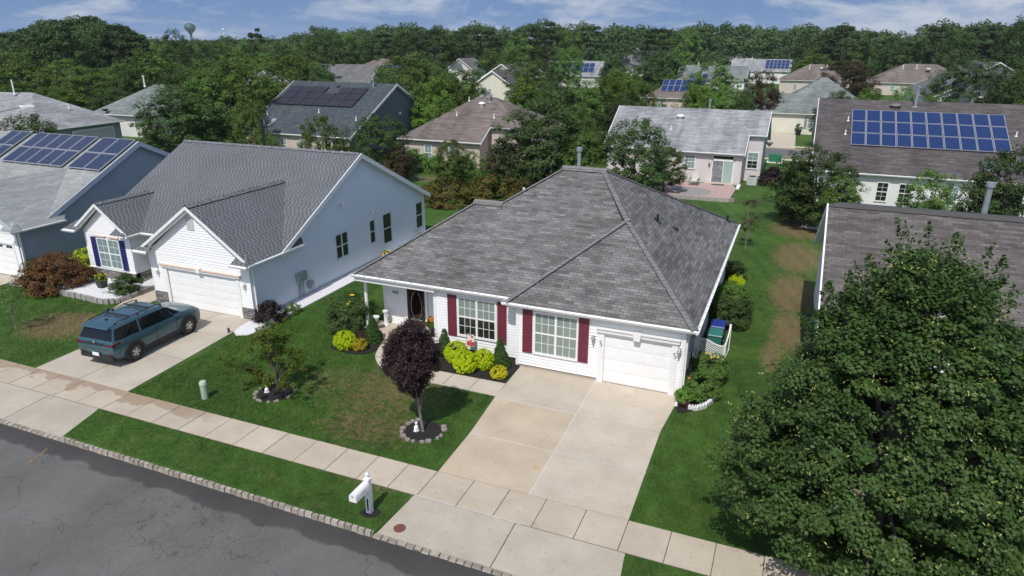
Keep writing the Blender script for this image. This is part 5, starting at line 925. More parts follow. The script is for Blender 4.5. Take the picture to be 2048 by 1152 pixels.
TREES=[(-12.0, 55.7, 6.8, 2.9, 'd0', 'dense dark garden tree left of the patio behind the grey-roofed house'),
(-10.2, 59.7, 4.2, 1.9, 'o0', 'smaller multi-stemmed tree at the edge of the pink patio'),
(-19.5, 55.7, 7.7, 4.6, 'd1', 'very broad dark tree right of the tan hip-roofed house'),
(-21.4, 53.9, 5.8, 2.3, 'd2', 'lower dark tree crowding the right corner of the tan house'),
(-15.6, 53.8, 5.7, 1.8, 'o1', 'dark tree behind the flue of the nearest grey roof'),
(-27.6, 53.3, 4.6, 1.5, 'o0', 'slim garden tree with bare trunk in front of the tan house'),
(-26.5, 55.0, 3.3, 1.3, 'o2', 'leafy shrub-like tree right of the slim tree before the tan house'),
(-36.0, 55.3, 6.1, 2.8, 'd0', 'tall dark tree between the slate-blue gable and the tan house'),
(-33.5, 54.5, 3.6, 1.4, 'u0', 'reddish brown tree hard against the left corner of the tan house'),
(-35.3, 46.0, 7.0, 2.0, 'o1', 'upright tree in front of the slate roof with black panels'),
(-34.1, 46.9, 5.0, 1.3, 'o2', 'low bushy tree beneath the upright one by the slate-roofed house'),
(-38.6, 43.3, 5.8, 1.2, 'o0', 'small tree before the beige wall under the two skylights'),
(-61.8, 56.9, 7.9, 4.6, 'd2', 'huge dark evergreen mass left of the slate-roofed house'),
(-68.4, 58.5, 4.1, 1.3, 'u0', 'purple-red tree at the left foot of the huge dark evergreen'),
(-61.1, 63.3, 10.3, 4.8, 'o2', 'big shade tree on the corner beyond the slate roof'),
(-60.9, 59.3, 8.7, 2.8, 'o1', 'tree joined to the left of the big corner shade tree'),
(-55.4, 35.9, 7.1, 2.7, 'd0', 'dark yard tree in front of the silver hip roof at far left'),
(-54.6, 37.0, 5.9, 1.2, 'd1', 'small dark tree right of the yard tree before the silver roof'),
(1.6, 52.0, 5.9, 2.7, 'd1', 'dark rear garden tree left of the big blue solar array'),
(3.2, 49.9, 4.4, 1.5, 'o0', 'lower crown leaning right from the rear garden tree, by the white wall'),
(0.4, 53.0, 4.2, 1.4, 'd2', 'dark bushy tree left of the rear garden tree, at the lawn'),
(7.9, 47.4, 5.5, 1.7, 'o1', 'thin airy tree in front of the white wall under the solar array'),
(11.1, 44.7, 7.3, 2.2, 'd0', 'dark tree cut by the right edge below the solar-panelled roof'),
(22.4, 97.5, 10.6, 3.6, 'd1', 'tall dark tree at the right edge beyond the solar roof'),
(10.4, 45.8, 5.6, 1.2, 'd2', 'dark shrubby tree by the glass door right of the airy tree'),
(-63.5, 77.2, 11.0, 4.0, 'o0', 'large tree behind the slate roof, left of the mid-grey roof'),
(-68.3, 88.8, 8.9, 3.3, 'd2', 'tree with white blossom patches just above the slate ridge'),
(-60.7, 69.2, 8.3, 3.0, 'b0', 'light tree right of the silver octagonal-looking roof'),
(-53.0, 57.2, 7.2, 2.0, 'o2', 'tree on the corner left of the slate roof'),
(-51.0, 86.0, 10.7, 4.7, 'o1', 'broad tree above the slate-blue gable'),
(-47.8, 76.2, 8.9, 2.9, 'd0', 'dark tree behind the peak of the slate-blue gable'),
(-40.9, 75.6, 8.5, 3.4, 'b0', 'yellow-green tree behind the tan hip roof on the left'),
(-38.9, 78.9, 9.2, 2.9, 'o2', 'green tree left of the twin cream gables'),
(-35.3, 67.3, 6.9, 1.9, 'o0', 'tree low behind the left slope of the tan roof'),
(-45.9, 121.6, 9.2, 5.0, 'o0', 'tree right of the upper cream gable'),
(-33.3, 85.7, 8.2, 3.0, 'b1', 'tree overlapping the right side of the twin cream gables'),
(-27.2, 79.5, 8.0, 3.4, 'd2', 'tree below the distant blue panels'),
(-24.7, 82.4, 8.5, 3.4, 'o1', 'tree under the pale roof with distant blue panels'),
(-22.3, 87.2, 8.4, 3.6, 'b0', 'light green tree in the row behind the pale grey roof'),
(-17.7, 82.1, 8.2, 2.8, 'o2', 'tree above the left end of the pale grey roof'),
(-17.9, 73.9, 6.8, 2.8, 'd0', 'dark tree just left of the pale grey roof ridge'),
(-21.9, 70.7, 6.4, 2.4, 'o0', 'tree behind the broad dark tree near the rear street'),
(-27.6, 147.4, 10.6, 5.5, 'd1', 'tall dark round tree left of the small sage roof'),
(-11.6, 85.2, 7.7, 2.8, 'b1', 'olive tree in the row touching the pale grey ridge'),
(-8.3, 83.6, 7.8, 2.8, 'o1', 'second tree of the row over the pale grey ridge'),
(-6.1, 82.8, 7.2, 1.8, 'd2', 'right-hand tree of the row over the pale grey ridge'),
(-14.5, 124.2, 9.3, 4.8, 'b0', 'spreading bright tree between the two sage roofs'),
(-5.6, 109.9, 8.6, 3.0, 'u1', 'dull purple-brown round tree in front of the far white gable'),
(6.4, 134.8, 9.6, 4.9, 'u1', 'dark brown-green tree right of the brown hip roof'),
(7.2, 91.7, 7.6, 3.0, 'b1', 'light green tree in a row above the solar-panelled roof'),
(10.3, 89.4, 8.1, 2.0, 'b0', 'spiky light tree before the brown hip roof'),
(13.0, 89.0, 7.4, 2.0, 'b1', 'light tree left of the grey roof above the solar house'),
(4.0, 94.9, 7.0, 2.8, 'o2', 'dark-green tree above the left end of the solar-panelled roof'),
(-105.5, 79.4, 8.4, 5.3, 'o1', 'tree beyond the silver hip roof, left of the little brown roof'),
(-99.8, 70.2, 5.9, 4.9, 'b0', 'light green tree behind the silver hip roof'),
(-94.3, 74.2, 5.8, 3.1, 'd2', 'dark tree right of the light one behind the silver roof'),
(-102.7, 65.8, 6.2, 4.0, 'o0', 'tree at the left edge behind the silver roof'),
(-98.5, 81.8, 8.8, 3.5, 'd1', 'dark pointed tree right of the little brown roof'),
(-97.2, 86.4, 11.8, 5.0, 'o2', 'tall tree behind the sage hip roof'),
(-73.5, 67.8, 9.3, 2.5, 'd0', 'dark tree right of the sage hip roof'),
(-85.7, 84.0, 9.7, 4.4, 'o1', 'wide tree above the corner shade tree'),
(-88.9, 94.8, 10.6, 4.7, 'b0', 'wide tree left of the silver roof in the distance'),
(-68.1, 188.1, 11.3, 5.1, 'd0', 'isolated dark round tree over the distant pale roof'),
(-58.1, 180.9, 10.6, 4.1, 'o2', 'round tree directly over the distant blue panels'),
(-41.9, 164.8, 8.3, 3.7, 'd1', 'dark tree right of the distant panelled roof'),
(26.7, 147.6, 10.3, 6.0, 'd2', 'dark trees left of the tall grey gabled house'),
(33.0, 237.7, 10.2, 8.7, 'o0', 'tree over the brown hip roof on the right'),
(23.1, 238.9, 9.0, 8.7, 'o1', 'tree over the left slope of the brown hip roof'),
(2.6, 215.0, 9.5, 7.0, 'b0', 'tree left above the dark brown-green tree'),
(-110.2, 101.8, 14.2, 3.5, 'd1', 'solitary tall pine left of the water tower'),
(-152.7, 172.0, 15.4, 2.2, 'p1', 'lone spindly pine standing above the wood right of the water tower')]
WOOD=[(-60.0,105.0,8.1,4.0,'fo0'),(-53.0,104.0,7.7,4.3,'fb0'),(-121.0,73.0,8.7,5.4,'fo2'),(-115.0,82.0,8.1,4.9,'fo2'),(-112.0,88.0,7.5,5.0,'fb0'),(-102.0,92.0,8.9,4.4,'fb0'),(-98.0,107.0,8.8,4.4,'fo0'),(-91.0,114.0,8.5,4.7,'fb0'),(-69.0,124.0,8.2,4.8,'fo1'),(-32.0,132.0,8.0,4.1,'fb0'),(32.0,129.0,8.4,4.8,'fb0'),(-133.0,81.0,8.7,4.3,'fb0'),(-140.0,89.0,9.8,5.3,'fo1'),(-131.0,86.0,8.9,4.7,'fb0'),(-132.0,96.0,8.8,4.5,'fb0'),(-123.0,102.0,8.7,5.4,'fo0'),(-119.0,108.0,8.6,4.1,'fo0'),(-113.0,109.0,9.1,4.9,'fd0'),(-112.0,118.0,8.8,4.5,'fo1'),(-105.0,120.0,9.8,4.3,'fb0'),(-98.0,116.0,9.0,5.1,'fo2'),(-101.0,130.0,9.9,5.0,'fo1'),(-82.0,139.0,9.1,5.1,'fd0'),(-74.0,135.0,8.5,4.7,'fd1'),(38.0,145.0,9.5,4.5,'fo2'),(-157.0,95.0,10.6,5.0,'fb0'),(-150.0,95.0,9.8,5.4,'fo2'),(-156.0,104.0,10.3,5.4,'fd1'),(-145.0,99.0,10.9,5.5,'fo2'),(-142.0,108.0,10.2,4.6,'fo1'),(-145.0,113.0,10.6,5.3,'fo1'),(-136.0,110.0,9.5,4.4,'fd1'),(-138.0,116.0,11.0,5.2,'fd0'),(-134.0,125.0,9.7,4.7,'fb0'),(-126.0,125.0,10.1,5.5,'fd0'),(-118.0,126.0,10.4,4.9,'fd1'),(-118.0,137.0,10.3,5.1,'fd1'),(-110.0,137.0,10.3,4.2,'fd0'),(-88.0,155.0,9.9,5.4,'fo1'),(-72.0,163.0,9.9,4.8,'fo1'),(-66.0,163.0,10.0,4.0,'fo0'),(46.0,181.0,11.2,4.9,'fb0'),(-177.0,105.0,13.7,4.6,'fp0'),(-180.0,112.0,12.6,4.7,'fp1'),(-166.0,109.0,13.5,5.4,'fd0'),(-164.0,116.0,16.4,4.9,'fd0'),(-170.0,128.0,16.8,5.5,'fp0'),(-164.0,128.0,17.0,5.0,'fd0'),(-163.0,137.0,13.0,4.1,'fp1'),(-150.0,142.0,11.3,4.6,'fd0'),(-151.0,149.0,12.1,4.6,'fo1'),(-145.0,147.0,11.9,4.6,'fd0'),(-145.0,155.0,12.6,5.1,'fo0'),(-140.0,159.0,12.5,4.4,'fo0'),(-129.0,152.0,11.5,5.0,'fd0'),(-133.0,167.0,12.9,5.3,'fo0'),(-126.0,170.0,15.1,4.6,'fd0'),(-115.0,163.0,13.8,4.1,'fd1'),(-113.0,171.0,13.9,4.4,'fd0'),(-113.0,180.0,14.0,5.2,'fp1'),(-103.0,175.0,15.0,4.7,'fd0'),(-101.0,188.0,15.1,4.7,'fp1'),(-83.0,185.0,14.9,5.2,'fp0'),(-75.0,186.0,13.9,5.0,'fo1'),(-75.0,198.0,16.0,4.2,'fp0'),(8.0,201.0,16.0,5.0,'fp0'),(46.0,203.0,18.8,4.4,'fd0'),(48.0,195.0,19,4.9,'fd0'),(-207.0,126.0,14.1,5.4,'fd0'),(-197.0,127.0,13.3,4.9,'fp0'),(-200.0,136.0,15.0,4.3,'fd0'),(-191.0,133.0,14.5,4.0,'fp1'),(-193.0,142.0,16.4,4.4,'fd0'),(-186.0,138.0,16.6,5.3,'fp1'),(-191.0,148.0,18.2,4.6,'fp1'),(-181.0,149.0,14.7,4.7,'fp0'),(-172.0,159.0,12.0,4.6,'fd0'),(-172.0,165.0,10.9,4.2,'fo0'),(-169.0,172.0,12.2,5.5,'fo1'),(-154.0,184.0,11.8,4.5,'fo1'),(-145.0,184.0,14.3,4.2,'fd1'),(-146.0,194.0,15.5,5.4,'fd0'),(-137.0,190.0,15.8,5.3,'fo1'),(-130.0,188.0,15.5,4.5,'fo0'),(-125.0,194.0,14.9,4.7,'fd0'),(-126.0,203.0,16.7,4.3,'fo0'),(-118.0,203.0,14.8,4.4,'fd0'),(-110.0,207.0,17.0,5.2,'fo1'),(-111.0,217.0,15.7,4.2,'fo1'),(-103.0,212.0,15.7,5.4,'fd1'),(-96.0,218.0,14.6,4.8,'fd0'),(-90.0,223.0,14.9,4.4,'fd0'),(-80.0,225.0,18.0,5.2,'fp1'),(-72.0,225.0,17.2,4.4,'fo0'),(-67.0,230.0,16.7,5.3,'fp1'),(-45.0,236.0,15.9,5.3,'fp1'),(-35.0,227.0,16.5,5.1,'fo1'),(-33.0,236.0,16.3,4.3,'fp1'),(1.0,240.0,15.6,5.5,'fd1'),(13.0,235.0,15.9,4.2,'fo0'),(23.0,230.0,14.9,4.7,'fd1'),(30.0,227.0,15.1,4.5,'fd0'),(42.0,227.0,16.1,4.2,'fd0'),(51.0,231.0,17.4,5.2,'fo0'),(-152.0,104.0,14.2,4.3,'fp1'),(-142.0,100.0,14.3,4.6,'fd0'),(-134.0,97.0,15.0,3.5,'fp0'),(-144.0,107.0,15.9,4.3,'fp0'),(-147.0,112.0,16.1,4.5,'fd0'),(-135.0,105.0,15.5,3.5,'fd0'),(-138.0,110.0,15.2,3.9,'fd0'),(-130.0,107.0,14.9,3.4,'fp1'),(-131.0,110.0,14.2,3.7,'fd0'),(-128.0,109.0,13.0,3.8,'fp0'),(31.0,223.0,16.2,3.7,'fp0'),(36.0,236.0,16.7,4.0,'fd0'),(35.0,213.0,15.8,4.4,'fd0'),(40.0,226.0,16.4,3.8,'fp1'),(43.0,223.0,16.6,4.1,'fp1'),(47.0,230.0,16.9,4.5,'fd0'),(46.0,212.0,16.9,4.5,'fd0'),(53.0,231.0,17.7,5.1,'fp1')]
FAR=[(-225,133,14.0),(-221,139,13.4),(-217,145,15.8),(-213,151,17.0),(-209,156,18.2),(-205,162,17.6),(-200,168,14.8),(-196,173,11.8),(-191,179,11.6),(-185,185,12.4),(-179,190,12.1),(-172,197,12.6),(-165,202,13.6),(-156,209,15.4),(-148,216,14.7),(-138,222,16.1),(-131,226,17.3),(-121,231,17.8),(-111,236,17.8),(-102,241,16.9),(-95,244,17.3),(-84,247,17.6),(-74,251,17.9),(-64,253,18.9),(-56,255,16.9),(-46,257,15.2),(-36,259,18.4),(-27,260,17.2),(-17,261,17.5),(-7,261,16.7),(2,261,17.5),(9,261,16.4),(16,261,14.9),(23,260,15.7),(32,259,15.1),(38,259,17.4),(46,257,17.8),(54,256,18.1),(62,254,18.9),(-249,147,14.9),(-245,153,13.8),(-241,159,15.2),(-238,164,15.6),(-235,169,18.7),(-231,175,19.1),(-226,181,16.7),(-221,186,15.2),(-216,192,11.0),(-212,197,12.1),(-206,203,11.5),(-200,209,12.8),(-193,215,12.7),(-187,221,11.9),(-180,226,13.8),(-173,232,15.8),(-164,238,15.6),(-156,244,16.4),(-146,250,16.6),(-137,255,16.8),(-128,259,17.1),(-118,264,16.6),(-107,269,16.4),(-98,272,19.4),(-89,275,19.6),(-79,278,18.7),(-71,280,18.5),(-63,283,17.9),(-52,285,16.0),(-41,286,18.6),(-33,288,18.4),(-25,288,18.7),(-17,289,17.0),(-9,289,17.8),(0,289,17.7),(8,289,16.3),(18,289,15.3),(25,288,15.2),(34,287,16.2),(41,287,18.9),(49,285,16.9),(57,284,19.2),(63,282,19.7),(69,281,20.2),(-275,163,15.3),(-271,169,15.6),(-267,175,16.0),(-263,181,16.8),(-258,188,18.2),(-254,193,19.2),(-249,200,17.4),(-243,207,13.5),(-238,212,11.0),(-233,218,11.8),(-228,223,11.1),(-222,230,12.2),(-215,236,12.0),(-207,243,12.7),(-200,249,13.8),(-192,255,15.4),(-184,261,17.1),(-175,267,15.7),(-167,272,17.3),(-158,277,16.8),(-149,283,17.5),(-140,287,17.4),(-131,291,17.0),(-123,295,16.4),(-114,298,18.7),(-106,301,19.1),(-98,304,19.0),(-89,307,19.6),(-80,309,20.4),(-72,311,19.8),(-64,313,18.9),(-54,315,17.2),(-44,316,20.0),(-33,318,18.9),(-26,318,17.4),(-16,319,18.2),(-7,319,17.1),(1,319,17.0),(8,319,17.4),(18,319,17.2),(27,318,14.9),(35,318,14.6),(41,317,16.6),(50,315,18.4),(57,314,19.3),(65,313,20.9),(72,311,19.7),(79,309,19.5),(-301,178,15.2),(-298,183,14.6),(-294,188,15.0),(-291,194,16.3),(-287,199,16.0),(-282,206,18.6),(-278,212,19.9),(-273,217,18.2),(-269,222,17.1),(-265,228,12.9),(-260,233,11.9),(-254,239,10.7),(-249,245,12.3),(-244,250,12.1),(-237,257,12.2),(-230,263,12.2),(-223,269,12.8),(-216,275,15.2),(-209,280,16.9),(-200,286,15.6),(-194,291,16.4),(-186,296,18.2),(-178,300,18.8),(-170,305,17.9),(-161,310,17.6),(-150,315,19.7),(-142,319,17.7),(-131,324,16.9),(-122,328,18.3),(-111,331,18.6),(-101,334,19.9),(-90,338,20.1),(-82,340,20.8),(-72,342,19.0),(-65,343,18.0),(-55,345,19.0),(-44,347,20.8),(-37,348,20.4),(-28,348,19.3),(-19,349,18.1),(-11,349,17.3),(-3,349,19.3),(3,349,17.7),(13,349,18.7),(21,349,16.3),(28,348,16.0),(37,347,15.9),(46,346,17.6),(53,345,19.6),(61,344,18.4),(69,343,19.7),(74,341,19.6),(81,340,20.2),(88,338,19.7),(-331,196,14.8),(-327,202,14.4),(-323,208,14.8),(-319,214,16.5),(-316,219,16.8),(-312,225,20.0),(-307,231,19.5),(-303,237,20.6),(-298,242,19.0),(-293,248,15.9),(-289,254,11.8),(-284,259,11.1),(-278,266,11.5),(-272,271,11.1),(-265,278,12.0),(-258,284,12.4),(-251,291,12.5),(-243,298,14.5),(-236,303,16.3),(-230,308,18.0),(-223,313,16.7),(-214,319,16.4),(-206,325,18.2),(-197,330,18.1),(-190,334,20.0),(-180,339,20.0),(-173,343,20.1),(-165,347,18.9),(-156,351,19.0),(-148,355,18.0),(-139,359,20.1),(-128,363,20.2),(-119,366,20.9),(-108,369,19.2),(-98,372,20.3),(-89,374,19.1),(-81,376,19.8),(-73,377,17.9),(-64,379,17.8),(-55,380,19.2),(-47,382,19.2),(-37,383,20.7),(-30,383,20.2),(-19,384,19.1),(-10,384,19.5),(-2,384,19.9),(7,384,19.8),(15,384,17.8),(24,384,17.2),(33,383,16.1),(41,382,15.9),(49,381,19.4),(56,380,19.9),(63,379,19.1),(71,378,18.8),(79,376,20.1),(85,375,20.8),(90,374,19.9),(96,372,21.0),(-369,219,16.1),(-367,223,15.9),(-364,228,14.7),(-360,234,17.3),(-356,240,18.9),(-352,246,18.9),(-348,251,19.8),(-345,256,19.8),(-340,262,19.7),(-336,267,20.3),(-332,273,19.1),(-328,277,15.2),(-322,284,12.2),(-317,290,10.9),(-312,295,11.1),(-305,302,12.3),(-298,309,12.9),(-291,316,13.1),(-283,323,11.8),(-276,329,12.6),(-269,335,15.6),(-261,341,18.5),(-255,346,18.0),(-246,352,16.6),(-239,357,19.0),(-229,363,17.7),(-223,367,20.0),(-214,372,19.7),(-205,377,20.4),(-195,382,18.5),(-188,386,20.5),(-177,391,20.6),(-168,395,18.1),(-160,399,16.8),(-149,403,19.1),(-139,406,19.8),(-131,409,20.2),(-121,412,19.1),(-110,415,18.9),(-102,417,19.1),(-93,419,20.5),(-84,421,19.0),(-74,423,18.6),(-65,425,19.1),(-54,426,18.9),(-46,427,19.2),(-37,428,20.3),(-28,429,20.5),(-19,429,18.5),(-9,429,19.1),(-1,429,19.5),(8,429,19.4),(16,429,20.8),(25,429,18.2),(32,428,18.2),(41,427,16.6),(50,427,17.3),(56,426,19.9),(65,425,19.7),(73,423,18.5),(80,422,19.4),(85,421,20.8),(91,420,19.0),(98,418,20.9),(106,416,19.3),(-412,244,15.1),(-409,250,16.9),(-406,255,15.4),(-402,261,17.7),(-398,267,19.7),(-394,273,18.3),(-391,278,19.2),(-386,285,18.7),(-382,290,19.4),(-378,295,19.3),(-374,300,18.8),(-369,306,19.1),(-364,312,14.3),(-359,318,12.1),(-354,323,11.0),(-349,328,11.0),(-343,335,12.0),(-337,341,11.4),(-331,346,12.4),(-326,352,13.0),(-318,359,12.6),(-311,365,13.1),(-304,371,13.5),(-295,377,18.2),(-289,382,19.3),(-282,387,17.6),(-276,392,17.6),(-267,398,18.1),(-261,402,18.6),(-251,408,19.7),(-243,413,19.7),(-235,418,18.5),(-227,422,18.6),(-219,426,20.0),(-211,430,19.7),(-201,435,19.3),(-193,439,20.7),(-183,443,18.3),(-174,447,19.6),(-165,450,20.8),(-157,453,20.8),(-146,457,20.7),(-138,459,19.8),(-127,462,19.2),(-118,465,20.3),(-110,467,20.0),(-102,468,20.9),(-93,470,18.7),(-83,472,19.4),(-74,474,19.7),(-63,475,19.8),(-54,476,18.5),(-45,477,19.2),(-35,478,20.1),(-27,479,18.7),(-18,479,19.7),(-9,479,20.9),(-1,479,19.6),(5,479,20.5),(13,479,20.6),(22,479,19.1),(32,478,18.8),(39,478,18.1),(48,477,17.4),(56,476,17.9),(65,475,19.7),(71,474,19.0),(78,473,20.6),(86,472,20.9),(94,470,20.2),(101,469,20.3),(109,467,20.5),(114,466,20.5),(120,464,19.1),(-464,275,14.5),(-461,280,14.8),(-457,286,14.9),(-454,291,13.3),(-450,298,13.9),(-446,303,15.3),(-442,310,13.4),(-437,316,15.6),(-432,322,15.6),(-428,328,14.9),(-423,334,14.1),(-419,339,15.4),(-415,344,15.3),(-409,351,13.9),(-405,356,10.9),(-399,363,12.0),(-392,370,11.8),(-386,377,11.6),(-379,384,11.7),(-373,390,12.4),(-365,397,12.8),(-358,403,12.4),(-351,409,12.3),(-346,414,12.0),(-339,420,14.9),(-332,425,13.7),(-324,431,13.4),(-317,436,15.3),(-309,442,15.8),(-300,448,14.6),(-290,455,13.6),(-281,460,13.5),(-273,465,15.2),(-263,471,15.3),(-254,476,14.4),(-246,480,14.4),(-235,485,13.2),(-228,489,15.1),(-219,493,14.3),(-209,497,14.2),(-200,501,14.8),(-192,504,13.4),(-184,507,13.1),(-177,510,14.4),(-169,512,15.6),(-159,515,13.9),(-148,519,13.9),(-140,521,14.5),(-130,523,15.7),(-122,525,15.1),(-113,528,14.3),(-103,529,14.9),(-94,531,15.3),(-85,533,15.6),(-76,534,15.7),(-65,536,14.2),(-55,537,13.9),(-45,538,15.0),(-36,538,15.0),(-28,539,14.6),(-17,539,15.1),(-10,539,15.3),(-2,539,13.7),(5,539,13.6),(15,539,14.7),(24,539,14.2),(32,539,15.3),(41,538,13.8),(50,537,14.6),(59,536,15.3),(66,535,15.9),(73,535,14.6),(80,533,14.9),(88,532,13.9),(96,531,13.4),(103,529,14.6),(112,528,15.9),(118,526,13.2),(124,525,15.1),(131,523,13.8),(137,522,13.1),(-516,305,13.4),(-513,310,15.8),(-510,315,13.4),(-507,320,15.2),(-503,325,15.1),(-500,330,15.6),(-497,335,15.1),(-493,340,13.7),(-489,346,14.3),(-485,352,14.8),(-480,359,13.7),(-475,366,15.9),(-471,371,14.3),(-465,378,15.0),(-461,383,15.1),(-456,388,15.6),(-452,394,12.3),(-446,400,10.7),(-442,405,11.7),(-436,411,10.6),(-430,417,11.9),(-424,424,11.1),(-419,429,12.5),(-413,434,12.8),(-407,440,12.7),(-400,446,12.7),(-394,451,12.5),(-389,456,12.5),(-383,461,12.8),(-376,467,13.9),(-367,473,14.9),(-360,479,14.5),(-352,485,14.5),(-345,490,14.6),(-336,496,13.7),(-329,501,13.1),(-320,506,13.9),(-313,511,15.5),(-304,516,15.2),(-296,521,14.7),(-286,527,15.8),(-276,532,13.7),(-266,537,14.5),(-257,541,14.6),(-247,546,16.0),(-239,550,14.2),(-230,554,14.7),(-219,558,15.3),(-209,562,13.5),(-200,565,15.0),(-191,568,14.6),(-183,571,14.9),(-175,573,15.0),(-167,576,15.3),(-158,578,14.7),(-150,580,13.8),(-139,583,15.3),(-131,585,15.4),(-123,587,13.1),(-115,588,15.9),(-106,590,15.5),(-98,591,14.8),(-87,593,14.7),(-78,594,13.8),(-68,596,14.5),(-58,597,13.8),(-47,598,13.2),(-39,598,13.9),(-29,599,15.9),(-20,599,14.1),(-10,599,13.2),(-1,599,14.6),(5,599,15.9),(13,599,13.4),(21,599,13.5),(29,599,15.3),(38,598,13.6),(46,598,15.6),(53,597,14.4),(62,596,15.2),(70,595,13.2),(79,594,13.5),(85,593,15.6),(92,592,13.1),(100,591,15.7),(105,590,13.9),(111,589,13.6),(119,588,13.5),(125,586,13.4),(132,585,14.2),(139,583,14.8),(144,582,13.0),(151,580,14.2),(-585,346,13.4),(-581,351,14.1),(-578,357,13.1),(-575,362,15.3),(-571,369,15.8),(-567,374,15.6),(-563,380,15.9),(-559,386,14.1),(-555,392,15.7),(-550,398,16.0),(-545,405,15.9),(-542,410,14.7),(-538,415,13.2),(-533,421,14.0),(-528,427,14.3),(-522,434,13.8),(-518,440,13.6),(-512,447,11.9),(-507,452,10.6),(-502,457,11.0),(-496,464,11.3),(-490,471,10.7),(-483,477,12.1),(-477,483,11.7),(-472,489,12.8),(-465,495,12.2),(-457,502,12.6),(-452,507,12.3),(-446,513,13.4),(-439,519,13.2),(-433,524,13.3),(-425,530,14.6),(-416,537,13.3),(-409,543,13.7),(-402,547,13.2),(-395,553,14.8),(-386,559,13.4),(-378,565,15.7),(-369,570,15.6),(-361,576,13.9),(-351,581,14.4),(-345,585,13.8),(-336,590,14.5),(-329,594,14.8),(-320,599,15.4),(-312,604,14.5),(-302,609,15.8),(-293,613,14.4),(-284,617,13.1),(-276,621,15.0),(-268,624,14.3),(-258,628,14.3),(-250,632,15.7),(-241,635,15.7),(-232,638,13.4),(-221,642,13.2),(-211,646,14.3),(-201,649,15.8),(-193,652,15.3),(-185,654,15.0),(-175,656,15.4),(-167,659,14.8),(-157,661,15.8),(-149,663,13.2),(-138,665,14.9),(-129,667,15.7),(-119,669,14.5),(-111,670,15.9),(-100,672,14.7),(-91,673,15.2),(-81,675,14.3),(-71,676,14.4),(-64,676,13.5),(-53,677,14.9),(-45,678,13.5),(-34,679,13.4),(-25,679,14.8),(-15,679,15.6),(-5,679,14.9),(2,679,14.1),(11,679,14.1),(21,679,15.0),(30,679,14.9),(38,678,13.3),(47,678,13.9),(54,677,13.4),(62,677,13.3),(69,676,13.7),(78,675,14.4),(85,674,14.3),(92,673,13.1),(99,672,14.0),(106,671,13.2),(114,670,13.0),(121,669,14.0),(126,668,14.1),(134,666,15.8),(142,664,13.4),(149,663,14.7),(155,662,14.2),(160,660,14.7),(168,658,15.3),(174,657,15.3)]
for i,(X,Y,h,r,k,lb) in enumerate(TREES): place_tree(k,X,Y,h,r,lb,None,False,i)
WL={'o':'round mid-green tree of the dense wood behind the rear houses','d':'dark-crowned tree of the dense wood behind the rear houses','b':'light-green tree of the dense wood behind the rear houses','p':'flat-topped pine of the wood along the skyline'}
for i,(X,Y,h,r,k) in enumerate(WOOD): place_tree(k,X,Y,h,r,WL[k[1]],{'o':'mid-green trees of the far wood','d':'dark trees of the far wood','b':'light trees of the far wood','p':'pines of the far wood'}[k[1]],True,i)
rng=np.random.default_rng(3); VV=[];QQ=[];o_=0
for (X,Y,h) in FAR:
    h=h*rng.choice([.78,.86,.93,1.0,1.04]); R_m=rng.uniform(4.5,8); nc=12; cz=h-2.6*rng.uniform(.5,1,nc); cz[0]=h-.8; a=rng.uniform(0,6.28,nc); rr_=R_m*np.sqrt(rng.uniform(0,1,nc))*.8; rr_[0]=.5; cz-=rr_*.28
    cc=np.stack([X+rr_*np.cos(a),Y+rr_*np.sin(a),cz],1); low=np.stack([X+rng.uniform(-9,9,6),Y+rng.uniform(-9,9,6),rng.uniform(2,10,6)],1); cc=np.concatenate([cc,low]); nl=48
    d=rng.normal(size=(18,nl,3)); d/=np.linalg.norm(d,axis=2)[:,:,None]; p_=(cc[:,None,:]+d*np.array([2.4,2.4,1.4])*rng.uniform(.6,1,(18,nl,1))).reshape(-1,3); n_=(d*.6+np.array([0,0,.6])+rng.normal(size=d.shape)*.35).reshape(-1,3); n_/=np.linalg.norm(n_,axis=1)[:,None]
    V,Q=leafcards(rng,p_,n_,.95,.75); VV.append(V); QQ.append(Q+o_); o_+=len(V)
l_far=leafmat('far_wood_leaf',[(.030,.058,.024),(.050,.088,.032),(.078,.122,.042),(.105,.150,.052)],.2,.7,.1,.06)
wd=np_obj('distant_wood',np.concatenate(VV),np.concatenate(QQ),l_far); tag(wd,'far-off wooded skyline behind every house','wood',kind='stuff')
# ---- foreground trees
T=thing('maple_tree','huge glossy green tree filling the lower right corner, hung with pale seeds','tree',(3.15,17.4,0)); rng=np.random.default_rng(21)
PROF['peak']=lambda h:np.clip(1-h,0,1)**.74*np.clip(h*2.8+.55,0,1)
V,Q,cc=crown(rng,.6,8.1,5.2,'peak',980,250,.104,.40,.42,.10,.62,.72,.6); sh=lambda P:P+np.stack([.85*np.clip(1-P[:,2]/8.6,0,1),0*P[:,0],0*P[:,0]],1)
sa=rng.uniform(0,6.28,120); shh=rng.uniform(.12,.97,120)**.8; sr=PROF['peak'](shh)*4.9*rng.uniform(.85,1.05,120)+.05; b0=np.stack([sr*np.cos(sa),sr*np.sin(sa),.5+7.6*shh],1); od=b0*np.array([1,1,0]); od/=np.linalg.norm(od,axis=1)[:,None]+1e-6; od=od*.55+np.array([0,0,1.0])*(.35+.9*shh[:,None]); od/=np.linalg.norm(od,axis=1)[:,None]
tt=rng.uniform(0,1,(120,70)); ln_=rng.uniform(.5,1.05,120); pp=b0[:,None,:]+od[:,None,:]*(tt*ln_[:,None])[:,:,None]+rng.normal(size=(120,70,3))*(.13*(1.15-tt))[:,:,None]; nn=rng.normal(size=(120,70,3))*.6+np.array([0,0,.7]); nn/=np.linalg.norm(nn,axis=2)[:,:,None]
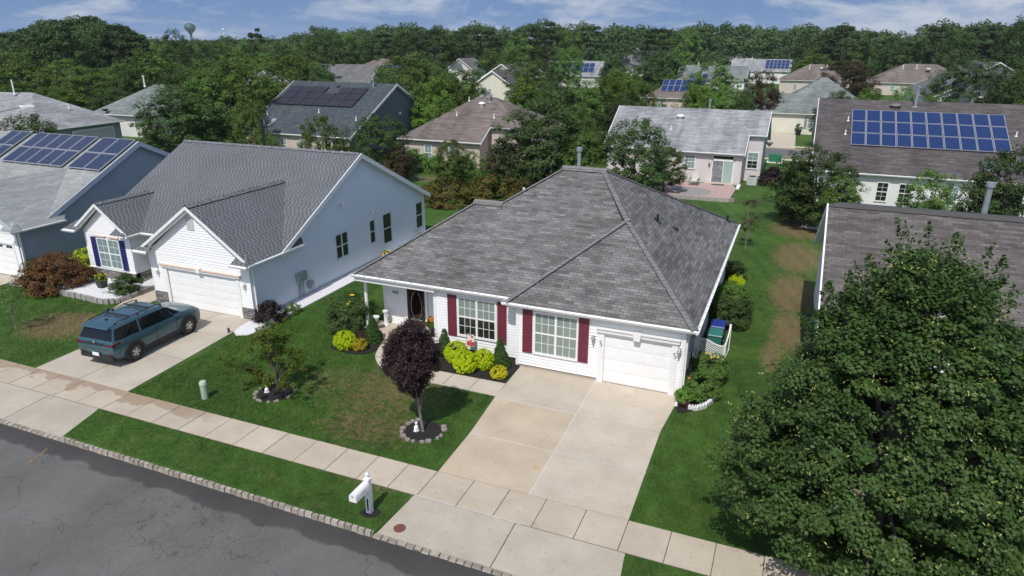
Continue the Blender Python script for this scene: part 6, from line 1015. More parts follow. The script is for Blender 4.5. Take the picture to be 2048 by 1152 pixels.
V2,Q2=leafcards(rng,pp.reshape(-1,3),nn.reshape(-1,3),.11,.7); Q=np.concatenate([Q,Q2+len(V)]); V=np.concatenate([V,V2])
V=sh(V); cc=sh(cc); np_obj('crown',V,Q,l_big,T); trunk_mb(rng,.5,6.5,.24,cc,40).build('trunk',m_barkg,T,org=(0,0,0))
k=rng.integers(0,len(cc),1500); d=rng.normal(size=(1500,3)); d/=np.linalg.norm(d,axis=1)[:,None]; ax=np.stack([cc[:,0]-.5,cc[:,1],cc[:,2]*.2],1); o_n=ax/np.linalg.norm(ax,axis=1)[:,None]; d=d+o_n[k]*.6+np.array([0,0,.3]); d/=np.linalg.norm(d,axis=1)[:,None]
sp=cc[k]+d*np.array([.5,.5,.33]); sp=np.repeat(sp,5,0)+rng.normal(size=(7500,3))*.07; nn=rng.normal(size=(7500,3))+np.array([0,-.5,.5]); nn/=np.linalg.norm(nn,axis=1)[:,None]
V,Q=leafcards(rng,sp,nn,.085,.32); l_seed=leafmat('pale_seed_wing',[(.22,.26,.06),(.34,.36,.10),(.46,.45,.17)],.3); sd=np_obj('seed_cluster',V,Q,l_seed,T); sd['kind']='stuff'
T=thing('purple_plum_tree','small purple-leaved tree with an egg-shaped crown on the front lawn','tree',(-10.38,17.56,0)); rng=np.random.default_rng(8); V,Q,cc=crown(rng,1.3,3.93,.92,'egg',330,150,.066,.20,.12,.07,.9,.6,.55); ln=np.array([-.32,0,0]); V=V+ln; cc=cc+ln; np_obj('crown',V,Q,l_maroon,T); trunk_mb(rng,1.2,2.9,.055,cc,26,(-.3,0)).build('trunk',m_barkg,T,org=(0,0,0))
T=tree('young_tree','thin young tree with sparse spreading branches in a stone ring on the lawn','tree',(-16.8,17.95,0),14,.6,3.1,1.55,'pyr',95,70,.095,.20,leafmat('leaf_cherry',[(.06,.105,.012),(.09,.15,.018),(.13,.19,.026),(.20,.20,.035)],.35,.6,.15),m_bark,.05,nb=34,inner=.1,lob=.3,flat=.8)
def shrub(name,label,loc,seed,h,r,prof,nc,nl,L,cr,m_,group=None,z0=.0,cat='shrub',**k):
    rng=np.random.default_rng(seed); T=thing(name,label,cat,loc,0,group); V,Q,cc=crown(rng,z0,h,r,prof,nc,nl,L,cr,**k); np_obj('foliage',V,Q,m_,T)
    f=MB()
    for j in range(4): f.tube((0,0,-.03),tuple(cc[j]*.8),.02,.008,5,cap=False)
    f.build('stem',m_bark,T,org=(0,0,0)); return T
m_yel=plain('yellow_petal',(.75,.48,.02),.6,.15,20); m_pink=plain('pink_petal',(.7,.25,.22),.6,.1,20); m_or=plain('orange_petal',(.62,.16,.02),.6,.15,20)
def flowerbush(label,loc,seed,h,r,lm,fm,nf,fr=.035,name='flowering_bush',nl=100,L=.09,pot=None,zlo=.6):
    T=shrub(name,label,loc,seed,h,r,'round',70,nl,L,r*.28,lm,inner=.5,lob=.1); q=random.Random(seed); f=MB()
    for j in range(nf):
        a=q.uniform(0,6.28); e=q.uniform(zlo,1.35); x=r*.92*math.cos(a)*math.cos(e);y=r*.92*math.sin(a)*math.cos(e); z=h*.5+h*.5*math.sin(e)
        f.lathe((x,y,z-fr),[(fr*.4,0),(fr,fr*.6),(fr*.9,fr*1.2),(fr*.2,fr*1.6)],6)
    f.build('blossoms',fm,T,org=(0,0,0)); return T
B=dict(inner=.62,lob=.0,flat=.9,up=.7)
for i,(x,y,h,r,lb) in enumerate([(-16.72,22.12,.74,.47,'larger golden ball shrub at the left end of the left bed'),(-11.75,22.82,.84,.50,'rearmost of the three golden ball shrubs under the window'),(-11.04,22.15,.84,.50,'front and middle one of the three golden ball shrubs'),(-10.48,22.7,.78,.44,'right-hand one of the three golden ball shrubs under the window')]): shrub('golden_ball_shrub',lb,(x,y,.04),30+i,h,r,'round',420,60,.038,.055,l_gold,'bright golden ball shrubs',**B)
for i,(x,y,h,r,lb) in enumerate([(-16.06,22.22,.5,.32,'small dull-gold ball shrub beside the larger golden one'),(-9.58,22.15,.46,.34,'low amber ball shrub at the front right corner of the window bed')]): shrub('ball_shrub',lb,(x,y,.04),40+i,h,r,'round',200,50,.035,.05,l_goldd,**B)
shrub('ball_shrub','brownish low shrub behind the small dull-gold ball',(-16.5,22.85,.04),44,.55,.36,'round',60,60,.05,.09,l_purp,**B)
for i,(x,y,h,r,lb) in enumerate([(-15.98,23.15,1.25,.42,'cone-shaped dwarf spruce by the porch urn'),(-12.5,23.2,1.2,.38,'cone-shaped dwarf spruce left of the golden balls'),(-9.9,23.05,1.25,.44,'cone-shaped dwarf spruce right of the golden balls')]): shrub('dwarf_spruce',lb,(x,y,.03),50+i,h,r,'cone',620,60,.035,.055,l_spruce,'dwarf spruces beside the house',inner=.45,lob=.0,flat=1)
flowerbush('large dark rounded bush with a few yellow blooms left of the porch column',(-17.95,24.15,0),60,1.5,1.15,l_dark,m_yel,7,.06,'hydrangea_bush',160,.09,zlo=.2)
def blooms(name,label,pts,r,m_,loc=None):
    f=MB()
    for (x,y,z) in pts: f.lathe((x,y,z-r),[(r*.5,0),(r,r*.5),(r*.95,r*1.2),(r*.3,r*1.9)],7)
flowerbush('yellow-flecked bush at the back of the right corner bed',(-2.0,25.1,0),71,1.1,.75,l_mid,m_yel,6,.045); flowerbush('leafy rose bush with a few pink blooms behind the white scalloped edging',(-2.15,23.7,0),72,.85,.66,l_mid,m_pink,3,.045)
shrub('round_bush','big dark round bush against the right side wall',(-1.85,31.3,0),73,1.5,.95,'round',150,90,.10,.25,l_dark,inner=.5); shrub('round_bush','second dark bush hugging the right side wall, beyond the big one',(-2.1,33.3,0),74,1.35,.85,'round',120,90,.10,.25,l_mid,inner=.5); shrub('gold_shrub','small yellow shrub farthest along the right side wall',(-1.95,36.0,0),75,.9,.42,'round',60,60,.06,.12,l_gold,**B); shrub('round_bush','dark bush behind the small yellow shrub',(-2.25,38.2,0),76,1.0,.6,'round',60,60,.1,.2,l_dark)
tree('sapling','slender brownish sapling standing alone on the rear lawn','tree',(-2.15,44.6,0),77,1.0,3.5,.55,'oval',30,40,.10,.2,l_purp,m_barkg,.04,nb=8)
tree('sapling','tiny sapling on the lawn at the left edge','tree',(-31.5,17.95,0),78,.8,2.2,.7,'oval',30,30,.08,.2,l_mid,m_barkg,.03,nb=10)
tree('red_maple','wide rusty-red dwarf maple left of the gravel bed','shrub',(-35.3,22.7,0),79,.25,1.75,1.75,'dome',170,90,.11,.3,l_red,m_bark,.1,nb=14,inner=.45,lob=.12,flat=.6)
shrub('round_bush','small green bush tucked between the leftmost garage and the red maple',(-37.3,23.0,0),80,1.25,.6,'round',70,70,.08,.18,l_mid,inner=.5); shrub('pale_shrub','pale yellow-green shrub against the blue-grey wall behind the red maple',(-36.6,25.4,0),81,1.2,.9,'dome',50,50,.10,.2,l_gold,inner=.3)
shrub('round_bush','small dark clipped ball at the left corner of the gravel bed',(-34.9,21.9,0),82,.7,.42,'round',60,60,.07,.14,l_dark,inner=.5)
shrub('juniper_shrub','dark spiky shrub on the white gravel before the stone base',(-30.95,23.3,.15),83,.95,.72,'dome',80,70,.09,.2,l_dark,inner=.3,lob=.25); shrub('barberry_shrub','dark purplish shrub at the right pillar of the double garage',(-21.75,23.3,.03),84,.95,.65,'dome',80,80,.08,.2,l_maroon,inner=.4,lob=.2); shrub('low_shrub','low green mound just beyond the purplish shrub on the gravel strip',(-21.5,24.6,.03),85,.45,.42,'dome',40,50,.06,.12,l_mid)
for i,(x,y,h,r,m_,lb) in enumerate([(-25.5,49.0,1.9,2.6,l_rust,'broad orange-tinged shrub mass behind the grey roof, left part'),(-22.2,50.2,2.2,2.6,l_rust,'orange-tinged shrub mass behind the grey roof, middle part'),(-18.6,51.3,2.3,2.4,l_rust,'green shrub with orange tips near the broad dark tree'),(-24.2,54.5,1.7,1.6,l_dark,'dark shrub at the foot of the tan wall'),(-29.0,44.5,1.3,1.4,l_rust,'low shrub beside the rear corner of the white gabled house'),(-35.9,61.2,1.9,2.3,l_mid,'leafy bush under the tall window of the tan house'),(-33.0,60.8,1.4,1.3,l_mid,'low bush right of the leafy bush by the tan wall'),(-29.9,59.8,1.8,1.2,l_mid,'bush beside the corner of the tan house'),(-26.9,62.6,2.6,1.5,l_purp,'bare-looking purplish shrub in the stepped-back corner'),(-1.6,67.6,1.5,1.1,l_maroon,'burgundy shrub at the right corner of the pale grey house'),(.9,57.2,1.3,1.2,l_dark,'clipped dark hedge shrub under the rear garden tree'),(-75.0,64.0,2.0,1.1,l_dark,'rounded dark clipped shrub between the silver and sage houses'),(-74.6,68.0,2.3,1.1,l_maroon,'purple shrub before the sage-roofed house')]): shrub('garden_shrub',lb,(x,y,0),100+i,h,r,'dome',90,60,.22,.4,m_,inner=.4,lob=.2)
# real grass tufts on the near lawns (one uncountable mass)
def inpoly(P,poly):
    x=P[:,0];y=P[:,1]; c=np.zeros(len(P),bool); n=len(poly)
    for i in range(n):
        x0,y0=poly[i];x1,y1=poly[(i+1)%n]
        m=((y0>y)!=(y1>y))&(x<(x1-x0)*(y-y0)/(y1-y0+1e-12)+x0); c^=m
    return c
EXC=[walk,bedA,bedB,ringM,ringY,rgB,grav,stripW,nwalk,rbed,sbed,[(-9.1,15.7),(-2.9,15.7),(-2.7,23.5),(-9.2,23.5)],[(-27.3,15.7),(-21.9,15.7),(-22.5,23.2),(-27.3,23.2)],[(-17.3,24.2),(-13.2,24.2),(-13.2,33),(-17.3,33)],[(-13.4,23.8),(-2.7,23.3),(-2.7,39.4),(-16.8,39.4)],[(-28.9,23),(-22.4,23),(-22.4,41),(-35,41),(-35,24.4),(-31.5,24.4),(-28.9,26)],[(-38.1,21.7),(-36,22.2),(-36,23.3),(-38.1,23.3)]]
rng=np.random.default_rng(9); PP=[]
for (xa,xb,ya,yb_,dn) in ((-21.7,-9.05,12.76,14.42,900),(-2.45,8,12.76,14.42,800),(-21.9,-9.0,15.76,24,620),(-2.85,9,15.76,23.5,520),(-38.4,-27.2,15.76,23.5,330),(-21.3,-17.3,23,40,240),(-2.6,1.7,23.5,58,130),(-60,-28.4,12.76,14.42,250)):
    k=int((xb-xa)*(yb_-ya)*dn); p=np.stack([rng.uniform(xa,xb,k),rng.uniform(ya,yb_,k)],1)
    keep=np.ones(k,bool)
    for e in EXC: keep&=~inpoly(p,e)
    if ya<14: keep&=~inpoly(p,[(-28.3,12.6),(-21.2,12.6),(-21.8,14.5),(-27.5,14.5)])&~inpoly(p,[(-9.2,12.6),(-2.4,12.6),(-2.6,14.5),(-8.9,14.5)])
    PP.append(p[keep])
p=np.concatenate(PP); k=len(p); a=rng.uniform(0,6.28,k); hgt=rng.uniform(.025,.06,k); ln=rng.uniform(-.035,.035,(k,2)); wv=np.stack([np.cos(a),np.sin(a)],1)*.013
V=np.stack([np.c_[p-wv,np.zeros(k)],np.c_[p+wv,np.zeros(k)],np.c_[p+ln,hgt]],1).reshape(-1,3); gr=np_obj('grass',V,np.arange(3*k).reshape(k,3),m_blade); tag(gr,'short mown grass of the near lawns','grass',kind='stuff')
# ================================================================= OBJECTS
# mailbox
T=thing('mailbox','white mailbox on a square white post with ball finial beside the kerb','mailbox',(-9.7,13.3,0))
f=MB(); f.box(-9.775,-9.625,13.225,13.375,-.05,1.12); f.box(-9.78,-9.62,13.22,13.38,0,.06); f.box(-9.725,-9.675,13.225,13.24,.12,.5); f.box(-9.79,-9.61,13.21,13.39,1.1,1.14); f.hexa([(-9.76,13.24,1.14),(-9.64,13.24,1.14),(-9.64,13.36,1.14),(-9.76,13.36,1.14),(-9.71,13.29,1.19),(-9.69,13.29,1.19),(-9.69,13.31,1.19),(-9.71,13.31,1.19)]); f.build('post',m_white,T)
f=MB(); f.lathe((-9.7,13.3,1.17),[(.02,0),(.02,.03),(.045,.05),(.06,.09),(.045,.13),(.01,.15)],12); f.build('finial',m_white,T,smooth=True)
f=MB(); prof=[(-.115,0),(.115,0),(.115,.15)]+[(.115*math.cos(t),.15+.115*math.sin(t)) for t in [i*math.pi/8 for i in range(1,8)]]+[(-.115,.15)]; y0,y1=12.58,13.2
A=[(-9.7+a,y0,.84+b) for a,b in prof];B_=[(-9.7+a,y1,.84+b) for a,b in prof]
for i in range(len(prof)): j=(i+1)%len(prof); f.poly([A[j],A[i],B_[i],B_[j]])
f.poly(A); f.poly(B_[::-1]); f.build('box',m_white,T,smooth=True)
f=MB(); f.box(-9.6,-9.585,12.8,12.98,.95,.965); f.box(-9.6,-9.585,12.95,12.99,.92,.99); f.build('flag',m_burg,T); f=MB(); f.box(-9.74,-9.66,12.7,13.26,.79,.84); f.build('arm',m_white,T)
f=MB(); f.box(-9.73,-9.67,12.565,12.58,1.0,1.03); f.build('latch',m_galv,T)
# utility pedestal
T=thing('utility_pedestal','pale green cylindrical utility pedestal standing on the lawn by the sidewalk','pedestal',(-18.93,16.5,0)); m_pg=plain('pale_green_plastic',(.30,.42,.31),.5,.05)
f=MB(); f.lathe((-18.93,16.5,-.02),[(.125,0),(.125,.58)],16); f.build('body',m_pg,T,smooth=True); f=MB(); f.lathe((-18.93,16.5,.56),[(.14,0),(.14,.08),(.11,.14),(.03,.16)],16); f.build('cap',plain('pale_green_cap',(.36,.48,.36),.5,.04),T,smooth=True)
# manhole lid
m_rust=plain('rusty_iron',(.16,.055,.035),.8,.2,10); f=MB(); f.lathe((-8.62,13.1,-.075),[(.17,0),(.17,.031),(.13,.034)],18); tag(f.build('access_cover',m_rust),'round rusty access cover set in the driveway apron','access cover')
# statuettes: white seated garden figures
def statuette(label,x,y,z,s=1.0,rz=0):
    T=thing('statuette',label,'statuette',(x,y,z)); f=MB(); f.lathe((x,y,z),[(.09*s,0),(.1*s,.03*s),(.08*s,.05*s),(.085*s,.1*s),(.07*s,.16*s),(.05*s,.21*s),(.022*s,.235*s),(.045*s,.26*s),(.052*s,.30*s),(.04*s,.34*s),(.01*s,.355*s)],12); f.tube((x-.05*s,y-.03*s,z+.19*s),(x-.02*s,y-.1*s,z+.1*s),.022*s,.016*s,6); f.tube((x+.05*s,y-.03*s,z+.19*s),(x+.02*s,y-.1*s,z+.1*s),.022*s,.016*s,6); f.tube((x-.04*s,y-.04*s,z+.06*s),(x-.02*s,y-.14*s,z+.04*s),.032*s,.02*s,6); f.tube((x+.04*s,y-.04*s,z+.06*s),(x+.02*s,y-.14*s,z+.04*s),.032*s,.02*s,6); f.build('figure',m_white,T,smooth=True); return T
statuette('white garden statuette at the foot of the purple-leaved tree',-10.6,17.5,.03,1.0); statuette('white garden statuette in the ring of the thin young tree',-17.1,17.7,.03,.9); statuette('small white ornament beside the red flower pot',-2.78,22.62,.03,.7)
# porch urn pedestal and plant stand
T=thing('pedestal','white fluted pedestal standing on the porch left of the door','pedestal',(-16.4,24.85,.075)); f=MB(); f.box(-16.54,-16.26,24.71,24.99,.075,.14); f.lathe((-16.4,24.85,.14),[(.12,0),(.1,.04),(.085,.1),(.08,.52),(.1,.56),(.13,.6),(.13,.66)],16); f.build('column',m_white,T,smooth=True)
T=thing('plant_stand','white curved ornamental urn behind the dwarf spruce on the porch edge','urn',(-16.5,24.15,.03)); f=MB(); f.lathe((-16.5,24.15,.03),[(.14,0),(.12,.05),(.05,.12),(.05,.4),(.09,.5),(.16,.62),(.18,.7),(.2,.72)],14); f.build('urn',m_white,T,smooth=True)
flowerbush('potted orange flowers on the porch right of the front door',(-13.75,24.6,.45),90,.55,.28,l_bright,m_or,9,.06,'potted_flowers',60,.07); T=thing('flower_pot','dark pot under the orange flowers by the front door','flower pot',(-13.75,24.6,.075)); f=MB(); f.lathe((-13.75,24.6,.075),[(.12,0),(.17,.36),(.18,.4)],14); f.build('pot',plain('terracotta_dark',(.10,.05,.035),.7),T)
# garden flag
T=thing('garden_flag','small red and white garden flag among the golden shrubs','flag',(-11.45,23.6,.04)); f=MB(); f.tube((-11.66,23.6,.04),(-11.66,23.6,1.0),.008,n=6); f.tube((-11.66,23.6,.98),(-11.3,23.6,.98),.008,n=6); f.build('flagpole',m_blackm,T)
fm=[plain('flag_cream',(.75,.68,.62),.8,.05),plain('flag_red',(.55,.08,.06),.8,.2,30),plain('flag_maroon',(.22,.05,.07),.8,.2,30)]
f=MB(); f.box(-11.64,-11.32,23.592,23.606,.42,.97); c=f.build('cloth',fm[0],T)
f=MB(); f.box(-11.64,-11.32,23.588,23.592,.44,.60); [f.lathe((x,23.588,z),[(.02,0),(.05,.04),(.03,.09)],7) for x,z in ((-11.57,.58),(-11.47,.63),(-11.38,.56))]; f.build('red_motif',fm[1],c); f=MB(); f.box(-11.62,-11.4,23.588,23.592,.92,.95); f.box(-11.46,-11.36,23.588,23.592,.82,.90); f.build('dark_motif',fm[2],c)
# red pot with fern at garage corner, scalloped edging
T=thing('flower_pot','burgundy ribbed pot with a green fern at the garage corner','flower pot',(-2.55,22.75,.03)); f=MB(); f.lathe((-2.55,22.75,.03),[(.15,0),(.2,.1),(.19,.12),(.22,.2),(.21,.22),(.24,.3),(.25,.33),(.22,.33),(.2,.29)],18); f.build('pot',m_burg,T,smooth=True)
rng=np.random.default_rng(4); V,Q,cc=crown(rng,.28,.62,.36,'dome',40,60,.07,.09,.3); np_obj('fern',V,Q,l_bright,T)
f=MB(); E_=[(-2.35,22.55),(-2.05,22.6),(-1.8,22.9),(-1.62,23.4),(-1.55,24.0),(-1.55,24.45)]
for i,(a,b) in enumerate(zip(E_,E_[1:])):
    a=Vector((*a,0));b=Vector((*b,0)); L=(b-a).length; n_=3
    for k in range(n_): p=a.lerp(b,k/n_);q=a.lerp(b,(k+1)/n_); nn=Vector(((b-a).y,-(b-a).x,0)).normalized()*.05; m_=p.lerp(q,.5); f.hexa([p-nn,q-nn,q+nn,p+nn]+[v+Vector((0,0,h)) for v,h in ((p-nn,.15),(q-nn,.15),(q+nn,.15),(p+nn,.15))]); f.hexa([p.lerp(q,.15)-nn,q.lerp(p,.15)-nn,q.lerp(p,.15)+nn,p.lerp(q,.15)+nn]+[v+Vector((0,0,.21)) for v in (p.lerp(q,.3)-nn,q.lerp(p,.3)-nn,q.lerp(p,.3)+nn,p.lerp(q,.3)+nn)])
tag(f.build('scalloped_edging',m_white),'white scalloped edging curving round the rose bush','garden edging')
# lattice screen with bins
T=thing('lattice_screen','white lattice corner screen hiding the bins at the side wall','lattice fence',(-2.2,27,0))
def lattice(A,B,ht):
    A=Vector(A);B=Vector(B); d=(B-A); L=d.length; d/=L; n=Vector((d.y,-d.x,0)); f=MB(); pt=lambda u,w_,z:A+d*u+n*w_+Vector((0,0,z))
    top=lambda u: ht(u/L)
    s=.1; k=-14
    def seg(u0,z0,u1,z1,w0): 
        a=pt(u0,w0,z0);b=pt(u1,w0,z1); v=(b-a).normalized(); t=v.cross(n)*.012; f.hexa([a-t,b-t,b+t,a+t]+[q+n*.008 for q in (a-t,b-t,b+t,a+t)])
    for sg,w0 in ((1,0.0),(-1,.009)):
        c=-2.0
        while c<L+2.0:
            P=[]; 
            for i in range(41):
                u=L*i/40; z=sg*(u-c)
                if .06<z<top(u)-.02: P.append((u,z))
            if len(P)>1: seg(P[0][0],P[0][1],P[-1][0],P[-1][1],w0)
            c+=s
    for i in range(10): u0=L*i/10;u1=L*(i+1)/10; f.hexa([pt(u0,-.02,top(u0)-.05),pt(u1,-.02,top(u1)-.05),pt(u1,.03,top(u1)-.05),pt(u0,.03,top(u0)-.05),pt(u0,-.02,top(u0)),pt(u1,-.02,top(u1)),pt(u1,.03,top(u1)),pt(u0,.03,top(u0))])
    f.hexa([pt(0,-.02,0),pt(L,-.02,0),pt(L,.03,0),pt(0,.03,0),pt(0,-.02,.06),pt(L,-.02,.06),pt(L,.03,.06),pt(0,.03,.06)]); f.build('lattice_panel',m_white,T)
lattice((-2.65,27.0,0),(-1.62,27.0,0),lambda t:.92-.14*t+.06*math.sin(t*6)); lattice((-1.6,27.02,0),(-1.55,28.3,0),lambda t:.80+.35*t*t)
for x,y,h in ((-2.66,27.0,1.0),(-1.6,27.0,.84),(-1.55,28.32,1.2)): f=MB(); f.box(x-.045,x+.045,y-.045,y+.045,0,h); f.build('post',m_white,T)
def bin_(label,x,y,m_,rz=0):
    T=thing('wheeled_bin',label,'wheeled bin',(x,y,0)); f=MB(); f.hexa([(x-.24,y-.26,.06),(x+.24,y-.26,.06),(x+.24,y+.24,.06),(x-.24,y+.24,.06),(x-.3,y-.34,.95),(x+.3,y-.34,.95),(x+.3,y+.32,.95),(x-.3,y+.32,.95)]); f.build('body',m_,T); f=MB(); f.hexa([(x-.32,y-.38,.95),(x+.32,y-.38,.95),(x+.32,y+.34,.97),(x-.32,y+.34,.97),(x-.29,y-.35,.99),(x+.29,y-.35,.99),(x+.28,y+.3,1.06),(x-.28,y+.3,1.06)]); f.tube((x-.26,y+.38,.93),(x+.26,y+.38,.93),.02,n=6); f.build('lid',m_,T)
    for s in (-1,1): f=MB(); f.tube((x+s*.27,y+.24,.11),(x+s*.33,y+.24,.11),.11,n=12); f.build('wheel',m_blackm,T)
bin_('teal green bin behind the lattice screen',-2.1,27.75,plain('teal_plastic',(.03,.16,.14),.45,.05)); bin_('bright blue recycling bin behind the teal one',-2.1,28.75,plain('blue_plastic',(.012,.03,.22),.45,.05))
# neighbour's planter with yellow flowers, small lights
T=thing('flower_pot','square black planter with yellow flowers on the white gravel','flower pot',(-32.7,23.25,.16)); f=MB(); x,y=-32.7,23.25; f.hexa([(x-.15,y-.15,.16),(x+.15,y-.15,.16),(x+.15,y+.15,.16),(x-.15,y+.15,.16),(x-.23,y-.23,.62),(x+.23,y-.23,.62),(x+.23,y+.23,.62),(x-.23,y+.23,.62)]); f.build('pot',m_blackm,T)
rng=np.random.default_rng(6); V,Q,cc=crown(rng,.42,.78,.27,'dome',40,45,.07,.09,.3); np_obj('foliage',V,Q,l_bright,T); f=MB(); q=random.Random(3); [f.lathe((x+q.uniform(-.22,.22),y+q.uniform(-.22,.22),q.uniform(.7,.86)),[(.015,0),(.045,.03),(.02,.06)],6) for _ in range(26)]; f.build('blossoms',m_yel,T)
for i,(x,y,lb) in enumerate([(-29.75,21.2,'small black lantern on the paving left of the parked car'),(-22.55,21.5,'small black lantern at the edge of the driveway by the gravel tip')]):
    T=thing('path_light',lb,'path light',(x,y,.02)); f=MB(); f.lathe((x,y,.02),[(.07,0),(.07,.02),(.05,.03),(.05,.16),(.07,.18),(.02,.23)],8); f.build('lantern',m_blackm,T)
for i,(x,y,lb) in enumerate([(-21.7,33.6,'clump of yellow flowers by the middle of the shaded white wall'),(-21.75,38.2,'clump of yellow flowers near the rear corner of the shaded white wall')]): flowerbush(lb,(x,y,0),95+i,.6,.38,l_bright,m_yel,40,.05,'yellow_flowers',50,.08,zlo=.1)
# patio furniture
def lounge(label,x,y,rz):
    T=thing('patio_chair',label,'chair',(x,y,.12),rz); T['_org']=(0,0,0); mf=plain('chair_grey',(.10,.10,.10),.6); mc=plain('chair_cushion',(.55,.54,.5),.8)
    f=MB(); f.box(-.32,.32,-.35,.3,.36,.46); f.build('seat',mc,T); f=MB(); f.hexa([(-.32,.28,.4),(.32,.28,.4),(.32,.38,.4),(-.32,.38,.4),(-.32,.45,1.05),(.32,.45,1.05),(.32,.53,1.05),(-.32,.53,1.05)]); f.build('backrest',mc,T)
    for sx in (-1,1):
        f=MB(); f.box(sx*.36-.03,sx*.36+.03,-.38,.42,.58,.62); f.build('armrest',mf,T)
        for sy in (-.35,.35): f=MB(); f.box(sx*.36-.025,sx*.36+.025,sy-.025,sy+.025,0,.58); f.build('leg',mf,T)
    return T
lounge('left-hand cushioned patio chair by the pale grey wall',-9.75,63.4,.1); lounge('right-hand cushioned patio chair nearer the sliding door',-8.15,63.6,-.1)
T=thing('air_conditioner','grey air conditioning unit at the right rear corner of the pale grey house','air conditioner',(-3.3,66.3,0)); f=MB(); f.box(-3.75,-2.9,65.85,66.7,.05,.8); f.build('casing',plain('ac_grey',(.42,.45,.43),.5),T); f=MB(); f.lathe((-3.32,66.28,.8),[(.34,0),(.34,.03),(.3,.04)],16); f.build('fan_grille',m_blackm,T)
f=MB(); f.box(-4.5,-4.2,63.6,65.5,.02,.12); tag(f.build('splash_block',m_white),'white downspout extension lying beside the patio','downspout'); f=MB(); f.box(-2.4,-1.3,66.9,67.1,.02,.1); tag(f.build('splash_block',m_white),'white downspout extension beside the burgundy shrub','downspout')
f=MB(); f.box(-6.7,-5.6,64.35,64.8,.125,.15); tag(f.build('door_mat',plain('mat_dark',(.05,.05,.05),.9)),'dark mat in front of the sliding glass door','door mat')
m_gb=plain('utility_green',(.03,.17,.10),.5)
T=thing('utility_box','green utility box with white base beside the rear street','utility box',(-1.9,80.6,0)); f=MB(); f.box(-2.6,-1.3,80,81,.1,.9); f.build('cabinet',m_gb,T); f=MB(); f.box(-2.75,-1.15,79.9,81.1,0,.1); f.build('base',m_white,T)
T=thing('flower_pot','dark planter by the white garage door across the rear street','flower pot',(.0,106.2,0)); f=MB(); f.lathe((0,106.2,0),[(.3,0),(.42,.7)],12); f.build('pot',m_blackm,T); rng=np.random.default_rng(8); V,Q,cc=crown(rng,.6,1.5,.5,'dome',20,30,.2,.2); V=V+np.array([0,0,0]); np_obj('foliage',V,Q,l_mid,T)
T=thing('barbecue_grill','black covered barbecue grill against the white wall under the solar-panelled roof','grill',(9.9,58.6,0)); f=MB(); f.lathe((9.9,58.6,0),[(.45,0),(.5,.5),(.6,.95),(.45,1.2),(.1,1.3)],12); f.build('cover',m_blackm,T,smooth=True)
T=thing('patio_chair','white plastic patio chair beside the covered grill','chair',(9.0,58.5,0)); f=MB(); f.box(8.75,9.25,58.2,58.7,.4,.45); f.box(8.75,9.25,58.66,58.72,.45,1.0); f.build('seat',m_white,T)
for sx in (8.78,9.18):
    for sy in (58.22,58.62): f=MB(); f.box(sx,sx+.05,sy,sy+.05,0,.4); f.build('leg',m_white,T)
# street lamp beyond H3
T=thing('street_lamp','street lamp whose pale head rises over the dark yard tree at far left','street lamp',(-59.5,34.6,0)); f=MB(); f.tube((-59.5,34.6,0),(-59.5,34.6,6.6),.09,.06); f.build('pole',m_galv,T); f=MB(); f.tube((-59.5,34.6,6.55),(-58.3,38.0,7.2),.04); f.build('arm',m_galv,T); f=MB(); f.hexa([(-58.55,37.8,7.15),(-58.15,37.8,7.15),(-57.9,38.7,7.15),(-58.4,38.7,7.15),(-58.5,37.85,7.3),(-58.2,37.85,7.3),(-58.0,38.6,7.3),(-58.35,38.6,7.3)]); f.build('lamp_head',m_white,T)
# water tower
WT=(-1438,1390); T=thing('water_tower','dark green bulb-shaped water tower on the horizon','water tower',(WT[0],WT[1],0)); m_wt=plain('tower_green',(.022,.085,.080),.5,.1,.05)
f=MB(); f.lathe((WT[0],WT[1],18),[(2.6,-6),(2.9,2),(5,6),(9,10),(12.6,14),(13.6,18),(13.0,22),(10,26),(5.5,28.3),(1,29)],28); f.build('tank',m_wt,T,smooth=True); f=MB(); f.lathe((WT[0],WT[1],0),[(6,0),(3.2,6),(2.6,12)],20); f.build('stem',m_wt,T,smooth=True)
T=thing('transmission_mast','thin pale mast right of the water tower','mast',(-1380,1440,0)); f=MB(); f.tube((-1380,1440,0),(-1380,1440,30),.6,n=6); f.build('pole',m_white,T); f=MB(); f.lathe((-1380,1440,29),[(.8,0),(3,2),(3,4),(.5,6)],10); f.build('top',m_white,T)
# ================================================================= CAR
CAR=thing('parked_car','steel-blue sport utility vehicle with roof rails parked in the driveway','car',(-24.78,16.64,.022),R(93)); CAR['_org']=(0,0,0)
def _paint():
    m,t,b=mat('steel_blue_paint'); b.inputs['Base Color'].default_value=(.048,.118,.150,1); b.inputs['Metallic'].default_value=.45; b.inputs['Roughness'].default_value=.32; b.inputs['Coat Weight'].default_value=.8; b.inputs['Coat Roughness'].default_value=.05; return m
m_paint=_paint(); m_gl=plain('tinted_glass',(.006,.008,.010),.05,.1); m_clad=plain('black_cladding',(.018,.019,.02),.6,.1); m_tyre=plain('tyre_rubber',(.014,.014,.014),.85,.1); m_rim=plain('alloy',(.55,.55,.55),.28,.04,metal=.8)
m_tl,_t,_b=mat('tail_red'); _b.inputs['Base Color'].default_value=(.11,.004,.008,1); _b.inputs['Roughness'].default_value=.15
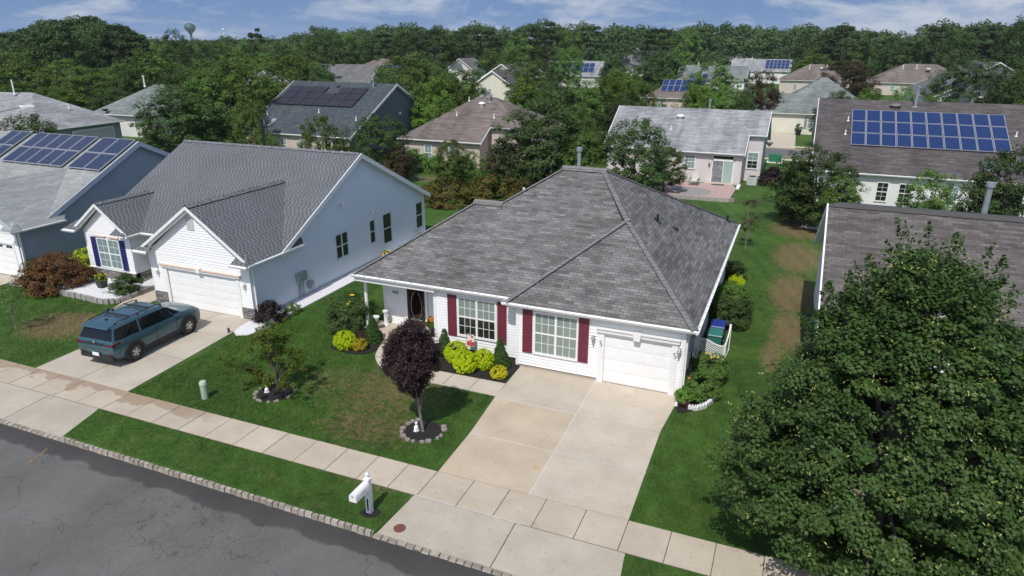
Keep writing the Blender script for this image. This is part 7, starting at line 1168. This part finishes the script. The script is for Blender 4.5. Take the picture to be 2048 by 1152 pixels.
# stations x ; rows (y,z): bottom, sill, mid, shoulder, belt, glass top, roof edge, roof centre
S=[([.16,.06,.0,.03,.08,.36,.28,.24],[.78,.88,.92,.92,.89,.74,.66,0],[.42,.50,.78,1.02,1.14,1.60,1.68,1.72]),
([.34,.28,.25,.26,.28,.50,.46,.44],[.84,.94,.98,.965,.93,.775,.70,0],[.34,.42,.78,1.02,1.14,1.62,1.705,1.745]),
([.70]*5+[.95,.92,.92],[.86,.965,.99,.975,.935,.79,.715,0],[.30,.38,.78,1.02,1.13,1.635,1.72,1.765]),
([1.12]*5+[1.3,1.3,1.3],[.86,.965,.995,.98,.935,.80,.725,0],[.28,.36,.78,1.02,1.12,1.65,1.73,1.78]),
([1.60]*8,[.86,.96,.99,.975,.93,.805,.73,0],[.28,.36,.78,1.02,1.115,1.655,1.735,1.785]),
([2.20]*8,[.86,.955,.98,.97,.925,.81,.735,0],[.28,.36,.78,1.01,1.105,1.655,1.735,1.785]),
([2.75]*8,[.86,.955,.98,.97,.925,.81,.735,0],[.28,.36,.78,1.01,1.10,1.64,1.72,1.77]),
([3.35,3.35,3.35,3.35,3.35,3.05,3.0,2.98],[.86,.955,.98,.965,.92,.79,.70,0],[.28,.36,.78,1.0,1.09,1.62,1.70,1.75]),
([3.78,3.78,3.78,3.8,3.82,3.74,3.66,3.6],[.86,.96,.985,.97,.915,.78,.66,0],[.28,.36,.80,1.03,1.13,1.19,1.22,1.25]),
([4.15]*8,[.86,.96,.985,.965,.90,.72,.5,0],[.30,.38,.80,1.03,1.12,1.16,1.18,1.195]),
([4.60]*8,[.85,.94,.965,.94,.87,.68,.45,0],[.32,.40,.78,1.0,1.08,1.12,1.14,1.15]),
([4.86,4.90,4.93,4.90,4.84,4.84,4.86,4.88],[.80,.88,.90,.88,.80,.62,.42,0],[.36,.42,.74,.93,1.0,1.04,1.055,1.065]),
([4.92,4.98,5.0,4.98,4.95,4.95,4.97,4.99],[.70,.78,.80,.78,.72,.55,.38,0],[.38,.44,.70,.84,.88,.90,.91,.91])]
def cp_(s,r,sg=1): return Vector((S[s][0][r],sg*S[s][1][r],S[s][2][r]))
f=MB()
for s in range(len(S)-1):
    for r in range(7):
        f.poly([cp_(s,r,-1),cp_(s+1,r,-1),cp_(s+1,r+1,-1),cp_(s,r+1,-1)]); f.poly([cp_(s,r,1),cp_(s,r+1,1),cp_(s+1,r+1,1),cp_(s+1,r,1)])
for s,fl in ((0,0),(len(S)-1,1)):
    for r in range(7):
        q=[cp_(s,r,1),cp_(s,r,-1),cp_(s,r+1,-1),cp_(s,r+1,1)]; q=q[:3] if r==6 else q; f.poly(q if not fl else q[::-1])
for s in range(len(S)-1): f.poly([cp_(s,0,1),cp_(s+1,0,1),cp_(s+1,0,-1),cp_(s,0,-1)])
f.build('body',m_paint,CAR,smooth=True,ang=32)
def gquad(name,a,b,c,d,off,m_,ins=(.04,.04,.05,.05),parent=None):
    """inset patch of the quad a b c d, lifted off along its normal"""
    a,b,c,d=map(Vector,(a,b,c,d)); n=(b-a).cross(d-a).normalized(); P=lambda u,v:(a.lerp(b,u)).lerp(d.lerp(c,u),v)+n*off; l,r_,bo,to=ins; g=MB(); N_=4
    for i in range(N_): u0=l+(1-l-r_)*i/N_;u1=l+(1-l-r_)*(i+1)/N_; g.poly([P(u0,bo),P(u1,bo),P(u1,1-to),P(u0,1-to)])
    return g.build(name,m_,parent or CAR,org=(0,0,0))
for sg in (-1,1):
    for (s0,s1,ins) in ((0,1,(.45,.0,.06,.05)),(1,2,(.0,.0,.06,.05)),(2,3,(.0,.0,.06,.05)),(3,4,(.0,.22,.06,.05)),(4,5,(.04,.0,.06,.05)),(5,6,(.0,.02,.06,.05)),(6,7,(.02,.04,.06,.05))):
        q=[cp_(s0,4,sg),cp_(s1,4,sg),cp_(s1,5,sg),cp_(s0,5,sg)]
        if sg>0: q=[q[1],q[0],q[3],q[2]]; ins=(ins[1],ins[0],ins[2],ins[3])
        gquad('side_window',*q,.009,m_gl,ins)
    q=[cp_(7,4,sg)+Vector((.05,0,.03)),cp_(8,4,sg)+Vector((-.12,0,.02)),cp_(7,5,sg)+Vector((.12,0,-.05)),cp_(7,5,sg)+Vector((0,0,-.03))]
    if sg>0: q=[q[1],q[0],q[3],q[2]]
    gquad('side_window',*q,.012,m_gl,(.02,.02,.02,.02))
gquad('rear_window',cp_(0,4,1),cp_(0,4,-1),cp_(0,5,-1),cp_(0,5,1),.01,m_gl,(.02,.02,.08,.03)); gquad('windscreen',cp_(8,6,-1)+Vector((0,0,.01)),cp_(8,6,1)+Vector((0,0,.01)),cp_(7,6,1),cp_(7,6,-1),.012,m_gl,(.03,.03,.04,.04))
f=MB(); f.hexa([(.14,-.68,1.64),(.14,.68,1.64),(.62,.68,1.70),(.62,-.68,1.70),(.18,-.66,1.70),(.18,.66,1.70),(.62,.66,1.76),(.62,-.66,1.76)]); f.build('rear_spoiler',m_paint,CAR)
for wx in (1.12,4.02):
    for sg in (-1,1):
        g=MB(); n=16
        for k in range(n):
            t0=math.pi*(-.04+1.08*k/n);t1=math.pi*(-.04+1.08*(k+1)/n); ro,ri=.50,.40
            A=[(wx+ri*math.cos(t),sg*.955,.40+ri*math.sin(t)) for t in (t0,t1)]; B2=[(wx+ro*math.cos(t),sg*.955,.40+ro*math.sin(t)) for t in (t1,t0)]; P8=A+B2; g.hexa(P8+[(x,sg*1.005,z) for x,y,z in P8])
        g.build('wheel_arch',m_clad,CAR,org=(0,0,0))
        g=MB(); g.tube((wx,sg*.70,.40),(wx,sg*1.0,.40),.43,n=24); g.build('wheel_well',m_blackm,CAR,org=(0,0,0))
        w_=thing('wheel',None,None,(0,0,0)); bpy.data.objects.remove(w_)
        g=MB(); prf=[(.27,-.12),(.37,-.125),(.395,-.10),(.40,0),(.395,.09),(.375,.115),(.27,.12)]
        rg=[[Vector((wx+r_*math.cos(2*math.pi*i/28),sg*(.895+yy),.40+r_*math.sin(2*math.pi*i/28))) for i in range(28)] for r_,yy in prf]
        for a,b in zip(rg,rg[1:]):
            for i in range(28): j=(i+1)%28; g.poly([a[i],a[j],b[j],b[i]])
        ty=g.build('wheel',m_tyre,CAR,org=(0,0,0),smooth=True)
        g=MB(); g.tube((wx,sg*.85,.40),(wx,sg*1.002,.40),.275,n=24); g.build('hub',m_blackm,ty,org=(0,0,0))
        g=MB()
        for k in range(10):
            a0=2*math.pi*(k//2)/5+(.13 if k%2 else -.13); a1=2*math.pi*(k//2)/5+(.24 if k%2 else -.24); p=lambda r_,a_,y_:Vector((wx+r_*math.cos(a_),sg*y_,.40+r_*math.sin(a_))); hw=.028
            for (ra,rb,aa,ab) in ((.05,.285,a0,a1),):
                c0=p(ra,aa,1.005);c1=p(rb,ab,1.0); d=(c1-c0).normalized(); s_=d.cross(Vector((0,1,0)))*hw; g.hexa([c0-s_*.6,c1-s_,c1+s_,c0+s_*.6]+[q-Vector((0,sg*.04,0)) for q in (c0-s_*.6,c1-s_,c1+s_,c0+s_*.6)])
        g.tube((wx,sg*.94,.40),(wx,sg*1.01,.40),.06,n=12)
        for i in range(28):
            j=i+1; a_,b_=2*math.pi*i/28,2*math.pi*j/28; g.poly([p(.265,a_,1.01),p(.265,b_,1.01),p(.295,b_,1.01),p(.295,a_,1.01)])
        g.build('rim',m_rim,ty,org=(0,0,0))
for sg in (-1,1):
    g=MB(); g.hexa([(1.6,sg*.94,.28),(3.55,sg*.94,.28),(3.55,sg*.94,.46),(1.6,sg*.94,.46),(1.6,sg*.985,.30),(3.55,sg*.985,.30),(3.55,sg*.98,.44),(1.6,sg*.98,.44)]); g.build('sill_cladding',m_clad,CAR,org=(0,0,0))
    g=MB(); P=[(.6,1.74),(.75,1.785),(2.75,1.82),(3.0,1.76)]
    for a,b in zip(P,P[1:]): g.tube((a[0],sg*.66,a[1]),(b[0],sg*.66,b[1]),.02,n=6)
    for x in (.62,1.8,2.98): g.tube((x,sg*.66,1.68),(x,sg*.66,1.79),.04,n=6)
    g.build('roof_rail',m_blackm,CAR,org=(0,0,0))
    g=MB(); g.hexa([(3.35,sg*.95,1.10),(3.52,sg*.95,1.10),(3.52,sg*1.10,1.12),(3.38,sg*1.12,1.12),(3.36,sg*.95,1.2),(3.5,sg*.95,1.2),(3.48,sg*1.1,1.25),(3.38,sg*1.12,1.25)]); g.build('wing_mirror',m_paint,CAR,org=(0,0,0))
    for x in (1.85,2.85): g=MB(); g.box(x,x+.2,sg*.985-.015,sg*.985+.02,.92,.95); g.build('door_handle',m_paint,CAR,org=(0,0,0))
    for x in (2.28,3.38): g=MB(); g.box(x,x+.012,sg*.972-.01,sg*.972+.012,.45,1.05); g.build('door_seam',m_blackm,CAR,org=(0,0,0))
    g=MB(); g.hexa([(-.0,sg*.50,1.00),(.02,sg*.90,.985),(.02,sg*.90,1.05),(.03,sg*.50,1.035)]+[(-.03,sg*.50,1.0),(-.015,sg*.935,.98),(-.005,sg*.935,1.06),(.0,sg*.50,1.035)]); g.hexa([(-.01,sg*.9,.98),(.42,sg*.955,1.04),(.42,sg*.955,1.10),(.02,sg*.9,1.06)]+[(-.015,sg*.945,.98),(.42,sg*.987,1.045),(.38,sg*.978,1.09),(.0,sg*.945,1.06)]); g.build('tail_light',m_tl,CAR,org=(0,0,0))
    g=MB(); g.hexa([(4.72,sg*.60,.86),(4.90,sg*.88,.84),(4.88,sg*.88,.92),(4.78,sg*.62,.98)]+[(4.99,sg*.60,.82),(4.96,sg*.86,.80),(4.94,sg*.86,.86),(4.97,sg*.62,.86)]); g.build('headlight',m_alu,CAR,org=(0,0,0))
    g=MB(); g.tube((-.02,sg*.6,.62),(.05,sg*.6,.62),.0001); 
    g=MB(); g.box(-.035,.0,sg*.74-.14,sg*.74+.14,.60,.63); g.build('reflector',m_tl,CAR,org=(0,0,0))
for x in (1.35,2.35):
    g=MB(); g.hexa([(x-.045,-.66,1.82),(x+.045,-.66,1.82),(x+.045,.66,1.82),(x-.045,.66,1.82),(x-.03,-.66,1.86),(x+.03,-.66,1.86),(x+.03,.66,1.86),(x-.03,.66,1.86)]); g.build('cross_bar',m_blackm,CAR,org=(0,0,0))
g=MB(); g.hexa([(.78,-.03,1.75),(.98,-.03,1.76),(.98,.03,1.76),(.78,.03,1.75),(.78,-.01,1.82),(.9,-.01,1.79),(.9,.01,1.79),(.78,.01,1.82)]); g.build('antenna_fin',m_blackm,CAR,org=(0,0,0))
g=MB(); g.box(-.03,.03,-.42,.42,1.015,1.05); g.build('light_strip',m_blackm,CAR,org=(0,0,0)); g=MB(); g.box(-.02,.25,-.84,.84,.38,.54); g.build('bumper_cladding',m_clad,CAR,org=(0,0,0)); g=MB(); g.box(-.05,-.03,-.17,.17,.52,.66); g.build('license_plate',m_white,CAR,org=(0,0,0))
g=MB(); g.tube((-.02,0,1.09),(.02,0,1.09),.05,n=12); g.build('emblem',m_rim,CAR,org=(0,0,0))
g=MB(); g.poly([(-.002,-.66,.80),(-.002,.66,.80),(-.004,.66,.815),(-.004,-.66,.815)][::-1]); g.build('tailgate_seam',m_blackm,CAR,org=(0,0,0))
for ch in list(CAR.children):
    if ch.name.split('.')[0] in ('wheel','wheel_arch','wheel_well'): continue
    for v in ch.data.vertices:
        if v.co.x<1.12: v.co.x=1.12-(1.12-v.co.x)*.86
        elif v.co.x>4.02: v.co.x=4.02+(v.co.x-4.02)*.90

# thin summer haze: one closed box round camera, ground and everything seen
hz=MB(); hz.box(-2700,2700,-500,4400,-1.6,62); ho=hz.build('haze',None); ho.data.materials.clear(); hm=bpy.data.materials.new('haze_air'); hm.use_nodes=True; ht=hm.node_tree; ht.nodes.clear()
ov=ht.nodes.new('ShaderNodeOutputMaterial'); pv=ht.nodes.new('ShaderNodeVolumePrincipled'); pv.inputs['Color'].default_value=(.80,.88,1,1); pv.inputs['Density'].default_value=.00010; ht.links.new(pv.outputs[0],ov.inputs['Volume']); ho.data.materials.append(hm); tag(ho,'thin pale summer haze lying over the far houses and wood','haze',kind='stuff')
